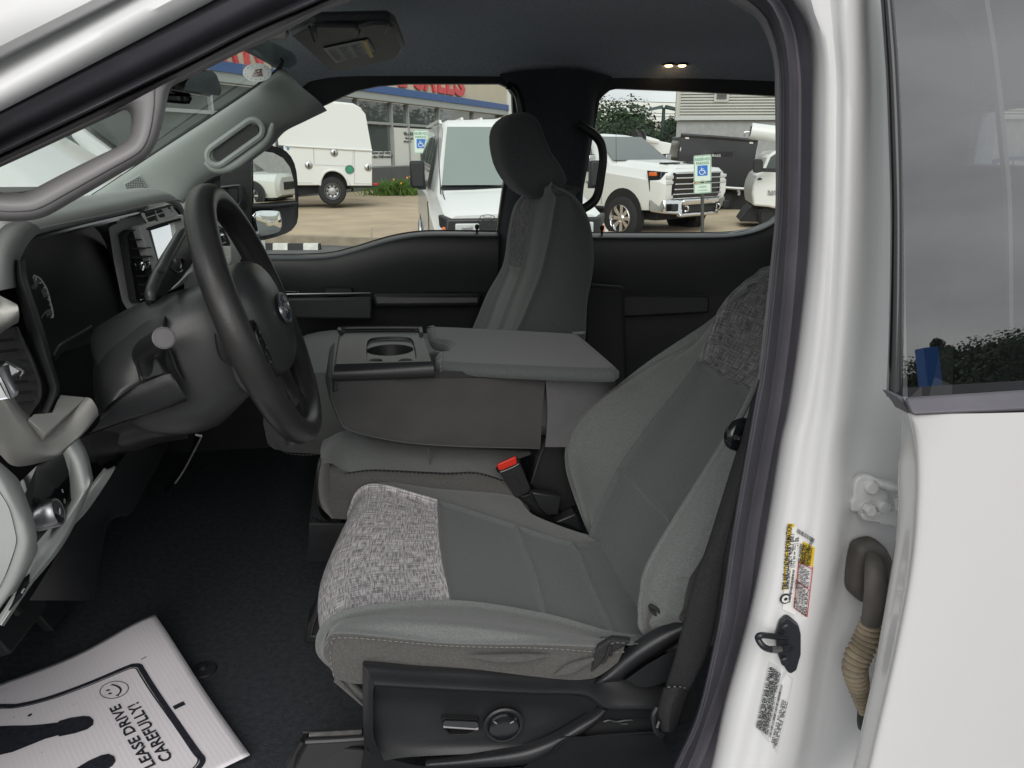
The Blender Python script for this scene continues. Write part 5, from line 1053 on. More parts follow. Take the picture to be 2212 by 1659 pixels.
# seat base: power seat side shield with switches, recliner cover, rails
base = part('seat_base', 'black plastic driver seat base shield with power seat switches')
by = lambda x, y, Y: PY(zJ(x, y), Y)
top_e = [(446,1105),(700,1128),(1000,1140),(1350,1165),(1640,1172),(1760,1080),(1900,1000),(2060,905),(2150,850)]
rid_ = [(505,1210),(700,1222),(1000,1238),(1350,1252),(1620,1258),(1700,1295),(1760,1330),(1900,1335),(2050,1335)]
strips('base_shield', [onY([(450,1085),(700,1105),(1000,1118),(1350,1140),(1640,1150),(1800,1150),(1950,1180),(2100,1200)],.86,zJ), onY([(446,1107),(700,1128),(1000,1140),(1350,1165),(1640,1172),(1800,1172),(1950,1200),(2100,1220)],.842,zJ), onY([(480,1150),(700,1165),(1000,1180),(1350,1200),(1640,1205),(1720,1225),(1900,1250),(2100,1260)],.832,zJ), onY(rid_,.818,zJ), onY([(508,1226),(700,1236),(1000,1252),(1350,1268),(1600,1275),(1680,1312),(1745,1350),(1900,1352),(2050,1352)],.824,zJ)], 'dark_plastic', base, n=50, nv=4)
strips('base_front', [onY([(446,1107),(444,1200),(446,1350),(452,1500),(480,1570)],.842,zJ), onY([(470,1150),(468,1220),(472,1350),(480,1500),(520,1600)],.828,zJ), onY([(506,1214),(500,1260),(500,1350),(505,1500),(560,1620)],.820,zJ)], 'dark_plastic', base, n=24)
strips('switch_plate', [onY([(506,1226),(700,1236),(1000,1252),(1350,1268),(1600,1275),(1700,1320)],.826,zJ), onY([(502,1300),(700,1310),(1000,1325),(1350,1340),(1560,1355),(1660,1370)],.838,zJ), onY([(500,1420),(700,1420),(1000,1430),(1350,1440),(1440,1445),(1580,1450)],.842,zJ), onY([(505,1500),(700,1520),(1000,1530),(1250,1530),(1380,1510),(1500,1485)],.842,zJ), onY([(560,1620),(700,1600),(1000,1585),(1200,1575),(1330,1545),(1480,1490)],.836,zJ)], 'dark_plastic', base, n=40)
strips('base_sweep', [onY([(1700,1318),(1640,1365),(1560,1415),(1480,1462),(1380,1508),(1250,1545),(1000,1585),(780,1608)],.836,zJ), onY([(1725,1345),(1680,1385),(1590,1440),(1500,1492),(1410,1538),(1275,1580),(1000,1612),(780,1630)],.822,zJ), onY([(1745,1352),(1700,1402),(1610,1470),(1515,1515),(1440,1570),(1300,1625),(1000,1645),(780,1655)],.819,zJ), onY([(1750,1356),(1705,1415),(1615,1482),(1520,1528),(1446,1585),(1305,1640),(1000,1660),(780,1668)],.832,zJ)], 'dark_plastic', base, n=40)
strips('base_ledge', [onY([(2040,1450),(1850,1462),(1720,1472),(1620,1482),(1530,1492),(1470,1540)],.832,zJ), onY([(2040,1464),(1850,1475),(1720,1484),(1620,1494),(1530,1506),(1462,1562)],.816,zJ), onY([(2040,1482),(1850,1492),(1720,1500),(1620,1508),(1530,1522),(1465,1585)],.822,zJ)], 'dark_plastic', base, n=40)
strips('rear_plate', [onY([(1745,1350),(1850,1352),(1960,1352),(2100,1352)],.826,zJ), onY([(1720,1400),(1850,1400),(1960,1400),(2100,1400)],.834,zJ), onY([(1600,1480),(1720,1478),(1850,1475),(2100,1468)],.832,zJ)], 'dark_plastic', base, n=24)
tube('plate_mark', onY([(1730,1412),(1760,1405),(1800,1412),(1850,1405),(1885,1404)],.829,zJ), .0014, 'mid_plastic', base, n=5)
tube('plate_mark', onY([(1818,1418),(1825,1424),(1860,1423)],.829,zJ), .0012, 'mid_plastic', base, n=5)
strips('lower_shield', [onY([(1500,1490),(1720,1487),(1850,1484),(2000,1480)],.818,zJ), onY([(1470,1540),(1700,1530),(1850,1520),(2050,1515)],.824,zJ), onY([(1300,1660),(1600,1660),(1850,1660),(2100,1660)],.845,zJ), onY([(1200,1760),(1600,1760),(1850,1760),(2100,1760)],.86,zJ)], 'dark_plastic', base, n=30)
strips('rail_cover', [onY([(450,1560),(700,1640),(1000,1668),(1300,1655)],.85,zJ), onY([(430,1700),(700,1720),(1000,1730),(1300,1730)],.86,zJ), onY([(420,1850),(700,1850),(1000,1850),(1300,1850)],.87,zJ)], 'deep_black', base, n=20)
# switches
sb = [(872,1410),(884,1400),(1052,1408),(1064,1420),(1062,1450),(1050,1456),(880,1440),(873,1430)]
ring('switch_well', [by(x,y,.832) for x,y in [(864,1404),(880,1394),(1056,1402),(1070,1416),(1068,1462),(1010,1488),(905,1488),(872,1450)]], [by(x,y,.832) for x,y in [(870,1408),(884,1400),(1052,1408),(1062,1418),(1060,1456),(1005,1480),(910,1480),(880,1446)]], 'deep_black', base, V(0,.01,0))
loft('power_switch', [[by(x,y,.842) for x,y in sb],[by(x,y,.826) for x,y in sb],[by(968+(x-968)*.96,1428+(y-1428)*.7,.820) for x,y in sb]], 'mid_plastic', base, smooth=30, label='long seat adjust switch')
tube('switch_ridge', onY([(876,1436),(968,1442),(1060,1448)],.822,zJ), .0022, 'trim_grey', base, n=6)
cc_ = by(1195,1425,.834)
lathe('lumbar_switch', [(.0001,0),(.0185,0),(.0195,-.002),(.0210,-.006),(.0190,-.0085),(.0150,-.009),(.0001,-.0085)], cc_, V(0,1,0), 'gloss_black', base, n=30, label='round lumbar switch')
lathe('switch_ring', [(.0195,-.001),(.0265,-.001),(.0270,-.003),(.0245,-.0045),(.0195,-.003)], cc_, V(0,1,0), 'dark_plastic', base, n=30)
for x0,y0,x1,y1 in ((1145,1412,1160,1422),(1232,1420,1252,1410)):
    tube('switch_mark', [by(x0,y0,.822),by(x1,y1,.822)], .0011, 'mark_dim', base, n=5)
# recliner cover and lever
strips('recliner_cover', [onY([(1660,1195),(1720,1140),(1800,1060),(1890,990),(2000,920),(2160,850)],(.850,.842),zJ), onY([(1680,1205),(1760,1150),(1850,1075),(1940,1010),(2040,950),(2170,890)],(.830,.826),zJ), onY([(1720,1205),(1830,1160),(1920,1090),(2010,1030),(2080,990),(2180,930)],(.826,.822),zJ), onY([(1760,1200),(1840,1190),(1960,1100),(2040,1050),(2100,1010),(2190,950)],(.838,.836),zJ)], 'dark_plastic', base, n=30, label='slanted plastic recliner cover')
loft('recliner_lever', [[by(x,y,Yy) for x,y in [(1838,1192),(1960,1105),(2060,1048),(2160,1000),(2170,1130),(2100,1190),(2000,1230),(1940,1240),(1890,1225)]] for Yy in (.835,)]+[[by(1990+(x-1990)*k,1130+(y-1130)*k,Yy) for x,y in [(1838,1192),(1960,1105),(2060,1048),(2160,1000),(2170,1130),(2100,1190),(2000,1230),(1940,1240),(1890,1225)]] for Yy,k in ((.815,1.0),(.810,.90))], 'dark_plastic', base, smooth=30)
# seat track at the floor, front end
hexa('track', [by(95,1540,.95),by(60,1700,.90),by(500,1700,.90),by(450,1560,.90)], [by(120,1478,.97),by(150,1520,.92),by(460,1505,.92),by(450,1465,.97)], 'deep_black', base, .005)
tube('track_edge', [by(140,1520,.92),by(300,1512,.92),by(452,1502,.92)], .0035, 'mid_plastic', base, n=6)
tube('track_slide', [by(160,1484,.955),by(300,1476,.955),by(440,1468,.955)], .0042, 'steel', base, n=8)
tube('track_edge', [by(125,1468,.98),by(280,1464,.98),by(450,1460,.98)], .002, 'dark_plastic', base, n=6)
hexa('track_cap', [by(20,1660,.93),by(60,1700,.92),by(140,1540,.93),by(110,1500,.94)], [by(20,1660,.98),by(60,1700,.97),by(140,1540,.98),by(110,1500,.99)], 'dark_plastic', base, .004)
prism('seat_riser', [PY(p,1.22) for p in [(655,1392),(662,1355),(675,1330),(690,1280),(740,1280),(760,1400)]], V(0,.06,0), 'dark_plastic', base, .006)
ring('riser_rim', [PY(p,1.215) for p in [(668,1378),(676,1345),(690,1310),(720,1310),(722,1380)]], [PY(p,1.215) for p in [(673,1374),(680,1347),(692,1316),(716,1316),(718,1375)]], 'mid_plastic', base, V(0,.005,0))
box('pan', (-.06,.90,.88), (.40,1.30,.99), 'deep_black', base, .01)

# seat belt of the driver seat
bl = part('seat_belt', 'black seat belt webbing running down beside the driver seat')
b1 = [zH(*p) for p in [(165,1400),(130,1500),(100,1600)]]+[zK(*p) for p in [(1060,60),(985,260),(925,450),(885,620),(850,760),(815,900),(780,1010),(748,1110)]]
b2 = [zH(*p) for p in [(215,1440),(200,1520),(190,1620)]]+[zK(*p) for p in [(1195,60),(1160,300),(1125,520),(1095,700),(1050,850),(1000,960),(960,1040),(915,1120)]]
strips('belt_strap', [onY(b1,(.74,.775)), onY([((a[0]+b[0])/2,(a[1]+b[1])/2) for a,b in zip(b1,b2)],(.725,.762)), onY(b2,(.72,.755))], 'webbing', bl, n=50, nv=4, solid=.0016)
b3 = [zK(*p) for p in [(745,1090),(728,1150),(712,1210),(705,1260),(715,1340),(735,1400)]]; b4 = [zK(*p) for p in [(920,1090),(908,1150),(885,1210),(868,1270),(845,1340),(815,1400)]]
strips('belt_loop', [onY(b3,(.770,.765)), onY([((a[0]+b[0])/2,(a[1]+b[1])/2) for a,b in zip(b3,b4)],(.755,.752)), onY(b4,(.760,.765))], 'webbing', bl, n=30, nv=4, solid=.003)
stitch('belt_stitching', [kz(770,1088,.752),kz(850,1085,.750),kz(915,1100,.752)], 'thread_dim', bl, r=.0008, dash=.003, gap=.004)
tube('belt_anchor', [kz(700,1230,.775),kz(672,1290,.772),kz(680,1360,.770),kz(700,1410,.768),kz(735,1430,.768)], .004, 'dark_plastic', bl, n=8)
tube('anchor_shine', [kz(712,1325,.760),kz(695,1370,.760)], .0022, 'satin', bl, n=6)
tube('belt_guide', [zH and PY(zG(1560,1272),.76),PY(zG(1500,1275),.755),PY(zG(1450,1330),.75),PY(zG(1450,1385),.75),PY(zG(1490,1412),.755)], [.007,.0085,.008,.0075,.006], 'gloss_black', bl, n=12)
hexa('guide_body', [PY(zG(1500,1420),.76),PY(zG(1600,1420),.76),PY(zG(1600,1420),.79),PY(zG(1500,1420),.79)], [PY(zG(1490,1280),.76),PY(zG(1600,1270),.76),PY(zG(1600,1270),.79),PY(zG(1490,1280),.79)], 'gloss_black', bl, .006)
lathe('guide_screw', [(.0001,0),(.003,0),(.003,.001),(.0001,.001)], PY(zG(1475,1352),.740), V(0,-1,0), 'satin', bl, n=10)
bb = [zG(*p) for p in [(1590,1090),(1560,1200),(1540,1280)]]; bb2 = [zG(*p) for p in [(1640,1010),(1625,1200),(1605,1280)]]
strips('belt_strap', [onY(bb,.765), onY(bb2,.745)], 'webbing', bl, n=10, nv=2, solid=.0016)

# ---- passenger seat
ps = part('passenger_seat', 'grey cloth passenger seat with separate headrest')
q_ = lambda L, Y: [PY(p, Y) for p in L]
NR = q_([(1258,770),(1264,720),(1268,655),(1280,592),(1283,540),(1274,478),(1250,432),(1215,408)],1.80)
NF = q_([(1096,770),(1118,716),(1143,660),(1171,588),(1190,510),(1200,455),(1205,425),(1195,406)],1.785)
NB = q_([(1072,770),(1096,714),(1120,652),(1146,578),(1163,500),(1174,448),(1180,422),(1180,404)],1.82)
NC = q_([(1056,770),(1082,712),(1106,648),(1132,580),(1146,500),(1156,448),(1165,424),(1168,405)],1.89)
FC = q_([(1024,770),(1050,708),(1074,642),(1103,573),(1110,500),(1122,448),(1136,424),(1146,407)],2.10)
FB = q_([(994,770),(1024,704),(1056,630),(1090,570),(1102,500),(1114,448),(1130,424),(1142,408)],2.17)
FR = [p+V(.16,.05,0) for p in FB]; NR2 = [p+V(.02,.10,0) for p in NR]
cols = [NR2,NR,[(a+b)/2+V(0,-.028,0) for a,b in zip(NR,NF)],NF,NB,NC,[(a+b)/2+V(-.006,0,0) for a,b in zip(NC,FC)],FC,FB,FR]
rows = [[c[k] for c in cols] for k in range(8)]
tp_ = [r_*.35+V(1,0,0)*0+np.mean(rows[-1],axis=0)*.65+V(0,0,.012) for r_ in rows[-1]]
g3, n3 = panels(rows+[tp_], 6, 6, [
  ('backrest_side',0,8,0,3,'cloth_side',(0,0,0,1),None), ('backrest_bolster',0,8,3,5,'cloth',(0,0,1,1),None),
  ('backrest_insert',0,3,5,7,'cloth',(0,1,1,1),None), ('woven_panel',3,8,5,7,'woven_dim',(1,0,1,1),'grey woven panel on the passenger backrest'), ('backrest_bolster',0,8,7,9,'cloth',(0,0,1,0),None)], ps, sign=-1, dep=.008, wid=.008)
for sl in ((A_(0,8*NT),3*NT),(A_(0,8*NT),5*NT),(A_(0,8*NT),7*NT),(3*NT,A_(5*NT,7*NT+1))): seam(g3, n3, sl, -1, ps, r=.0016)
stitch('seat_stitching', [p+V(-.002,-.004,.001) for p in g3[8:80, 3*NT]], 'thread_dim', ps, r=.0009, dash=.007)
ho = [zB(*p) for p in [(1545,600),(1552,510),(1590,450),(1650,415),(1715,404),(1775,428),(1812,480),(1840,560),(1880,650),(1940,740),(1975,810),(1978,850),(1940,895),(1850,940),(1760,945),(1690,910),(1620,830),(1570,730)]]
hc = np.mean([PY(p,1.97) for p in ho], axis=0)
loft('headrest', [[hc+(PY(p,1.97)-hc)*k+V(0,dy,0) for p in ho] for dy,k in ((-.128,.55),(-.122,.82),(-.10,.96),(-.05,1.0),(.05,1.0),(.10,.95),(.122,.8),(.128,.5))], 'cloth_side', ps, nu=3, nv=2, smooth=180, label='dark grey headrest of the passenger seat')
for y in (1.90,2.04): tube('headrest_post', [PY((1170,395),y),PY((1180,432),y)], .006, 'satin', ps, n=8)
prism('headrest_sleeve', [PY(zB(*p),1.85) for p in [(1880,925),(1975,870),(1985,885),(1900,945)]], V(0,.2,0), 'deep_black', ps, .003)
# passenger cushion, further forward and higher
cs = [[V(x+dx, y, z) for x, z in ((-.30,1.01),(-.345,1.06),(-.335,1.14),(-.29,1.195),(-.15,1.205),(.0,1.19),(.15,1.18),(.25,1.18),(.25,1.02),(0,1.0))] for y, dx in ((1.765,.015),(1.78,.003),(1.84,0),(2.0,-.005),(2.14,0),(2.20,.003),(2.215,.015))]
loft('cushion', cs, 'cloth', ps, nu=4, nv=4, smooth=180, label='passenger cushion edge behind the steering wheel')
stitch('seat_stitching', [PY(p,1.757) for p in [(590,950),(603,968),(622,979),(660,983),(700,978),(738,962)]], 'thread_dim', ps, r=.0009, dash=.006)

# ---- rear bench
rb = part('rear_bench')
cs = [[V(x,y,z) for x, z in ((1.05,.95),(1.02,1.03),(1.06,1.12),(1.2,1.14),(1.45,1.10),(1.5,.95))] for y in (.80,.84,1.2,1.6,2.0,2.24,2.28)]
loft('cushion', cs, 'cloth', rb, nu=2, nv=3, smooth=180)
cs = [[V(x,y,z) for x, z in ((1.40,1.05),(1.47,1.3),(1.54,1.62),(1.60,1.64),(1.62,1.4),(1.55,1.05))] for y in (.80,.84,1.2,1.6,2.0,2.24,2.28)]
loft('backrest', cs, 'cloth', rb, nu=2, nv=3, smooth=180)
# ================================================================== centre seat folded into an armrest console
fz = lambda x, y, Y: PY(zF(x, y), Y)
cn = part('centre_console', 'folded centre seat with black cup holder tray and grey padded armrest')
ztray = fz(475,412,1.34)[2]; zf_ = lambda x, y, z=ztray: PZ(zF(x, y), z)
# upholstered body below tray and pad
def bodyrow(Y, dx=0): return [fz(x+dx,y,1.335)+V(0,Y-1.335,0) for x,y in [(462,505),(462,600),(500,720),(570,805),(850,868),(1200,893),(1640,905),(1700,905)]]
strips('console_side', [[p+V(.004,.035,0) for p in onY([(455,490),(455,610),(500,730),(560,800),(850,866),(1200,893),(1660,906)],1.335,zF)], onY([(455,490),(455,610),(500,730),(560,800),(850,866),(1200,893),(1660,906)],1.345,zF), onY([(470,490),(475,600),(520,710),(580,780),(860,845),(1200,872),(1665,882)],1.332,zF), onY([(600,485),(600,570),(640,640),(720,690),(960,730),(1240,750),(1670,755)],1.328,zF), onY([(800,500),(820,550),(860,590),(940,615),(1100,630),(1320,640),(1680,640)],1.331,zF), onY([(800,496),(900,496),(1000,496),(1100,496),(1250,498),(1400,500),(1692,504)],1.338,zF)], 'cloth_brown', cn, n=50, nv=4, label='brownish grey cloth side of the folded centre seat')
strips('console_piping', [onY([(440,500),(440,610),(486,735),(552,806),(850,875),(1200,902),(1660,914)],1.345,zF), onY([(448,500),(448,610),(493,732),(556,803),(850,870),(1200,897),(1660,909)],1.334,zF), onY([(455,492),(455,608),(500,728),(562,798),(850,864),(1200,891),(1660,904)],1.337,zF)], 'vinyl', cn, n=50, nv=2)
strips('console_rear', [onY([(1692,495),(1700,600),(1705,700),(1700,800),(1690,900)],1.334,zF), onY([(1850,500),(1850,600),(1850,700),(1850,800),(1850,900)],1.334,zF), onY([(2040,505),(2030,600),(2020,700),(2000,800),(2000,900)],1.340,zF), onY([(2100,515),(2100,600),(2090,700),(2080,800),(2080,900)],1.37,zF)], 'vinyl', cn, n=20, label='smooth grey vinyl rear of the folded centre seat')
hexa('console_core', [fz(500,780,1.36),fz(2060,890,1.36),fz(2060,890,1.36)+V(0,.34,0),fz(500,780,1.36)+V(0,.34,0)], [fz(470,500,1.36),fz(2060,560,1.36),fz(2060,560,1.36)+V(-.05,.30,0),fz(470,560,1.36)+V(0,.30,0)], 'vinyl', cn, .03)
strips('console_front', [onY([(432,430),(415,500),(440,620),(490,740),(550,812)],1.37,zF), onY([(440,330),(428,470),(452,600),(500,730),(556,800)],1.345,zF), onY([(470,290),(458,450),(462,520),(505,700),(560,790)],1.336,zF)], 'vinyl', cn, n=20)
# tray: plate with a cup hole, side walls and rim
ta, tb_, tc_, td = zf_(478,418), zf_(1030,402), zf_(968,212), zf_(508,216)
tr_x, tr_y = unit(tb_-ta), None
def inq(s, t): return (ta*(1-s)*(1-t)+tb_*s*(1-t)+tc_*s*t+td*(1-s)*t)
def to2(p): return (float(p[0]), float(p[1]))
hole = [zf_(x,y) for x,y in [(655,300),(668,276),(700,264),(800,258),(890,262),(918,275),(930,300),(942,360),(940,385),(918,398),(800,402),(690,402),(660,390),(652,350)]]
hole = crom(np.array(hole), 3, True)
outer = [ta,tb_,tc_,td]
plate('cup_tray', [to2(p) for p in outer], [[to2(p) for p in hole]], V(0,0,ztray-.002), V(1,0,0), V(0,1,0), 'dark_plastic', cn, .004, smooth=30, label='black plastic cup holder tray')
n_h = len(hole); hc = hole.mean(0)
wall = [[p for p in hole], [hc+(p-hc)*.97+V(0,0,-.005) for p in hole]]
ringv = np.array(wall).reshape(-1,3); mesh('cup_well_rim', ringv, grid_faces(2, n_h, cc=True), 'dark_plastic', cn)
cupc = [zf_(795,345)+V(0,.0,-.012), ]
# round cup with two shoulder steps
rc = np.array([V(.066*math.cos(t), .066*math.sin(t), 0) for t in np.linspace(0,2*math.pi,28,endpoint=False)])
c0 = zf_(790,318)+V(0,0,-.005)
led = [hc+(p-hc)*.97+V(0,0,-.005) for p in hole]
cupring = [c0+rc[int(round((math.atan2(*(p-hc)[[1,0]])/(2*math.pi)) % 1*28)) % 28]*.98 for p in led]
plate('cup_shelf', [to2(p) for p in led], [[(float(c0[0]+.0445*math.cos(t)), float(c0[1]+.0445*math.sin(t))) for t in np.linspace(0,2*math.pi,28,endpoint=False)]], V(0,0,c0[2]-.002), V(1,0,0), V(0,1,0), 'col_plastic', cn, .002)
lathe('cup_well', [(.0450,-.001),(.0440,-.02),(.038,-.045),(.034,-.065),(.0001,-.065)], c0, V(0,0,1), 'dark_plastic', cn, n=28, label='round cup holder well')
for x, y in ((705,382),(880,382)):
    lathe('cup_grip', [(.0001,.0012),(.011,.0012),(.013,.0)], zf_(x,y)+V(0,0,-.005), V(0,0,1), 'deep_black', cn, n=18)
strips('tray_side', [[ta+V(0,0,.000),(ta+tb_)/2,tb_], [ta+V(-.002,-.007,-.005),(ta+tb_)/2+V(0,-.007,-.005),tb_+V(.003,-.007,-.005)], [fz(458,470,1.318),fz(750,462,1.318),fz(1044,452,1.318)], [fz(455,515,1.320),fz(750,505,1.320),fz(1046,493,1.320)], [fz(455,517,1.34),fz(750,507,1.34),fz(1046,495,1.34)]], 'dark_plastic', cn, n=20, nv=3)
strips('tray_side', [[td,(ta+td)/2,ta], [td+V(-.006,0,-.004),(ta+td)/2+V(-.006,0,-.004),ta+V(-.005,-.003,-.004)], [fz(490,300,1.335)+V(0,.36,0)*0+td-zf_(508,216)+(td-ta)*0.98,(fz(458,470,1.325)+(td-ta)*.5),fz(456,470,1.322)], [td+V(-.012,0,-.05),(ta+td)/2+V(-.012,0,-.05),fz(455,515,1.325)]], 'dark_plastic', cn, n=12, nv=3) if False else None
hexa('tray_end', [ta+V(-.010,-.004,-.05),td+V(-.010,0,-.05),td+V(.02,0,-.05),ta+V(.02,0,-.05)], [ta+V(-.004,-.002,-.003),td+V(-.004,0,-.003),td+V(.02,0,-.003),ta+V(.02,0,-.003)], 'dark_plastic', cn, .003)
tube('tray_rail', [zf_(500,232,ztray+.004),zf_(512,212,ztray+.005),zf_(720,208,ztray+.005),zf_(950,208,ztray+.005),zf_(966,216,ztray+.004),zf_(972,244,ztray+.003)], .0045, 'dark_plastic', cn, n=8, sub=4)
tube('tray_slot', [zf_(530,228,ztray+.001),zf_(720,225,ztray+.001),zf_(935,222,ztray+.001)], .0022, 'deep_black', cn, n=6)
box('tray_catch', zf_(507,243)-V(.004,.006,0), zf_(507,243)+V(.004,.006,.005), 'deep_black', cn, .001)
# armrest pad with thumb notch
zp = fz(1400,446,1.320)[2]
pad_t = [(1010,215),(1030,206),(1300,216),(1600,232),(1870,248),(1895,256),(2095,425),(2112,455),(2060,468),(1800,462),(1400,445),(1080,425),(1058,395),(1052,372),(1075,350),(1125,345),(1130,320),(1105,300),(1050,290),(1022,270)]
def padpt(x,y,z): return PZ(zF(x,y), z)
P0 = crom(np.array([padpt(x,y,zp) for x,y in pad_t]), 4, True); pc0 = P0.mean(0)
def inset(P, d):   # move outline inward by d
    T = np.roll(P,-1,0)-np.roll(P,1,0); T /= np.linalg.norm(T,axis=1)[:,None]; n = np.stack([-T[:,1],T[:,0],np.zeros(len(P))],1)
    s = np.sign(np.sum(n*(pc0-P)))
    return P+n*d*s
loft('armrest_pad', [inset(P0,.014)+V(0,0,.005), inset(P0,.006)+V(0,0,.0025), P0+V(0,0,-.003), P0+V(0,0,-.009), P0+V(0,0,-.014), inset(P0,.004)+V(0,0,-.0185), inset(P0,.02)+V(0,0,-.020)], 'cloth_insert', cn, cap=False, smooth=60, label='grey cloth armrest pad with thumb notch')
plate('armrest_top', [to2(p) for p in inset(P0,.0145)], [], V(0,0,zp+.0045), V(1,0,0), V(0,1,0), 'cloth_insert', cn, .001)
stitch('seat_stitching', [padpt(x,y,zp+.004) for x,y in [(1020,222),(1030,262),(1045,288),(1100,300),(1135,318),(1138,342),(1085,362),(1072,385)]], 'thread', cn, r=.0007, dash=.005)
stitch('seat_stitching', [fz(1080,395,1.318),fz(1084,430,1.315),fz(1086,470,1.315)], 'thread', cn, r=.0007, dash=.005)
strips('armrest_gap', [[fz(1046,500,1.335),fz(1500,495,1.335),fz(2090,515,1.335)],[fz(1046,455,1.34),fz(1500,470,1.34),fz(2090,490,1.34)]], 'deep_black', cn, n=12, nv=2)
# ---- centre cushion under the console
cu_ = part('centre_cushion', 'worn grey centre seat cushion below the console')
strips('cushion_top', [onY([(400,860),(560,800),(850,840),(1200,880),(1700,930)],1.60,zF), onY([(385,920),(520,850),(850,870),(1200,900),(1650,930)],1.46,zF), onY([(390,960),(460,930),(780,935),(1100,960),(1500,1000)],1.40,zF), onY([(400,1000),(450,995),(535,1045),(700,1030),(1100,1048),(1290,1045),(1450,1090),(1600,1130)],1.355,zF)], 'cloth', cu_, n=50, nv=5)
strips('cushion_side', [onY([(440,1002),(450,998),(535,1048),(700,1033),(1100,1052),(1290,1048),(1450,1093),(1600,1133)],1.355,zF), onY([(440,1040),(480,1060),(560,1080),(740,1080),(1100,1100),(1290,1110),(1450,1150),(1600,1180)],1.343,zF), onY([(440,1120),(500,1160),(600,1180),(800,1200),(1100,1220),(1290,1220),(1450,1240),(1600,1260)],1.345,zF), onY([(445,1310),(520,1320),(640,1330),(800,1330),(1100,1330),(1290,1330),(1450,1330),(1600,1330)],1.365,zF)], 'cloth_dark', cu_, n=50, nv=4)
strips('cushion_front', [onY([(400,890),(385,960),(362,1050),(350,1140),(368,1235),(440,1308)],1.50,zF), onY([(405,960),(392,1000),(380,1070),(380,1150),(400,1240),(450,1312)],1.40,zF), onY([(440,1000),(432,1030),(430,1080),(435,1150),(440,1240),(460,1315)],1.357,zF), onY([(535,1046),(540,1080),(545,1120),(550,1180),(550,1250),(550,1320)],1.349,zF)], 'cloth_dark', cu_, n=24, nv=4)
stitch('seat_stitching', onY([(440,1002),(480,1040),(535,1052),(700,1037),(1100,1056),(1290,1053),(1450,1097)],1.350,zF), 'deep_black', cu_, r=.0012, dash=.005, gap=.003)
tube('cushion_seam', onY([(1010,905),(1022,960),(1018,1035)],1.375,zF), .0018, 'cloth_dark', cu_, n=6)
hexa('riser', [fz(320,1345,1.40),fz(318,1560,1.40),fz(318,1560,1.40)+V(0,.3,0),fz(320,1345,1.40)+V(0,.3,0)], [fz(520,1345,1.40),fz(520,1560,1.40),fz(520,1560,1.40)+V(0,.3,0),fz(520,1345,1.40)+V(0,.3,0)], 'dark_plastic', cu_, .008)
strips('riser_cover', [onY([(375,962),(362,1010),(340,1180),(322,1335),(330,1345)],1.44,zF), onY([(388,965),(372,1010),(362,1150),(380,1280),(440,1340)],1.40,zF)], 'mid_plastic', cu_, n=20, nv=3)
strips('riser_face', [onY([(322,1335),(380,1338),(450,1340),(560,1340)],1.39,zF), onY([(320,1350),(380,1352),(450,1352),(560,1352)],1.378,zF), onY([(316,1450),(380,1455),(450,1455),(560,1455)],1.383,zF), onY([(300,1560),(380,1565),(450,1565),(560,1565)],1.395,zF)], 'dark_plastic', cu_, n=20, nv=3)
# hinge cover and buckle
bk = part('belt_buckle', 'black seat belt buckle with red release button')
prism('hinge_cover', [fz(x,y,1.385) for x,y in [(1730,712),(1745,698),(1960,695),(2060,700),(1990,900),(1960,1200),(1790,1300),(1600,1130),(1640,960),(1690,800)]], V(0,.06,0), 'dark_plastic', bk, .008, label='black plastic side cover of the centre seat hinge')
tube('hinge_cover_rim', onY([(1612,1110),(1660,960),(1720,800),(1765,735),(1800,722),(1940,718)],1.382,zF), .003, 'mid_plastic', bk, n=6)
def bq(x,y,Y=1.330): return fz(x,y,Y)
ub = unit(bq(1540,1000)-bq(1600,1150))
body = [(1405,1020),(1415,1000),(1525,952),(1545,985),(1610,1140),(1600,1165),(1530,1200),(1510,1180),(1430,1055)]
loft('buckle_body', [[bq(x,y,1.350) for x,y in body],[bq(x,y,1.336) for x,y in body],[bq(1508+(x-1508)*.92,1080+(y-1080)*.94,1.330) for x,y in body]], 'dark_plastic', bk, smooth=30)
prism('release_button', [bq(x,y,1.327) for x,y in [(1412,1008),(1418,1000),(1522,954),(1528,998),(1440,1036),(1420,1035)]], V(0,.006,0), 'red', bk, .002, label='red release button of the belt buckle')
tube('buckle_rim', [bq(x,y,1.328) for x,y in [(1408,1022),(1432,1045),(1535,1000),(1535,968)]], .0018, 'gloss_black', bk, n=6)
ring('buckle_inset', [bq(x,y,1.329) for x,y in [(1460,1080),(1520,1055),(1545,1105),(1485,1130)]], [bq(x,y,1.329) for x,y in [(1468,1084),(1516,1063),(1536,1102),(1490,1122)]], 'deep_black', bk, V(0,.003,0))
tube('buckle_stalk', [bq(1560,1160,1.345),bq(1600,1200,1.345),bq(1650,1260,1.35),bq(1700,1300,1.36)], [.016,.014,.013,.012], 'rubber_black', bk, n=10, flat=(V(0,1,0),.5))
tube('buckle_wire', [bq(1545,1160,1.332),bq(1560,1190,1.330),bq(1600,1180,1.330),bq(1625,1215,1.332)], .003, 'deep_black', bk, n=6)
prism('anchor_cover', [bq(x,y,1.335) for x,y in [(1612,1162),(1788,1188),(1768,1295),(1700,1300),(1650,1250)]], V(0,.02,0), 'dark_plastic', bk, .003)
prism('recliner_end', [bq(x,y,1.33) for x,y in [(1745,1340),(1870,1285),(1920,1390),(1900,1395),(1800,1350)]], V(0,.03,0), 'dark_plastic', bk, .004)
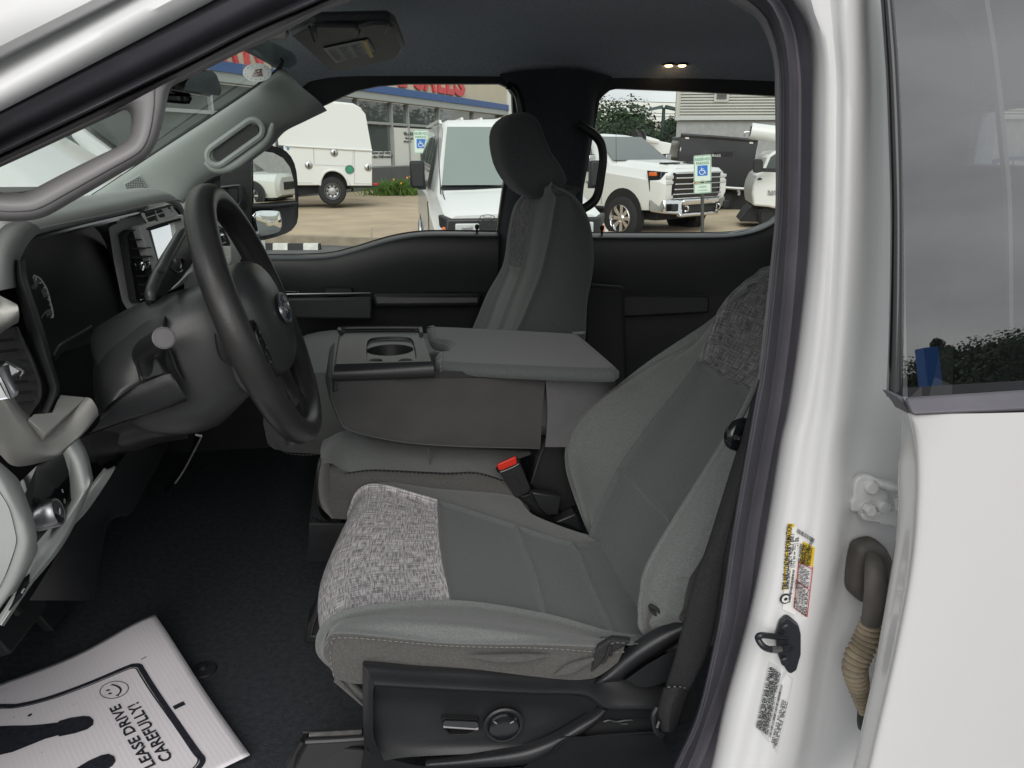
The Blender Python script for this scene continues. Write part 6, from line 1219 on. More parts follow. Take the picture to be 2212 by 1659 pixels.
# ================================================================== paper floor mat
pm = empty('paper_mat', tuple(PZ(zR(900,800),.806)), label='white ribbed paper floor mat with printed shoe soles and PLEASE DRIVE CAREFULLY, on the carpet', cat='floor mat')
p1, p2 = PZ(zR(1242,148),.815), PZ(zR(1980,1155),.815)     # two visible corners
ex = unit(p2-p1); ey_ = V(-ex[1], ex[0], 0)
if (PZ(zR(0,900),.815)-p1)@ey_ < 0: ey_ = -ey_
Wm = np.linalg.norm(p2-p1); Hm = .58
def mh(s, t):   # height of the limp sheet over the carpet
    lift = .030*math.exp(-((t*Hm)/.10)**2)*math.exp(-((s*Wm-.0)/.20)**2)+.012*math.sin(t*Hm*9+.6)*.5+.010*math.exp(-((t*Hm-.30)/.1)**2)*max(0,1-s*1.6)
    return .806+max(0,lift+.006)
def mp_at(s, t, d=0):
    return p1*(1,1,0)+ex*(s*Wm)+ey_*(t*Hm)+V(0,0,mh(s,t)+d)
ns, ntt = 40, 50; vs = []; uv = []
for i in range(ns+1):
    for j in range(ntt+1):
        vs.append(mp_at(i/ns, j/ntt)); uv.append((i/ns, j/ntt))
mesh('sheet', vs, grid_faces(ns+1, ntt+1), 'paper', pm, uv=uv, smooth=180, solid=.0008)
# the printing lies on the sheet: map picture points into sheet coordinates
def st_of(x, y):
    q = PZ(zR(x, y), .815)
    for _ in range(4):
        s = ((q-p1)@ex)/Wm; t = ((q-p1)@ey_)/Hm; q = PZ(zR(x, y), mh(min(1,max(0,s)), min(1,max(0,t))))
    return ((q-p1)@ex)/Wm, ((q-p1)@ey_)/Hm
def printed(name, polys, parent=pm, d=.0016):
    """polys: closed outlines in sheet metres, dropped onto the sheet after fine triangulation"""
    cu = bpy.data.curves.new('tmp','CURVE'); cu.dimensions = '2D'; cu.fill_mode = 'FRONT'
    for loop in polys:
        sp = cu.splines.new('POLY'); sp.points.add(len(loop)-1); sp.use_cyclic_u = True
        for i,(x,y) in enumerate(loop): sp.points[i].co = (x,y,0,1)
    tmp = bpy.data.objects.new('tmp',cu); me = bpy.data.meshes.new_from_object(tmp); bpy.data.objects.remove(tmp); bpy.data.curves.remove(cu)
    return drop(name, me, parent, d)
def drop(name, me, parent, d):
    bm = bmesh.new(); bm.from_mesh(me)
    for _ in range(2):
        es = [e for e in bm.edges if e.calc_length() > .02]
        if es: bmesh.ops.subdivide_edges(bm, edges=es, cuts=1); bmesh.ops.triangulate(bm, faces=bm.faces[:])
    v = [mp_at(q.co.x/Wm, q.co.y/Hm, d) for q in bm.verts]; bm.verts.index_update(); f = [tuple(x.index for x in q.verts) for q in bm.faces]; bm.free()
    return mesh(name, v, f, 'ink', parent, smooth=0)
def S_(pts): return [(s*Wm, t*Hm) for s, t in (st_of(x, y) for x, y in pts)]
def strip2(path, w):
    P = np.array(path); T = np.gradient(P, axis=0); T /= np.linalg.norm(T,axis=1)[:,None]+1e-9; n = np.stack([-T[:,1],T[:,0]],1)*w/2
    return [tuple(q) for q in np.vstack([P+n, (P-n)[::-1]])]
def smooth2(pts, n=6): return [tuple(q[:2]) for q in crom(np.array([(x,y,0) for x,y in pts]), n)]
fr = [(-900,790),(-400,780),(0,768),(150,762),(400,700),(700,590),(1000,465),(1060,448),(1105,452),(1130,490),(1230,650),(1400,900),(1560,1130),(1602,1185),(1595,1230),(1540,1290),(1400,1400)]
printed('border', [strip2(S_(smooth2(fr,8)), .0085)])
fr2 = [(-900,812),(-400,802),(0,788),(150,780),(400,718),(700,610),(1000,485),(1060,470),(1085,480),(1120,540),(1210,680),(1380,920),(1530,1140),(1568,1185),(1560,1225),(1510,1280),(1380,1380)]
printed('border', [strip2(S_(smooth2(fr2,8)), .0022)])
th = np.linspace(0,2*math.pi,40,endpoint=False)
def ell(cx,cy,rx,ry,a): return [(cx+rx*math.cos(t)*math.cos(a)-ry*math.sin(t)*math.sin(a), cy+rx*math.cos(t)*math.sin(a)+ry*math.sin(t)*math.cos(a)) for t in th]
printed('smiley', [S_(ell(904,642,117,68,-.2)), S_(ell(904,642,111,63,-.2))])
printed('smiley', [S_(ell(856,645,18,6,-.2))]); printed('smiley', [S_(ell(872,671,16,6,-.2))])
printed('smiley', [strip2(S_(smooth2([(888,600),(925,612),(955,635),(952,662),(930,686)],5)), .0028)])
printed('smiley', [strip2(S_([(876,608),(895,596)]), .0022)]); printed('smiley', [strip2(S_([(918,684),(942,686)]), .0022)])
sole = [(-700,1010),(-300,935),(0,930),(100,925),(230,924),(340,915),(460,900),(470,888),(560,862),(660,848),(710,852),(742,880),(738,920),(690,955),(600,985),(470,1012),(462,1002),(360,1030),(250,1075),(100,1135),(0,1158),(-300,1230),(-700,1260)]
printed('shoe_sole', [S_(sole)])
sole2 = [(-350,1650),(200,1450),(500,1335),(610,1260),(700,1205),(800,1160),(860,1148),(905,1168),(916,1205),(890,1245),(820,1290),(600,1420),(200,1650)]
printed('shoe_sole', [S_(sole2)])
printed('fold_mark', [strip2(S_([(1376,786),(1460,745)]), .010)])
printed('scratch', [strip2(S_([(1118,402),(1160,378)]), .0016)])
for x,y,r_ in ((238,842,20),(588,756,4),(110,860,5),(40,722,4),(180,742,4),(943,1072,4),(336,1136,5),(915,915,4)): printed('dirt_speck', [S_(ell(x,y,r_,r_*.45,-.5))])
def ptext(s, base0, base1, up):   # baseline from base0 to base1 in picture points
    a, b, u = [np.array(q) for q in S_([base0, base1, up])]
    cu = bpy.data.curves.new('tmp','FONT'); cu.body = s; cu.size = 1; cu.offset = .022; cu.resolution_u = 2
    tmp = bpy.data.objects.new('tmp',cu); me = bpy.data.meshes.new_from_object(tmp); bpy.data.objects.remove(tmp); bpy.data.curves.remove(cu)
    xs = [v.co.x for v in me.vertices]; ys = [v.co.y for v in me.vertices]; ux = (b-a)/(max(xs)-min(xs)); uy = (u-a)/max(ys)
    for v in me.vertices:
        q = a+ux*(v.co.x-min(xs))+uy*v.co.y; v.co = (q[0], q[1], 0)
    return drop('printed_word', me, pm, .0016)
# text reads from the lower right up to the left; letters stand up towards the smiley edge
ptext('PLEASE DRIVE', (1262,1283), (945,752), (1172,1325))
ptext('CAREFULLY!', (1372,1182), (1092,736), (1277,1227))
# ================================================================== passenger side mirror (tow mirror)
sm = part('side_mirror', 'black tow mirror outside the passenger window, flat glass above a convex glass')
YM = 2.74; mn = unit(V(.93,-.37,.0)); mc = PY(zA(1780,1240), YM)
def mpt(x,y,d=0): return PL(zA(x,y), mc+mn*d, mn)
ho_ = [(1626,1060),(1632,985),(1660,955),(1760,945),(1850,982),(1902,1060),(1922,1180),(1927,1400),(1902,1470),(1850,1512),(1705,1556),(1665,1540),(1640,1480),(1630,1300)]
hc_ = np.mean([mpt(*p) for p in ho_], axis=0)
loft('mirror_shell', [[hc_+(mpt(*p)-hc_)*k-mn*d for p in ho_] for d,k in ((.0,.975),(-.004,1.0),(.02,1.02),(.06,1.0),(.10,.85),(.12,.5))], 'rubber_black', sm, nv=2, smooth=60)
up_ = [(1640,990),(1690,978),(1770,990),(1835,1025),(1880,1085),(1906,1180),(1913,1298),(1644,1318)]
mesh('mirror_glass', [mpt(x,y,.0075) for x,y in up_], [tuple(range(len(up_)))], 'mirror', sm, smooth=0, label='flat upper glass of the tow mirror')
cx_ = [(1648,1364),(1800,1357),(1822,1385),(1832,1440),(1826,1485),(1800,1512),(1700,1534),(1668,1520),(1652,1470)]
P = np.array([mpt(x,y,.008) for x,y in cx_]); cc = P.mean(0)
lv = [P]+[cc+(P-cc)*k+mn*.010*(1-k*k) for k in (.85,.65,.4,.15)]
loft('convex_glass', lv, 'mirror', sm, nv=3, smooth=180, label='convex lower glass of the tow mirror')
tube('glass_divider', [mpt(1632,1338,.010),mpt(1780,1334,.010),mpt(1920,1318,.010)], .006, 'rubber_black', sm, n=8)
ap = mpt(1628,1180,-.04)
hexa('mirror_arm', [V(-.70,2.46,1.44),V(-.60,2.46,1.44),ap+V(.03,0,-.07),ap+V(-.05,0,-.07)], [V(-.70,2.46,1.54),V(-.60,2.46,1.54),ap+V(.03,0,.05),ap+V(-.05,0,.05)], 'rubber_black', sm, .02)
mesh('arm_cover', [PY(zA(x,y),2.60) for x,y in [(1425,1150),(1440,1120),(1590,1020),(1632,1010),(1636,1545),(1500,1420),(1425,1330)]], [tuple(range(7))], 'rubber_black', sm, smooth=0, solid=.03)
hexa('arm_hinge', [PY(zA(1430,1300),2.57),PY(zA(1555,1330),2.57),PY(zA(1555,1330),2.62),PY(zA(1430,1300),2.62)], [PY(zA(1430,1215),2.57),PY(zA(1555,1205),2.57),PY(zA(1555,1205),2.62),PY(zA(1430,1215),2.62)], 'dark_plastic', sm, .008)
tube('hinge_rim', [PY(zA(x,y),2.565) for x,y in [(1430,1215),(1545,1203),(1560,1225),(1560,1310),(1540,1335)]], .005, 'dark_plastic', sm, n=8)
# hood and outer body so that the cab is a whole front half of a truck
ob = part('outer_body')
loft('hood', [[V(x,YC+s*w_,z) for s, w_, z in ((-1,1.0,.9),(-1,.99,1.30),(-1,.86,zt),(-.4,.86,zt+.04),(.4,.86,zt+.04),(1,.86,zt),(1,.99,1.30),(1,1.0,.9))] for x, zt in ((-1.02,1.47),(-1.6,1.44),(-2.2,1.40),(-2.32,1.30))], 'white_paint', ob, smooth=40)
strips('door_outside', [[V(-.95,2.50,1.30),V(.3,2.50,1.30),V(1.7,2.50,1.30)],[V(-.95,2.54,1.2),V(.3,2.54,1.2),V(1.7,2.54,1.2)],[V(-.95,2.53,.55),V(.3,2.53,.55),V(1.7,2.53,.55)]], 'white_paint', ob, n=12, nv=3)
for xa, xb, ya, za in ((-1.0,-.74,.57,1.55),(-2.2,-1.02,.535,1.40)): box('hinge_pillar' if xa > -1.5 else 'fender', (xa,ya,.55), (xb,ya+.12,za), 'white_paint', ob, .03)
box('rocker', (-1.0,.53,.52), (1.7,.66,.765), 'white_paint', ob, .02)
box('underbody', (-2.2,.75,.45), (1.7,2.3,.70), 'deep_black', ob, .02)

# ================================================================== vehicles
LOCALV = LOCAL
def wheel(parent, c, r, w, hub='chrome', spokes=6, dual=False):
    e = bpy.data.objects.new('wheel', None); e.empty_display_size = .1; e.location = c; COL.objects.link(e); e.parent = parent
    for k in range(2 if dual else 1):
        s = -1 if c[0] < 0 else 1; dx = -s*k*w*1.15
        lathe('tyre', [(r*.60,-w/2),(r*.90,-w/2),(r*.98,-w*.42),(r,-w*.3),(r,w*.3),(r*.98,w*.42),(r*.90,w/2),(r*.60,w/2)], V(dx,0,0), V(1,0,0), 'tyre', e, n=28)
    s = -1 if c[0] < 0 else 1; o = s*(w*.40 if not dual else -w*.05)
    lathe('rim', [(r*.40,o-s*.04),(r*.56,o-s*.02),(r*.61,o+s*.06*(1 if not dual else 3)),(r*.63,o+s*.05*(1 if not dual else 3)),(r*.63,o-s*.05)], V(0,0,0), V(1,0,0), hub, e, n=24)
    for k in range(spokes):
        a = 2*math.pi*k/spokes; u = V(0,math.cos(a),math.sin(a)); v = V(0,-math.sin(a),math.cos(a)); hw = r*.10
        mesh('spoke', [V(o,0,0)+u*r*.12-v*hw*.7,V(o,0,0)+u*r*.58-v*hw,V(o,0,0)+u*r*.58+v*hw,V(o,0,0)+u*r*.12+v*hw*.7]+[V(o-s*.03,0,0)+u*r*.12-v*hw*.7,V(o-s*.03,0,0)+u*r*.58-v*hw,V(o-s*.03,0,0)+u*r*.58+v*hw,V(o-s*.03,0,0)+u*r*.12+v*hw*.7], [(0,1,2,3),(7,6,5,4),(0,4,5,1),(1,5,6,2),(2,6,7,3),(3,7,4,0)], hub, e, smooth=0)
    lathe('hub_cap', [(.0001,o+s*.03),(r*.13,o+s*.028),(r*.17,o+s*.01),(r*.17,o-s*.03)], V(0,0,0), V(1,0,0), hub, e, n=16)
    lathe('wheel_back', [(.0001,o-s*.05),(r*.6,o-s*.05)], V(0,0,0), V(1,0,0), 'deep_black', e, n=20)
    return e
def both(fn):
    for s in (-1, 1): fn(s)
def secs_body(name, secs, m, root, nu=3, smooth=50):
    """secs: y, z bottom, z belt, z top, half widths bottom, belt, top"""
    S_ = []
    for y, zb, zm, zt, wb, wm, wt in secs:
        S_.append([V(-wb,y,zb),V(-wm,y,zb+(zm-zb)*.35),V(-wm,y,zm-.03),V(-wm*.97,y,zm),V(-wt,y,zt-.05),V(-wt*.9,y,zt),V(0,y,zt+.02),V(wt*.9,y,zt),V(wt,y,zt-.05),V(wm*.97,y,zm),V(wm,y,zm-.03),V(wm,y,zb+(zm-zb)*.35),V(wb,y,zb)])
    return loft(name, S_, m, root, nu=nu, smooth=smooth)
def quad(name, pts, m, root, **kw): return mesh(name, pts, [tuple(range(len(pts)))], m, root, smooth=0, **kw)
LOCAL[0] = True

# ---- ground levels (z = 0 asphalt, .15 raised concrete)
LOCAL[0] = False
k1, k2 = PZ((642,527),0), PZ((795,533),0); kd = unit(k2-k1); kn = V(-kd[1],kd[0],0); kn = kn if kn[1] > 0 else -kn
def kp(s, o, z): q = k1+kd*s+kn*o; return V(q[0],q[1],z)
tag(mesh('asphalt', [V(-300,-300,0),V(300,-300,0),V(300,600,0),V(-300,600,0)], [(0,1,2,3)], 'asphalt', None, smooth=0), kind='structure')
# kerb ends where the lot on the right stays level with the asphalt
hexa_s = mesh('concrete_pavement', [kp(-60,.15,.15),kp(60,.15,.15),kp(60,80,.15),kp(-60,80,.15),kp(-60,.15,-.1),kp(60,.15,-.1),kp(60,80,-.1),kp(-60,80,-.1)], [(0,1,2,3),(4,5,1,0),(5,6,2,1),(7,4,0,3)], 'concrete', None, smooth=0); tag(hexa_s, kind='structure')
kb = mesh('kerb', [kp(-60,0,-.1),kp(60,0,-.1),kp(60,.02,.15),kp(-60,.02,.15),kp(60,.16,.156),kp(-60,.16,.156)], [(0,1,2,3),(3,2,4,5)], 'kerb', None, smooth=0); tag(kb, kind='structure')
jt = [(zB(282,1130),zB(760,1146)),(zB(760,1146),zB(1030,1108)),(zB(766,1150),zB(762,1205)),(zB(300,1062),zB(1000,1052)),(zB(640,960),zB(1010,1010))]
for i, (a, b) in enumerate(jt):
    A_, B_ = PZ(a,.151), PZ(b,.151); t_ = unit(B_-A_); n2_ = V(-t_[1],t_[0],0)*.02
    mesh('joint', [A_-n2_,B_-n2_,B_+n2_,A_+n2_], [(0,1,2,3)], 'kerb', hexa_s, smooth=0)
mesh('lot_marking', [PZ(zB(*p),.004) for p in [(540,1300),(585,1302),(580,1312),(538,1312)]], [(0,1,2,3)], 'white_mark', bpy.data.objects['asphalt'], smooth=0)
mesh('lot_slab', [V(3.6,9,.004),V(30,9,.004),V(30,60,.004),V(6,60,.004)], [(0,1,2,3)], 'concrete', bpy.data.objects['asphalt'], smooth=0)
# wheel stop: black block with pale stripes
wsp = [PZ(p,.0) for p in (zB(20,1292),zB(425,1292))]; wd = unit(wsp[1]-wsp[0]); wn = V(-wd[1],wd[0],0)
stop = empty('wheel_stop', tuple((wsp[0]+wsp[1])/2), label='low black wheel stop with pale stripes in front of the kerb', cat='wheel stop')
def prof(q): return [q, q+wn*.03+V(0,0,.11), q+wn*.12+V(0,0,.11), q+wn*.15]
LL = np.linalg.norm(wsp[1]-wsp[0])
loft('block', [prof(wsp[0]+wd*s) for s in (-.9,LL)], 'rubber_black', stop, smooth=0)
for s0 in (.55*LL/2*.92, LL*.74):
    loft('stripe', [[p+V(0,0,.003)-wn*.003 for p in prof(wsp[0]+wd*s)] for s in (s0,s0+.26)], 'white_mark', stop, smooth=0)

# ================================================================== dealership building
p0 = PZ((804,411),.15); fdv = V(math.sin(R(28)),math.cos(R(28)),0); fn = V(math.cos(R(28)),-math.sin(R(28)),0)
if fn[1] > 0: fn = -fn
bd = empty('dealership_building', tuple(p0), label='cream dealership building with blue stripe, red sign letters and glazed front', cat='building')
def fp(x, y, out=0): return PL((x,y), p0+fn*out, fn)
def fs(p): return float((p-p0)@fdv)
def slab(name, s0, s1, z0, z1, d0, d1, m, bevel=.0, parent=None, **kw):   # box on the facade: along, height, depth out of the wall
    q = lambda s,d,z: V(*(p0+fdv*s+fn*d)[:2], z)
    return hexa(name, [q(s0,d0,z0),q(s1,d0,z0),q(s1,d1,z0),q(s0,d1,z0)], [q(s0,d0,z1),q(s1,d0,z1),q(s1,d1,z1),q(s0,d1,z1)], m, parent or bd, bevel, **kw)
zs_b, zs_t = fp(1075,239)[2], fp(1075,230)[2]
zs_b = .5*(zs_b+fp(800,200)[2]); zs_t = zs_b+.34
s_left, s_right = -34, fs(fp(1094,240))
slab('upper_wall', s_left, s_right, zs_t, zs_t+5.5, -.6, 0, 'facade')
slab('blue_stripe', s_left, s_right+.05, zs_b+.05, zs_t, -.5, .12, 'blue')
slab('stripe_trim', s_left, s_right, zs_b-.22, zs_b+.05, -.5, .05, 'alu')
slab('end_wall', s_right-.4, s_right+.02, .15, zs_t, -3, -.02, 'facade')
slab('corner_column', s_right+.1, s_right+1.6, .15, zs_t+1.6, -1.2, .3, 'white_far')
slab('column_cap', s_right-.1, s_right+1.8, zs_t+1.2, zs_t+1.9, -1.4, .5, 'white_far')
slab('plinth', s_left, s_right, .15, fp(850,361)[2], -.5, -.02, 'plinth')
zpl = fp(850,361)[2]; zmid = fp(830,266)[2]
# glazing bays: mullions measured in the picture, spaced on to the left
ms = [fs(fp(zB(x,600)[0], 300)) for x in (925,1030,1225,1445)]
ms = sorted(ms); step = 2.0
bays = [s_left+i*2.6 for i in range(int((ms[0]-s_left)/2.6)+1)]
bays = [ms[0]-2.75*i for i in range(12,0,-1)]+ms+[s_right-.4]
for i in range(len(bays)-1):
    a, b = bays[i]+.05, bays[i+1]-.05
    slab('window_pane', a, b, zmid+.05, zs_b-.25, -.32, -.28, 'car_glass')
    slab('window_pane', a, b, zpl+.05, zmid-.05, -.32, -.28, 'car_glass')
for s_ in bays: slab('mullion', s_-.05, s_+.05, .15, zs_b-.2, -.34, -.16, 'alu')
for z_ in (zmid, zpl): slab('transom', s_left, s_right-.3, z_-.05, z_+.05, -.33, -.18, 'alu')
def onf(p, z=None): q = fp(*p); return fs(q), q[2]
# posters behind the glass line
sa, za_ = onf(zB(928,495)); sb_, zb_ = onf(zB(1200,750))
slab('poster', sa+.06, sb_+1.2, onf(zB(1000,750))[1], onf(zB(1000,500))[1], -.28, -.20, 'poster', label='pale poster with We sell Nationwide lettering')
sa2 = onf(zB(745,700))[0]-1.5; sb2 = onf(zB(915,700))[0]
slab('poster', sa2, sb2, onf(zB(830,748))[1], onf(zB(830,652))[1], -.28, -.20, 'poster', label='pale poster with lettering behind the service truck')
ftx = fdv; 
def ftext(s, p, h, m='poster_ink', d=-.18, bold=.01, width=None, align='LEFT'):
    a = fp(*p, d); text('poster_text', s, a, fdv, V(0,0,1), m, bd, h, .02, bold=bold, width=width, align=align)
dpx = lambda p, q: abs(fs(fp(*q))-fs(fp(*p)))
hh = abs(onf(zB(980,525))[1]-onf(zB(980,550))[1])
ftext('We sell Nationwide', zB(972,548), hh*1.35); ftext('We sell anywhere', zB(982,572), hh*.75); ftext('where you are', zB(972,593), hh*.75)
ftext('Experience how and why', zB(655,670), hh*1.0, width=dpx(zB(655,680),zB(886,680))); ftext('"Chad makes the Difference"', zB(650,698), hh*1.0, width=dpx(zB(650,698),zB(902,698))); ftext('in business!', zB(700,716), hh*1.0)
# sign letters
zl = fp(*zO(1500,692))[2]; print('Z', zs_b, zs_t, zl, fp(*zO(1175,652))[2], fp(*zA(1650,428))[2], fp(*zB(800,240))[2], fp(*zB(1585,355))[2])
def letter(ch, px, wpx, zz=None, h=None):
    a = fp(*px, .02); b = fp(px[0]+wpx, px[1], .02); wv = abs(fs(b)-fs(a)); z_ = zz if zz is not None else zl
    text('sign_letter', ch, V(a[0],a[1],z_), fdv, V(0,0,1), 'letter_red', bd, h or 1.55, .16, width=wv, bold=.03)
hL = 1.75
for ch, x0, x1 in (('E',1040,1098),('S',1158,1232),('A',1236,1318),('L',1325,1380),('E',1388,1440),('S',1448,1525)):
    a = zO(x0,650); letter(ch, a, zO(x1,650)[0]-a[0], h=hL)
zl2 = fp(*zA(1650,428))[2]
for ch, x0, x1 in (('A',1440,1545),('N',1578,1690),('C',1758,1850),('M',1270,1420)):
    a = zA(x0,420); letter(ch, a, zA(x1,420)[0]-a[0], zz=zl2, h=hL)

# grass clump by the building corner
gc = PZ(zB(945,935),.15)
shr_ = empty('ornamental_grass', tuple(gc), label='bright green clump of ornamental grass by the building corner', cat='plant')
vs=[]; fs_=[]
for k in range(900):
    a = rng.uniform(0,6.28); r0 = abs(rng.normal(0,.45)); base_ = gc+V(r0*math.cos(a)*1.5,r0*math.sin(a)*.8,0); ln = rng.uniform(.35,.75); d_ = unit(V(rng.normal(0,.5)+.3*math.cos(a),rng.normal(0,.5)+.3*math.sin(a),1)); sd_ = unit(np.cross(d_,V(rng.normal(),rng.normal(),.1)))*.018
    i=len(vs); tip = base_+d_*ln+V(d_[0],d_[1],-.2)*ln*.35; mid_ = base_+d_*ln*.6
    vs += [base_-sd_,base_+sd_,mid_+sd_*.8,mid_-sd_*.8,tip]; fs_ += [(i,i+1,i+2,i+3),(i+3,i+2,i+4)]
mesh('blades', vs, fs_, 'grass_leaf', shr_, smooth=0)
for k in range(5):
    q = gc+V(rng.uniform(-.6,.7),rng.uniform(-.6,.2),rng.uniform(.4,.65)); lathe('flower', [(.0001,0),(.03,.0),(.035,.02),(.0001,.03)], q, V(0,-1,.3), 'flower', shr_, n=8)

# ---- parking signs
def parking_sign(loc, face, name_label, hgt, van=True):
    root = empty('parking_sign', tuple(loc), label=name_label, cat='sign', group='reserved parking signs')
    n = unit(face); ux = unit(np.cross(V(0,0,1),n)); uz = V(0,0,1); o = np.asarray(loc, float)
    box('post', o+V(-.025,-.025,-.1), o+V(.025,.025,hgt+.2), 'post', root, .004)
    c = o+V(0,0,hgt)+n*.04
    plate('panel', rrect(-.152,-.228,.152,.228,.025,4), [], c, ux, uz, 'sign_face', root, .006)
    plate('panel_border', rrect(-.146,-.222,.146,.222,.022,4), [rrect(-.138,-.214,.138,.214,.018,4)], c+n*.0045, ux, uz, 'sign_green', root, .002)
    text('panel_text', 'RESERVED', c+n*.0045+uz*.135, ux, uz, 'sign_green', root, .066, .002, align='CENTER', width=.25, bold=.012)
    text('panel_text', 'PARKING', c+n*.0045+uz*.068, ux, uz, 'sign_green', root, .066, .002, align='CENTER', width=.22, bold=.012)
    plate('symbol_field', rrect(-.088,-.125,.088,.052,.012,3), [], c+n*.0045, ux, uz, 'sign_blue', root, .002)
    q = c+n*.007-uz*.036
    def dots(pts, w): tube('symbol', [q+ux*x+uz*y for x,y in pts], w, 'label_white', root, n=6, sub=3, flat=(n,.2))
    dots([(-.022,.068),(-.020,.066)], .011); dots([(-.020,.05),(-.016,.0),(.030,.0),(.045,-.045),(.06,-.042)], .0075); dots([(-.018,.028),(.02,.028)], .006)
    dots([(-.030,.012),(-.052,-.012),(-.05,-.045),(-.018,-.066),(.018,-.055),(.034,-.028)], .0065)
    if van:
        c2 = c-uz*.34; plate('plaque', rrect(-.152,-.088,.152,.088,.02,4), [], c2, ux, uz, 'sign_face', root, .006)
        plate('panel_border', rrect(-.146,-.082,.146,.082,.018,4), [rrect(-.138,-.074,.138,.074,.015,4)], c2+n*.0045, ux, uz, 'sign_green', root, .002)
        text('panel_text', 'VAN', c2+n*.0045+uz*.005, ux, uz, 'sign_green', root, .06, .002, align='CENTER', width=.13); text('panel_text', 'ACCESSIBLE', c2+n*.0045-uz*.045, ux, uz, 'sign_green', root, .03, .002, align='CENTER', width=.18)
    for sgn in (1,-1): lathe('bolt', [(.0001,0),(.010,0),(.010,.004),(.0001,.005)], c+n*.004+uz*.2*sgn, n, 'steel', root, n=10)
    return root
def at_depth(p, t): d = ray(p); return CAM+d*t
c1 = at_depth(zC(1138,893), 13.6); b1_ = V(c1[0],c1[1],0); sg = parking_sign(b1_, V(-c1[0],-c1[1],0)+V(3,0,0)*.6, 'reserved parking sign with VAN plaque in front of the chrome-grilled pickup', c1[2]); sg.rotation_euler = (0,R(-4.5),0)
c2_ = at_depth(zB(1085,640), 15.5); parking_sign(V(c2_[0],c2_[1],.15), V(-.1,-1,0), 'reserved parking sign half hidden behind the white van', c2_[2], van=False)
def side_windows(root, y0, y1, zb, zt, wb, wt, cuts, m='car_glass'):
    """side glass split at cuts; slightly proud of the body"""
    for s in (-1,1):
        ys_ = [y0]+cuts+[y1]
        for i in range(len(ys_)-1):
            a, b = ys_[i]-.03, ys_[i+1]+.03
            sl0 = .35 if i == 0 else 0
            quad('side_window', [V(s*(wb+.012),a,zb),V(s*(wb+.012),b,zb),V(s*(wt+.012),b,zt),V(s*(wt+.012),a-sl0,zt)], m, root)
def mirror_pair(root, y, z, w, h=.26, m='rubber_black', cap=None):
    for s in (-1,1):
        e = box('door_mirror', V(s*(w+.10)-.09,y-.06,z-h/2), V(s*(w+.10)+.09,y+.06,z+h/2), m, root, .03)
        box('mirror_arm', V(min(s*w,s*(w+.1)),y-.03,z-h/2-.02), V(max(s*w,s*(w+.1)),y+.03,z-h/2+.06), m, root, .01)
        if cap: box('mirror_cap', V(s*(w+.10)-.085,y+.055,z-h*.1), V(s*(w+.10)+.085,y+.072,z+h/2-.02), cap, root, .01)
LOCAL[0] = True
# ---- white passenger van with its nose towards us
van = empty('cargo_van', (1.34,8.55,0), R(180)+R(.5), label='white van facing us outside the passenger window, black grille surround', cat='van')
secs_body('body', [(.02,.45,.80,1.02,.90,.94,.84),(-.08,.42,.86,1.07,.95,.98,.88),(-.9,.40,1.0,1.21,.98,1.0,.90),(-1.02,.40,1.05,1.25,.98,1.0,.90),(-1.72,.40,1.15,1.98,.98,1.0,.76),(-1.95,.40,1.18,2.07,.98,1.0,.77),(-5.4,.42,1.18,2.08,.98,1.0,.77),(-5.6,.5,1.18,1.98,.95,.98,.74)], 'white_far', van, nu=1, smooth=28)
quad('windshield', [V(-.84,-1.00,1.30),V(.84,-1.00,1.30),V(.715,-1.66,1.985),V(-.715,-1.66,1.985)], 'van_glass', van)
quad('cowl', [V(-.86,-.98,1.245),V(.86,-.98,1.245),V(.84,-1.06,1.30),V(-.84,-1.06,1.30)], 'rubber_black', van)
hexa('grille', [V(-.90,.04,.60),V(.90,.04,.60),V(.92,-.1,.60),V(-.92,-.1,.60)], [V(-.86,.045,.985),V(.86,.045,.985),V(.95,-.12,1.03),V(-.95,-.12,1.03)], 'dark_plastic', van, .02)
for k in range(4): box('grille_bar', V(-.42,.05,.64+.055*k), V(.42,.065,.655+.055*k), 'trim_grey', van, .004)
for s in (-1,1):
    box('headlight', V(s*.64-.13,.045,.78), V(s*.64+.13,.075,.94), 'lamp_lens', van, .02); box('headlight_bulb', V(s*.64-.06,.07,.82), V(s*.64+.06,.085,.91), 'satin', van, .015)
    box('corner_lamp', V(s*.86-.05,-.02,.76), V(s*.86+.05,.03,.90), 'amber', van, .01)
box('bumper', V(-.95,-.05,.38), V(.95,.14,.58), 'trim_grey', van, .03)
mirror_pair(van, -1.25, 1.42, 1.02, .32)
tube('wiper', [V(-.70,-1.05,1.31),V(-.30,-1.12,1.36),V(.10,-1.06,1.31)], .012, 'rubber_black', van, n=6); tube('wiper', [V(.05,-1.05,1.31),V(.4,-1.12,1.36),V(.72,-1.06,1.31)], .012, 'rubber_black', van, n=6)
tube('antenna', [V(.86,-.92,1.20),V(.87,-.95,1.65),V(.87,-.97,2.15)], [.008,.004,.003], 'rubber_black', van, n=6)
tube('hood_seam', [V(.80,.02,.93),V(.82,-.4,1.08),V(.84,-.95,1.23)], .006, 'rubber_black', van, n=5)
side_windows(van, -1.55,-5.2, 1.22,1.88,.995,.83,[-2.5,-3.8]); 
for s in (-1,1): tube('door_seam', [V(s*1.0,-1.2,.6),V(s*1.005,-1.25,1.1)], .006, 'rubber_black', van, n=5); tube('roof_gutter', [V(s*.79,-1.7,2.0),V(s*.80,-2.0,2.06),V(s*.80,-5.4,2.08)], .02, 'white_far', van, n=6)
for k in range(5): tube('roof_rib', [V(-.5+.25*k,-1.95,2.09),V(-.5+.25*k,-5.2,2.11)], .02, 'white_far', van, n=6)
for y in (-.95,-4.4):
    for s in (-1,1): wheel(van, V(s*.88,y,.38), .38, .24, 'satin', 5)

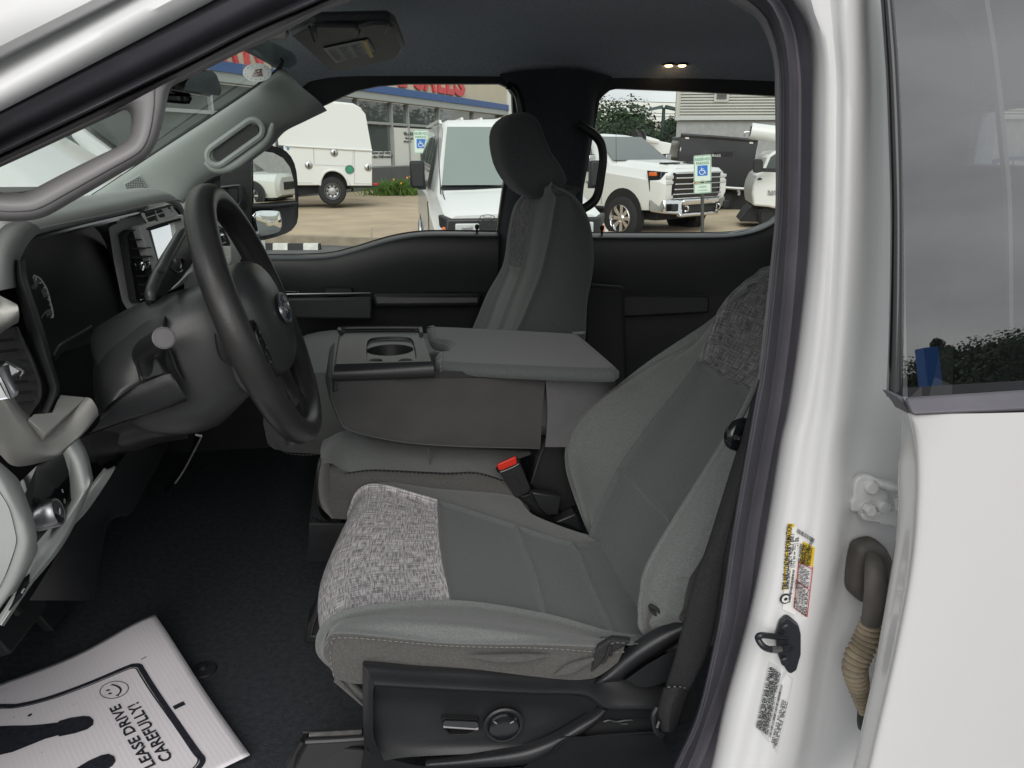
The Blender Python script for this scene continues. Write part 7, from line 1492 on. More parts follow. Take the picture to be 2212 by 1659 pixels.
# ---- pickups
def pickup(name, loc, rz, label, paint='white_far', detail=True, group='pickups parked outside'):
    r = empty(name, loc, rz, label=label, cat='pickup truck', group=group)
    secs_body('body', [(.0,.80,1.12,1.30,.88,.95,.86),(-.10,.62,1.16,1.37,.96,1.01,.90),(-.8,.58,1.24,1.42,1.0,1.03,.92),(-1.42,.58,1.30,1.47,1.0,1.03,.93),(-2.12,.58,1.34,1.96,1.0,1.02,.72),(-2.5,.58,1.35,2.02,1.0,1.02,.73),(-3.75,.58,1.36,2.0,1.0,1.02,.73),(-3.95,.58,1.36,1.50,1.0,1.02,.97),(-6.2,.62,1.36,1.48,1.0,1.02,.97)], paint, r, nu=1, smooth=30)
    quad('windshield', [V(-.86,-1.42,1.515),V(.86,-1.42,1.515),V(.69,-2.05,1.975),V(-.69,-2.05,1.975)], 'car_glass', r)
    side_windows(r, -1.75,-3.7, 1.40,1.90,1.01,.80,[-2.75])
    mirror_pair(r, -1.75, 1.46, 1.08, .34, cap='chrome')
    for y in (-.98,-5.0):
        for s in (-1,1):
            lathe('wheel_arch', [(.0001,0),(.50,0),(.50,.012),(.0001,.012)], V(s*1.02,y,.50), V(s,0,0), 'deep_black', r, n=28)
            wheel(r, V(s*.94,y,.42), .42, .27, 'chrome', 8)
    if detail:
        hexa('hood_dome', [V(-.62,-.06,1.36),V(.62,-.06,1.36),V(.66,-1.38,1.46),V(-.66,-1.38,1.46)], [V(-.52,-.12,1.43),V(.52,-.12,1.43),V(.58,-1.3,1.52),V(-.58,-1.3,1.52)], paint, r, .03)
        for s in (-1,1): box('hood_vent', V(s*.36-.20,-.50,1.452), V(s*.36+.20,-.30,1.478), 'rubber_black', r, .01)
        hexa('grille_back', [V(-.70,.015,.80),V(.70,.015,.80),V(.70,-.1,.80),V(-.70,-.1,.80)], [V(-.70,.01,1.30),V(.70,.01,1.30),V(.70,-.1,1.30),V(-.70,-.1,1.30)], 'gloss_black', r, .01)
        for z, h, wd_ in ((1.285,.022,.70),(1.20,.030,.68),(1.09,.026,.70),(.995,.022,.72),(.905,.022,.74),(.825,.020,.74)): box('grille_bar', V(-wd_,.0,z-h/2), V(wd_,.055,z+h/2), 'chrome', r, .012)
        em_ = [(-.17,.0),(-.14,.045),(-.06,.045),(-.05,.075),(.07,.075),(.06,.045),(.17,.045),(.14,-.005),(.06,-.005),(.05,-.04),(-.07,-.04),(-.06,.0)]
        plate('bowtie', [(x,y-.02) for x,y in em_], [], V(0,.072,1.10), V(1,0,0), V(0,0,1), 'gold', r, .03)
        plate('bowtie_rim', [(x*1.12,(y-.018)*1.2-.018) for x,y in em_], [], V(0,.060,1.10), V(1,0,0), V(0,0,1), 'chrome', r, .02)
        for s in (-1,1):
            hexa('headlight', [V(s*.70,.03,.88),V(s*.97,-.10,.92),V(s*1.02,-.32,.95),V(s*.70,-.2,.88)], [V(s*.70,.02,1.30),V(s*.97,-.10,1.32),V(s*1.03,-.40,1.34),V(s*.70,-.2,1.30)], 'gloss_black', r, .01)
            for z in (1.22,1.12): box('headlight_lens', V(s*.83-.10,-.02,z-.035), V(s*.83+.10,.02,z+.035), 'lamp_lens', r, .015)
            box('marker_lamp', V(s*1.0-.02,-.34,1.24), V(s*1.0+.04,-.18,1.31), 'amber', r, .01)
            box('fog_lamp', V(s*.80-.07,.10,.60), V(s*.80+.07,.17,.74), 'rubber_black', r, .02); tube('tow_hook', [V(s*.5,.10,.60),V(s*.5,.2,.60),V(s*.5,.2,.68),V(s*.5,.1,.68)], .016, 'chrome', r, n=6)
            hexa('bumper_wing', [V(s*.52,.12,.52),V(s*.95,.02,.56),V(s*1.03,-.30,.58),V(s*.6,-.1,.52)], [V(s*.55,.10,.80),V(s*.95,.0,.82),V(s*1.03,-.32,.82),V(s*.6,-.1,.80)], 'chrome', r, .03)
        box('bumper', V(-.56,.0,.70), V(.56,.15,.81), 'chrome', r, .03); box('bumper_lip', V(-.60,.0,.48), V(.60,.13,.55), 'chrome', r, .03)
        box('intake', V(-.52,.0,.55), V(.52,.08,.70), 'rubber_black', r, .01)
        for s in (-1,1):
            text('door_badge', 'SILVERADO HD', V(s*1.035,-2.0 if s > 0 else -2.6,1.06), V(0,-s*-1,0) if False else V(0,s,0)*1.0, V(0,0,1), 'mark_dim', r, .07, .006)
    else:
        box('grille', V(-.7,.0,.85), V(.7,.04,1.25), 'rubber_black', r, .02); box('bumper', V(-1.0,-.1,.5), V(1.0,.12,.75), 'satin', r, .03)
        for s in (-1,1): box('headlight', V(s*.83-.12,-.03,1.0), V(s*.83+.12,.03,1.25), 'lamp_lens', r, .02)
    for s in (-1,1):
        for y in (-2.62,-3.6): box('door_handle', V(s*1.03-.015,y-.1,1.22), V(s*1.03+.015,y+.1,1.25), 'rubber_black' if not detail else paint, r, .006)
        for y in (-1.55,-2.72,-3.72): tube('door_seam', [V(s*1.022,y,.66),V(s*1.032,y,1.33)], .004, 'rubber_black', r, n=4)
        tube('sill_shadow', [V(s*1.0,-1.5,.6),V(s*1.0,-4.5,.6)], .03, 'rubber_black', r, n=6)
    tube('antenna', [V(.9,-1.3,1.46),V(.9,-1.35,2.25)], [.006,.003], 'rubber_black', r, n=5)
    box('chassis', V(-.8,-6.0,.4), V(.8,-.3,.62), 'deep_black', r, .02)
    return r
g_ = PZ(zC(905,1345), 0.0)*.84; q_d = PZ(zC(945,1345), 0.0); g_ = q_d*np.linalg.norm(g_[:2])/np.linalg.norm(q_d[:2])
pickup('parked_pickup', (g_[0]+.32,g_[1]+.25,0), R(180)+R(32), 'white pickup with chrome grille and gold emblem, behind the parking sign')

# ---- service truck: enclosed utility body, side on
LOCAL[0] = False
sp0 = at_depth(zB(508,910), 21.4); sn = unit(V(.10,-1,0)); sd_ = V(-sn[1],sn[0],0)*-1
if sd_[0] < 0: sd_ = -sd_
sv = empty('service_truck', (sp0[0],sp0[1],.15), label='white service truck with tall enclosed utility body and dual rear wheels', cat='truck')
bp = lambda x, y, d=0: PL(zB(x,y), sp0+sn*(.12+d), sn)
bk_ = -sn*2.1
prism('lower_body', [bp(x,y) for x,y in [(190,615),(765,645),(766,875),(612,875),(600,840),(572,800),(530,780),(490,778),(455,795),(432,840),(428,872),(215,872)]], bk_, 'white_far', sv, .02)
up1 = [bp(x,y,-.03) for x,y in [(160,612),(150,540),(175,500),(430,345),(470,335),(640,352),(690,372),(722,410),(764,642)]]
upc = np.mean(up1,axis=0)
loft('upper_body', [up1, [p-sn*.3+(upc-p)*V(.03,0,.03)+V(0,0,.03) for p in up1], [p-sn*1.7+(upc-p)*V(.03,0,.03)+V(0,0,.03) for p in up1], [p-sn*2.04 for p in up1]], 'white_far', sv, smooth=30)
prism('roof_cap', [bp(x,y,-.25) for x,y in [(440,342),(470,322),(640,340),(694,370),(700,382),(640,364),(470,346)]], -sn*1.5, 'white_far', sv, .02)
tube('body_rail', [bp(200,614,.02),bp(480,630,.02),bp(766,646,.02)], .03, 'white_far', sv, n=6)
for pts in ([(388,632),(390,738),(640,748),(643,645)],[(652,648),(652,860)],[(652,860),(764,862)],[(250,855),(380,855)],[(385,625),(390,740)]):
    tube('door_seam', [bp(x,y,.004) for x,y in pts], .008, 'label_grey', sv, n=4, smooth_path=False)
for x,y in ((520,660),(355,742),(740,756)):
    c = bp(x,y,.02); lathe('latch', [(.0001,.02),(.07,.02),(.10,.0),(.10,-.01)], c, sn, 'satin', sv, n=16); box('latch_handle', c-V(.02,.02,.06)+sn*.02, c+V(.02,.02,.06)+sn*.03, 'rubber_black', sv, .005)
lathe('green_badge', [(.0001,.012),(.09,.012),(.10,.0)], bp(620,770,.01), sn, 'sign_green', sv, n=18); lathe('badge_rim', [(.10,0),(.115,.012),(.125,0)], bp(620,770,.01), sn, 'satin', sv, n=18)
prism('corner_badge', [bp(x,y,.012) for x,y in [(213,625),(228,628),(226,640),(220,644),(214,638)]], sn*.01, 'sign_blue', sv, 0)
tube('arch_lip', [bp(x,y,.03) for x,y in [(428,872),(432,838),(455,793),(490,774),(532,776),(575,798),(604,838),(614,872)]], .035, 'white_far', sv, n=8)
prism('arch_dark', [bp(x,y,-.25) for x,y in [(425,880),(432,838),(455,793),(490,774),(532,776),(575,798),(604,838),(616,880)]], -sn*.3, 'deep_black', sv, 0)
box('tail_lamp', bp(770,872,-.1), bp(804,856,-.2), 'tail_red', sv, .01); prism('rear_bumper', [bp(x,y,-.05) for x,y in [(600,878),(800,878),(800,884),(640,890)]], bk_, 'rubber_black', sv, .01)
tube('hitch', [bp(636,880,-.3),bp(640,900,-.3),bp(632,910,-.3)], .03, 'rubber_black', sv, n=6)
prism('underframe', [bp(x,y,-.3) for x,y in [(150,872),(640,876),(640,892),(150,960)]], -sn*1.4, 'deep_black', sv, .01)
wc = bp(508,910,.02); rw = np.linalg.norm(bp(508,1002)-bp(508,818))/2
for k,d in enumerate((0,-.3)):
    lathe('tyre', [(rw*.55,-.13),(rw*.9,-.13),(rw,-.08),(rw,.08),(rw*.9,.13),(rw*.55,.13)], wc+sn*(d-.1), sn, 'tyre', sv, n=30)
lathe('tyre', [(.01,-.13),(rw*.9,-.13),(rw,-.08),(rw,.08),(rw*.9,.13),(.01,.13)], wc-sn*1.8, sn, 'tyre', sv, n=24)
lathe('rim', [(rw*.60,.02),(rw*.58,.045),(rw*.52,.02),(rw*.45,-.10),(rw*.28,-.11),(rw*.25,.0),(.0001,.01)], wc, sn, 'satin', sv, n=28)
for k in range(8):
    a = 2*math.pi*k/8; lathe('hand_hole', [(.0001,.002),(rw*.07,.002)], wc+sn*-.095+sd_*rw*.36*math.cos(a)+V(0,0,rw*.36*math.sin(a)), sn, 'deep_black', sv, n=8)
prism('cab', [bp(x,y,-.1) for x,y in [(150,872),(140,600),(110,500),(20,500),(-60,640),(-230,680),(-240,872)]], -sn*1.9, 'white_far', sv, .05)
quadp = [bp(x,y,-.09) for x,y in [(125,620),(100,520),(25,520),(-40,640)]]; mesh('cab_window', quadp, [(0,1,2,3)], 'car_glass', sv, smooth=0)
for x in (-120,): lathe('tyre', [(.01,-.13),(rw*.9,-.13),(rw,-.08),(rw,.08),(rw*.9,.13),(.01,.13)], bp(x,910,-.1), sn, 'tyre', sv, n=24)

# ---- black dump body truck, white cab truck and crane truck on the right
LOCAL[0] = False
dn = unit(V(-.25,-1,0)); d0 = at_depth(zC(1200,850), 20.5)
db = empty('dump_truck', (d0[0],d0[1],0), label='black dump body of a truck parked behind the chrome-grilled pickup', cat='truck')
dpz = lambda x,y,d=0: PL(zC(x,y), d0+dn*d, dn)
prism('dump_body', [dpz(x,y) for x,y in [(935,645),(1512,682),(1520,700),(1505,760),(1490,860),(1440,1050),(1240,1050),(900,1010),(905,780)]], -dn*2.5, 'black_body', db, .03)
for x,y,w2,h2 in ((978,663,14,7),(1466,698,14,8)): mesh('work_lamp', [dpz(x-w2,y-h2,.02),dpz(x+w2,y-h2+1,.02),dpz(x+w2,y+h2+1,.02),dpz(x-w2,y+h2,.02)], [(3,2,1,0)], 'label_white', db, smooth=0)
tube('top_rail', [dpz(930,640,.02),dpz(1200,658,.02),dpz(1516,684,.02)], .05, 'black_body', db, n=6)
for pts in ([(1170,788),(1236,790),(1232,808),(1168,804)],[(1190,890),(1216,892),(1214,908),(1190,906)],[(1010,845),(1060,850),(1056,860),(1012,854)],[(1030,866),(1062,868),(1060,876),(1032,874)],[(1030,880),(1060,882),(1058,888),(1034,886)],[(926,735),(934,738),(928,765),(922,760)]): mesh('decal', [dpz(x,y,.03) for x,y in pts], [tuple(range(len(pts)))], 'label_grey', db, smooth=0)
text('decal_text', 'RUGBY', dpz(1180,802,.05), unit(np.cross(V(0,0,1),dn)), V(0,0,1), 'deep_black', db, .16, .01)
prism('chassis', [dpz(x,y,-.3) for x,y in [(1000,1050),(1440,1055),(1450,1200),(1380,1290),(1000,1330)]], -dn*2.2, 'deep_black', db, .02)
tube('frame_rail', [dpz(1240,1040,.05),dpz(1350,1048,.05),dpz(1480,1054,.05)], .04, 'satin', db, n=6)
for x in (1080,1260): lathe('tyre', [(.01,-.14),(.38,-.14),(.42,-.08),(.42,.08),(.38,.14),(.01,.14)], V(*dpz(x,1200,-.6)[:2],.42), unit(np.cross(V(0,0,1),dn)), 'tyre', db, n=24)
tube('exhaust', [dpz(1365,1060,.1),dpz(1372,1085,.1),dpz(1368,1100,.1)], .04, 'satin', db, n=6)
# white cab truck at the window's rear edge
wt0 = at_depth(zC(1600,1000), 15.5); wt_ = empty('chassis_cab_truck', (wt0[0],wt0[1],0), label='white chassis cab truck with large black mirror at the right of the rear window', cat='truck')
wn_ = unit(V(-.35,-1,0)); wz = lambda x,y,d=0: PL(zC(x,y), wt0+wn_*d, wn_)
prism('cab', [wz(x,y) for x,y in [(1480,1180),(1470,1080),(1480,1020),(1515,940),(1545,925),(1590,800),(1640,765),(1720,755),(2200,760),(2300,940),(2300,1190),(1640,1200),(1600,1190)]], -wn_*1.9, 'white_far', wt_, .06)
mesh('side_window', [wz(x,y,.012) for x,y in [(1582,915),(1580,890),(1615,808),(1650,785),(1900,782),(1900,925)]], [tuple(range(6))], 'car_glass', wt_, smooth=0)
prism('door_mirror', [wz(x,y,.35) for x,y in [(1475,900),(1480,830),(1495,822),(1545,825),(1552,850),(1548,920),(1500,930),(1480,922)]], wn_*.12, 'rubber_black', wt_, .02)
prism('mirror_arm', [wz(x,y,.18) for x,y in [(1500,890),(1660,895),(1660,925),(1500,920)]], wn_*.06, 'rubber_black', wt_, .01)
prism('door_handle', [wz(x,y,.01) for x,y in [(1512,972),(1530,966),(1548,972),(1546,980),(1516,984)]], wn_*.03, 'rubber_black', wt_, .005)
text('door_badge', 'RAM 5500', wz(1590,1085,.015), unit(np.cross(V(0,0,1),wn_)), V(0,0,1), 'mark_dim', wt_, .09, .01); text('door_badge', 'HEAVY DUTY', wz(1590,1100,.015), unit(np.cross(V(0,0,1),wn_)), V(0,0,1), 'mark_dim', wt_, .06, .01)
prism('chassis', [wz(x,y,-.3) for x,y in [(1440,1210),(1480,1180),(2200,1190),(2200,1320),(1380,1300)]], -wn_*1.2, 'deep_black', wt_, .02)
for x in (1680,2050): lathe('tyre', [(.01,-.14),(.36,-.14),(.42,-.08),(.42,.08),(.36,.14),(.01,.14)], V(*wz(x,1200,-.3)[:2],.42), wn_, 'tyre', wt_, n=24)
tube('ladder_roll', [wz(1462,610,-.4),wz(1700,640,-.4)], .16, 'white_far', wt_, n=14); lathe('roll_end', [(.0001,.0),(.09,.0),(.10,.02),(.13,.02)], wz(1462,610,-.38), unit(wz(1462,610)-wz(1700,640)), 'satin', wt_, n=16)
prism('rack_box', [wz(x,y,-.5) for x,y in [(1480,630),(1700,640),(1700,672),(1480,664)]], -wn_*.5, 'label_grey', wt_, .01)
tube('rack_rail', [wz(1410,655,-.4),wz(1415,622,-.4),wz(1460,618,-.4)], .02, 'satin', wt_, n=6)
# crane truck behind
ct0 = at_depth(zC(760,720), 27); ct = empty('crane_truck', (ct0[0],ct0[1],0), label='white crane truck far behind, only body top and crane head show', cat='truck')
cz = lambda x,y,d=0: PY(zC(x,y), ct0[1]-d)
prism('utility_body', [cz(x,y) for x,y in [(640,700),(650,680),(740,682),(840,700),(900,715),(905,800),(640,800)]], V(0,1.8,0), 'white_far', ct, .04)
tube('boom', [cz(605,690,.3),cz(640,672,.3),cz(760,695,.3)], [.14,.12,.08], 'white_far', ct, n=8); lathe('winch_drum', [(.05,-.16),(.26,-.16),(.26,-.10),(.16,-.10),(.16,.10),(.26,.10),(.26,.16),(.05,.16)], cz(607,662,.3), V(1,0.2,0), 'dark_plastic', ct, n=18)
prism('boom_head', [cz(x,y,.2) for x,y in [(565,690),(640,690),(640,660),(620,668),(600,684)]], V(0,.3,0), 'dark_plastic', ct, .01)
for q in (700,860): lathe('tyre', [(.01,-.14),(.42,-.14),(.48,-.08),(.48,.08),(.42,.14),(.01,.14)], V(cz(q,800)[0],ct0[1]+.3,.48), V(0,1,0), 'tyre', ct, n=20)
box('chassis', V(cz(640,800)[0],ct0[1],.5), V(cz(905,800)[0],ct0[1]+1.7,1.0), 'deep_black', ct, .02)

# ---- cars seen through the windshield and in the mirrors
def suv(name, loc, rz, label, paint='white_far', h=1.75, group='cars parked around the lot', L_=4.8):
    LOCAL[0] = True
    r = empty(name, loc, rz, label=label, cat='car', group=group); k = h/1.75
    secs_body('body', [(.0,.35,.70,.88,.70,.80,.66),(-.12,.28,.80,.98,.80,.90,.74),(-.9,.26,.92*k,1.06*k,.88,.93,.78),(-1.05,.26,.95*k,1.10*k,.88,.94,.78),(-1.75,.26,1.02*k,1.62*k,.88,.94,.63),(-2.3,.26,1.05*k,1.73*k,.88,.94,.65),(-3.9,.26,1.08*k,1.70*k,.88,.94,.63),(-4.5,.28,1.10*k,1.35*k,.86,.92,.72),(-L_,.40,.95*k,1.05*k,.80,.86,.74)], paint, r, nu=1, smooth=30)
    quad('windshield', [V(-.74,-1.06,1.15*k),V(.74,-1.06,1.15*k),V(.60,-1.68,1.63*k),V(-.60,-1.68,1.63*k)], 'car_glass', r)
    quad('rear_window', [V(-.58,-3.95,1.66*k),V(.58,-3.95,1.66*k),V(.66,-4.46,1.36*k),V(-.66,-4.46,1.36*k)], 'car_glass', r)
    side_windows(r, -1.5,-4.2, 1.12*k,1.56*k,.925,.735,[-2.25,-3.2,-3.75]); mirror_pair(r, -1.45, 1.12*k, .96, .16)
    for y in (-.85,-3.85):
        for s in (-1,1):
            lathe('wheel_arch', [(.0001,0),(.42,0),(.42,.012),(.0001,.012)], V(s*.935,y,.38), V(s,0,0), 'rubber_black', r, n=24); wheel(r, V(s*.86,y,.34), .34, .22, 'satin', 5)
    for s in (-1,1):
        hexa('headlight', [V(s*.52,-.02,.66),V(s*.80,-.12,.70),V(s*.86,-.3,.72),V(s*.52,-.2,.66)], [V(s*.50,-.06,.80),V(s*.80,-.18,.84),V(s*.86,-.34,.85),V(s*.50,-.3,.80)], 'lamp_lens', r, .01)
        box('tail_lamp', V(s*.78-.1,-L_-.01,.85), V(s*.78+.1,-L_+.12,1.02), 'tail_red', r, .01)
        for y in (-2.28,-3.22): tube('door_seam', [V(s*.945,y,.40),V(s*.945,y,1.0)], .005, 'rubber_black', r, n=4); box('door_handle', V(s*.945-.012,y+.06,.86), V(s*.945+.012,y+.22,.90), paint, r, .005)
    box('grille', V(-.46,-.02,.50), V(.46,.03,.74), 'rubber_black', r, .02); box('underside', V(-.8,-4.5,.2), V(.8,-.2,.35), 'deep_black', r, .02)
    LOCAL[0] = False
    return r
suv('parked_suv', (-6.75,6.3,0), R(86), 'tall white SUV just outside the windshield, seen through the grab handle', h=2.05)
suv('parked_suv', (-1.95,10.3,0), R(-66), 'white SUV with black door mirror, seen beyond the passenger pillar', h=2.12)
mr = V(.79,.605,0); q = mc+mr*19
suv('parked_suv', (q[0]+3.5,q[1]+3.5,0), R(60), 'white crossover reflected in the passenger side mirror', h=1.62)
suv('parked_suv', (q[0]+6.5,q[1]+14.5,0), R(60), 'dark blue car behind the crossover, reflected in the side mirror', 'blue_car', h=1.5)
suv('parked_suv', (q[0]-1.0,q[1]+12.5,0), R(52), 'grey car at the lot edge, reflected in the side mirror', 'grey_car', h=1.6)
suv('parked_suv', (7.5,-8.5,0), R(20), 'white SUV parked behind the viewer, reflected in the rear door window', h=1.9)

# ================================================================== buildings, trees and poles to the right
gb0 = at_depth(zC(890,700), 30.0); gn = unit(V(-.22,-1,0)); gz = lambda x,y,d=0: PL(zC(x,y), gb0+gn*d, gn)
gbl = empty('grey_building', (gb0[0],gb0[1],0), label='grey stucco building with horizontal metal siding above and a roof vent', cat='building')
gd = unit(np.cross(V(0,0,1),gn)); gd = gd if gd[0] > 0 else -gd
zsd = gz(890,512)[2]; ztop = gz(905,300)[2]+2.2
gbk = -unit(V(.62,1,0))
def gs(s,d,z): return V(*(gb0+gd*s+(gn if d > -1 else gbk)*d)[:2], z)
hexa('wall', [gs(0,0,0),gs(32,0,0),gs(32,-14,0),gs(0,-14,0)], [gs(0,0,zsd),gs(32,0,zsd),gs(32,-14,zsd),gs(0,-14,zsd)], 'stucco', gbl, 0)
hexa('siding_back', [gs(.05,-.02,zsd),gs(32,-.02,zsd),gs(32,-14,zsd),gs(.05,-14,zsd)], [gs(.05,-.02,ztop),gs(32,-.02,ztop),gs(32,-14,ztop),gs(.05,-14,ztop)], 'siding', gbl, 0)
pit = abs(gz(1000,380)[2]-gz(1000,401)[2])*1.05; k = 0; z_ = zsd
while z_ < ztop-pit:
    hexa('siding_board', [gs(0,.10,z_+.03),gs(32,.10,z_+.03),gs(32,-.02,z_),gs(0,-.02,z_)], [gs(0,.03,z_+pit),gs(32,.03,z_+pit),gs(32,-.02,z_+pit),gs(0,-.02,z_+pit)], 'siding', gbl, 0); z_ += pit
tube('corner_trim', [gs(0,.05,zsd-.1),gs(0,.05,ztop)], .10, 'siding', gbl, n=6); hexa('drip_edge', [gs(-.1,.16,zsd-.08),gs(32,.16,zsd-.08),gs(32,0,zsd-.08),gs(-.1,0,zsd-.08)], [gs(-.1,.16,zsd+.03),gs(32,.16,zsd+.03),gs(32,0,zsd+.03),gs(-.1,0,zsd+.03)], 'alu', gbl, 0)
va, vb = gz(1180,330), gz(1290,392); s0, s1 = (va-gb0)@gd, (vb-gb0)@gd
hexa('vent_box', [gs(s0,.12,vb[2]),gs(s1,.12,vb[2]),gs(s1,-.1,vb[2]),gs(s0,-.1,vb[2])], [gs(s0,.12,va[2]+.8),gs(s1,.12,va[2]+.8),gs(s1,-.1,va[2]+.8),gs(s0,-.1,va[2]+.8)], 'siding', gbl, .02)
for k in range(7):
    zz_ = vb[2]+.12+k*(va[2]-vb[2]+.5)/7; hexa('vent_slat', [gs(s0+.1,.17,zz_),gs(s1-.1,.17,zz_),gs(s1-.1,.1,zz_+.02),gs(s0+.1,.1,zz_+.02)], [gs(s0+.1,.17,zz_+.08),gs(s1-.1,.17,zz_+.08),gs(s1-.1,.1,zz_+.10),gs(s0+.1,.1,zz_+.10)], 'plinth', gbl, 0)
def light_pole(p_top, t, label, h_px_base):
    c = at_depth(p_top, t); r = empty('light_pole', (c[0],c[1],0), label=label, cat='light pole', group='parking lot light poles')
    tube('pole', [V(c[0],c[1],0),V(c[0],c[1],c[2])], [.12,.08], 'green_pole', r, n=10); tube('base', [V(c[0],c[1],0),V(c[0],c[1],.6)], .28, 'kerb', r, n=12)
    for s in (-1,1):
        loft('lamp_head', [[V(c[0]+s*x,c[1]+y,c[2]+z) for x,y,z in ((.10,-.2,.0),(.75,-.2,-.12),(.75,.2,-.12),(.10,.2,.0))],[V(c[0]+s*x,c[1]+y,c[2]+z) for x,y,z in ((.10,-.16,.16),(.70,-.16,.02),(.70,.16,.02),(.10,.16,.16))]], 'green_pole', r, smooth=0)
    tube('bracket', [V(c[0]-.3,c[1],c[2]+.02),V(c[0]+.3,c[1],c[2]+.02)], .05, 'green_pole', r, n=6)
light_pole(zC(800,440), 38, 'green twin-head light pole between the trees in the rear window', 0)
def tree(name, loc, h, cr, label, n=2600, m='leaf', seed=1, squash=1.0, group=None, trunk=.28):
    r_ = np.random.default_rng(seed); loc = np.asarray(loc, float)
    t = empty(name, tuple(loc), label=label, cat='tree', group=group)
    tube('trunk', [loc, loc+V(.05,0,h*trunk), loc+V(.0,.1,h*.75)], [h*.028,h*.022,h*.006], 'bark', t, n=8)
    for k in range(6):
        a = r_.uniform(0,6.28); tube('limb', [loc+V(0,0,h*(trunk+.05*k)), loc+V(cr*.35*math.cos(a),cr*.35*math.sin(a),h*(trunk+.15+.06*k)), loc+V(cr*.75*math.cos(a),cr*.75*math.sin(a),h*(trunk+.28+.05*k))], [h*.012,h*.007,h*.003], 'bark', t, n=6, sub=3)
    cl = []
    for k in range(34):
        a = r_.uniform(0,6.28); z = r_.uniform(trunk*.8,1.0); rr = cr*math.sqrt(max(.02,1-((z-.55)/.52)**2))*r_.uniform(.35,1.0)
        cl.append((loc+V(rr*math.cos(a)*squash,rr*math.sin(a),h*z), cr*r_.uniform(.16,.34)))
    vs = []; fs = []; sz = .06+cr*.004
    cc = np.array([q[0] for q in cl]); cr_ = np.array([q[1] for q in cl]); ix = r_.integers(len(cl), size=n)
    nm = lambda v: v/(np.linalg.norm(v, axis=1)[:, None]+1e-9)
    d = nm(r_.normal(size=(n,3))); p = cc[ix]+d*(cr_[ix]*r_.uniform(.55,1.05,n))[:, None]
    a = nm(np.cross(d, r_.normal(size=(n,3)))); b = nm(np.cross(d, a)+d*r_.uniform(-.6,.6,n)[:, None]); q = (sz*r_.uniform(.6,1.4,n))[:, None]
    vs = np.stack([p-a*q, p+b*q*.7, p+a*q*1.1, p-b*q*.7], 1).reshape(-1, 3); fs = np.arange(4*n).reshape(n, 4).tolist()
    mesh('crown', vs, fs, m, t, smooth=0); return t
tb = at_depth(zC(560,690), 42); tt_ = at_depth(zC(540,420), 42)
tree('leafy_tree', (tb[0]-.6,tb[1],0), tt_[2]*.80, 5.0, 'broad green tree left of the light pole in the rear window', 30000, 'leaf_dark', 3, group='trees beyond the lot')
tb2 = at_depth(zC(870,690), 44); tree('leafy_tree', (tb2[0]+1.2,tb2[1],0), at_depth(zC(860,490),44)[2]*.85, 2.8, 'smaller green tree between light pole and grey building', 14000, 'leaf_dark', 5, group='trees beyond the lot')
fb0 = at_depth(zC(300,640), 75); fbd = empty('distant_warehouse', (fb0[0],fb0[1],0), label='pale distant warehouse behind the trees in the rear window', cat='building')
hexa('wall', [fb0*V(1,1,0)+V(-25,0,0),fb0*V(1,1,0)+V(30,0,0),fb0*V(1,1,0)+V(30,15,0),fb0*V(1,1,0)+V(-25,15,0)], [fb0*V(1,1,0)+V(-25,0,4.4),fb0*V(1,1,0)+V(30,0,4.4),fb0*V(1,1,0)+V(30,15,4.4),fb0*V(1,1,0)+V(-25,15,4.4)], 'far_wall', fbd, 0)
hexa('roof_band', [fb0*V(1,1,0)+V(-25.3,-.3,4.4),fb0*V(1,1,0)+V(30.3,-.3,4.4),fb0*V(1,1,0)+V(30.3,15,4.4),fb0*V(1,1,0)+V(-25.3,15,4.4)], [fb0*V(1,1,0)+V(-25.3,-.3,6.2),fb0*V(1,1,0)+V(30.3,-.3,6.2),fb0*V(1,1,0)+V(30.3,15,6.2),fb0*V(1,1,0)+V(-25.3,15,6.2)], 'white_far', fbd, 0)
for k, y in enumerate((200,225,262)):
    a = at_depth(zC(280,y+180*0+(150+k*40)), 60); b = at_depth(zC(960,y+(165+k*40)), 60)
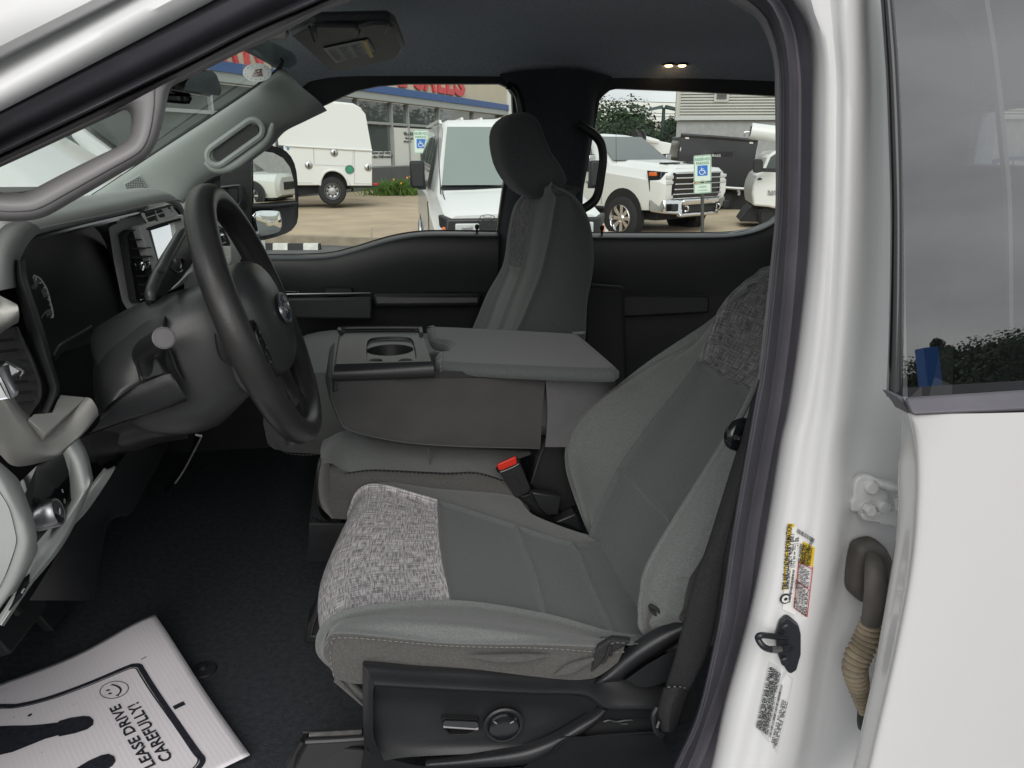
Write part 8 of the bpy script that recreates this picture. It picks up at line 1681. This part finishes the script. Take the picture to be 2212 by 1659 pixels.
for k, (ya, yb) in enumerate(((380,396),(460,482),(490,505))):
    wl = [at_depth(zC(x,y), 60) for x,y in ((-400,ya-18),(300,ya),(900,yb),(1500,yb+22))]
    o = tube('power_line', wl, .022, 'post', None, n=4); tag(o, ('upper','middle','lower')[k]+' thin power line across the sky in the rear window', 'power line', 'power lines')

# ---- behind the viewer: what the rear door window reflects
def refl_dir(p):
    a = PL(p, pw0, pwn); d = unit(ray(p)); return a, d-2*(d@pwn)*pwn
for k, (px, py, dist, cr, seed) in enumerate(((2100,695,30,3.1,11),(2190,725,34,3.4,13),(2020,705,36,1.5,17),(1965,800,40,2.2,19),(2240,770,30,4.2,23))):
    o_, d_ = refl_dir((px,py)); hz_ = math.hypot(d_[0],d_[1]); tpos = o_+d_*(dist/hz_)
    tree('leafy_tree', (tpos[0],tpos[1],0), max(4,tpos[2]*.86), cr, ('large tree','wide tree','narrow tree','low tree','leaning tree')[k]+' behind the viewer, reflected in the rear door window', 14000, 'leaf_dark', seed, group='trees behind the viewer')
o_, d_ = refl_dir((2001,752)); hz_ = math.hypot(d_[0],d_[1]); q = o_+d_*(24/hz_); o2, d2 = refl_dir((2001,850)); q2 = o2+d2*(24/math.hypot(d2[0],d2[1]))
ps_ = empty('pylon_sign', (q[0],q[1],0), label='tall blue pylon sign behind the viewer, reflected in the rear door window', cat='sign')
sdr = unit(V(.8,.6,0))*.2; hexa('sign_box', [q*V(1,1,0)-sdr*.9+V(0,-.2,q2[2]-1.5),q*V(1,1,0)+sdr*.9+V(0,-.2,q2[2]-1.5),q*V(1,1,0)+sdr*.9+V(0,.2,q2[2]-1.5),q*V(1,1,0)-sdr*.9+V(0,.2,q2[2]-1.5)], [q*V(1,1,0)-sdr*.9+V(0,-.2,q[2]),q*V(1,1,0)+sdr*.9+V(0,-.2,q[2]),q*V(1,1,0)+sdr*.9+V(0,.2,q[2]),q*V(1,1,0)-sdr*.9+V(0,.2,q[2])], 'sign_blue', ps_, 0)
tube('pole', [q*V(1,1,0),q*V(1,1,0)+V(0,0,q2[2])], .2, 'alu', ps_, n=10)
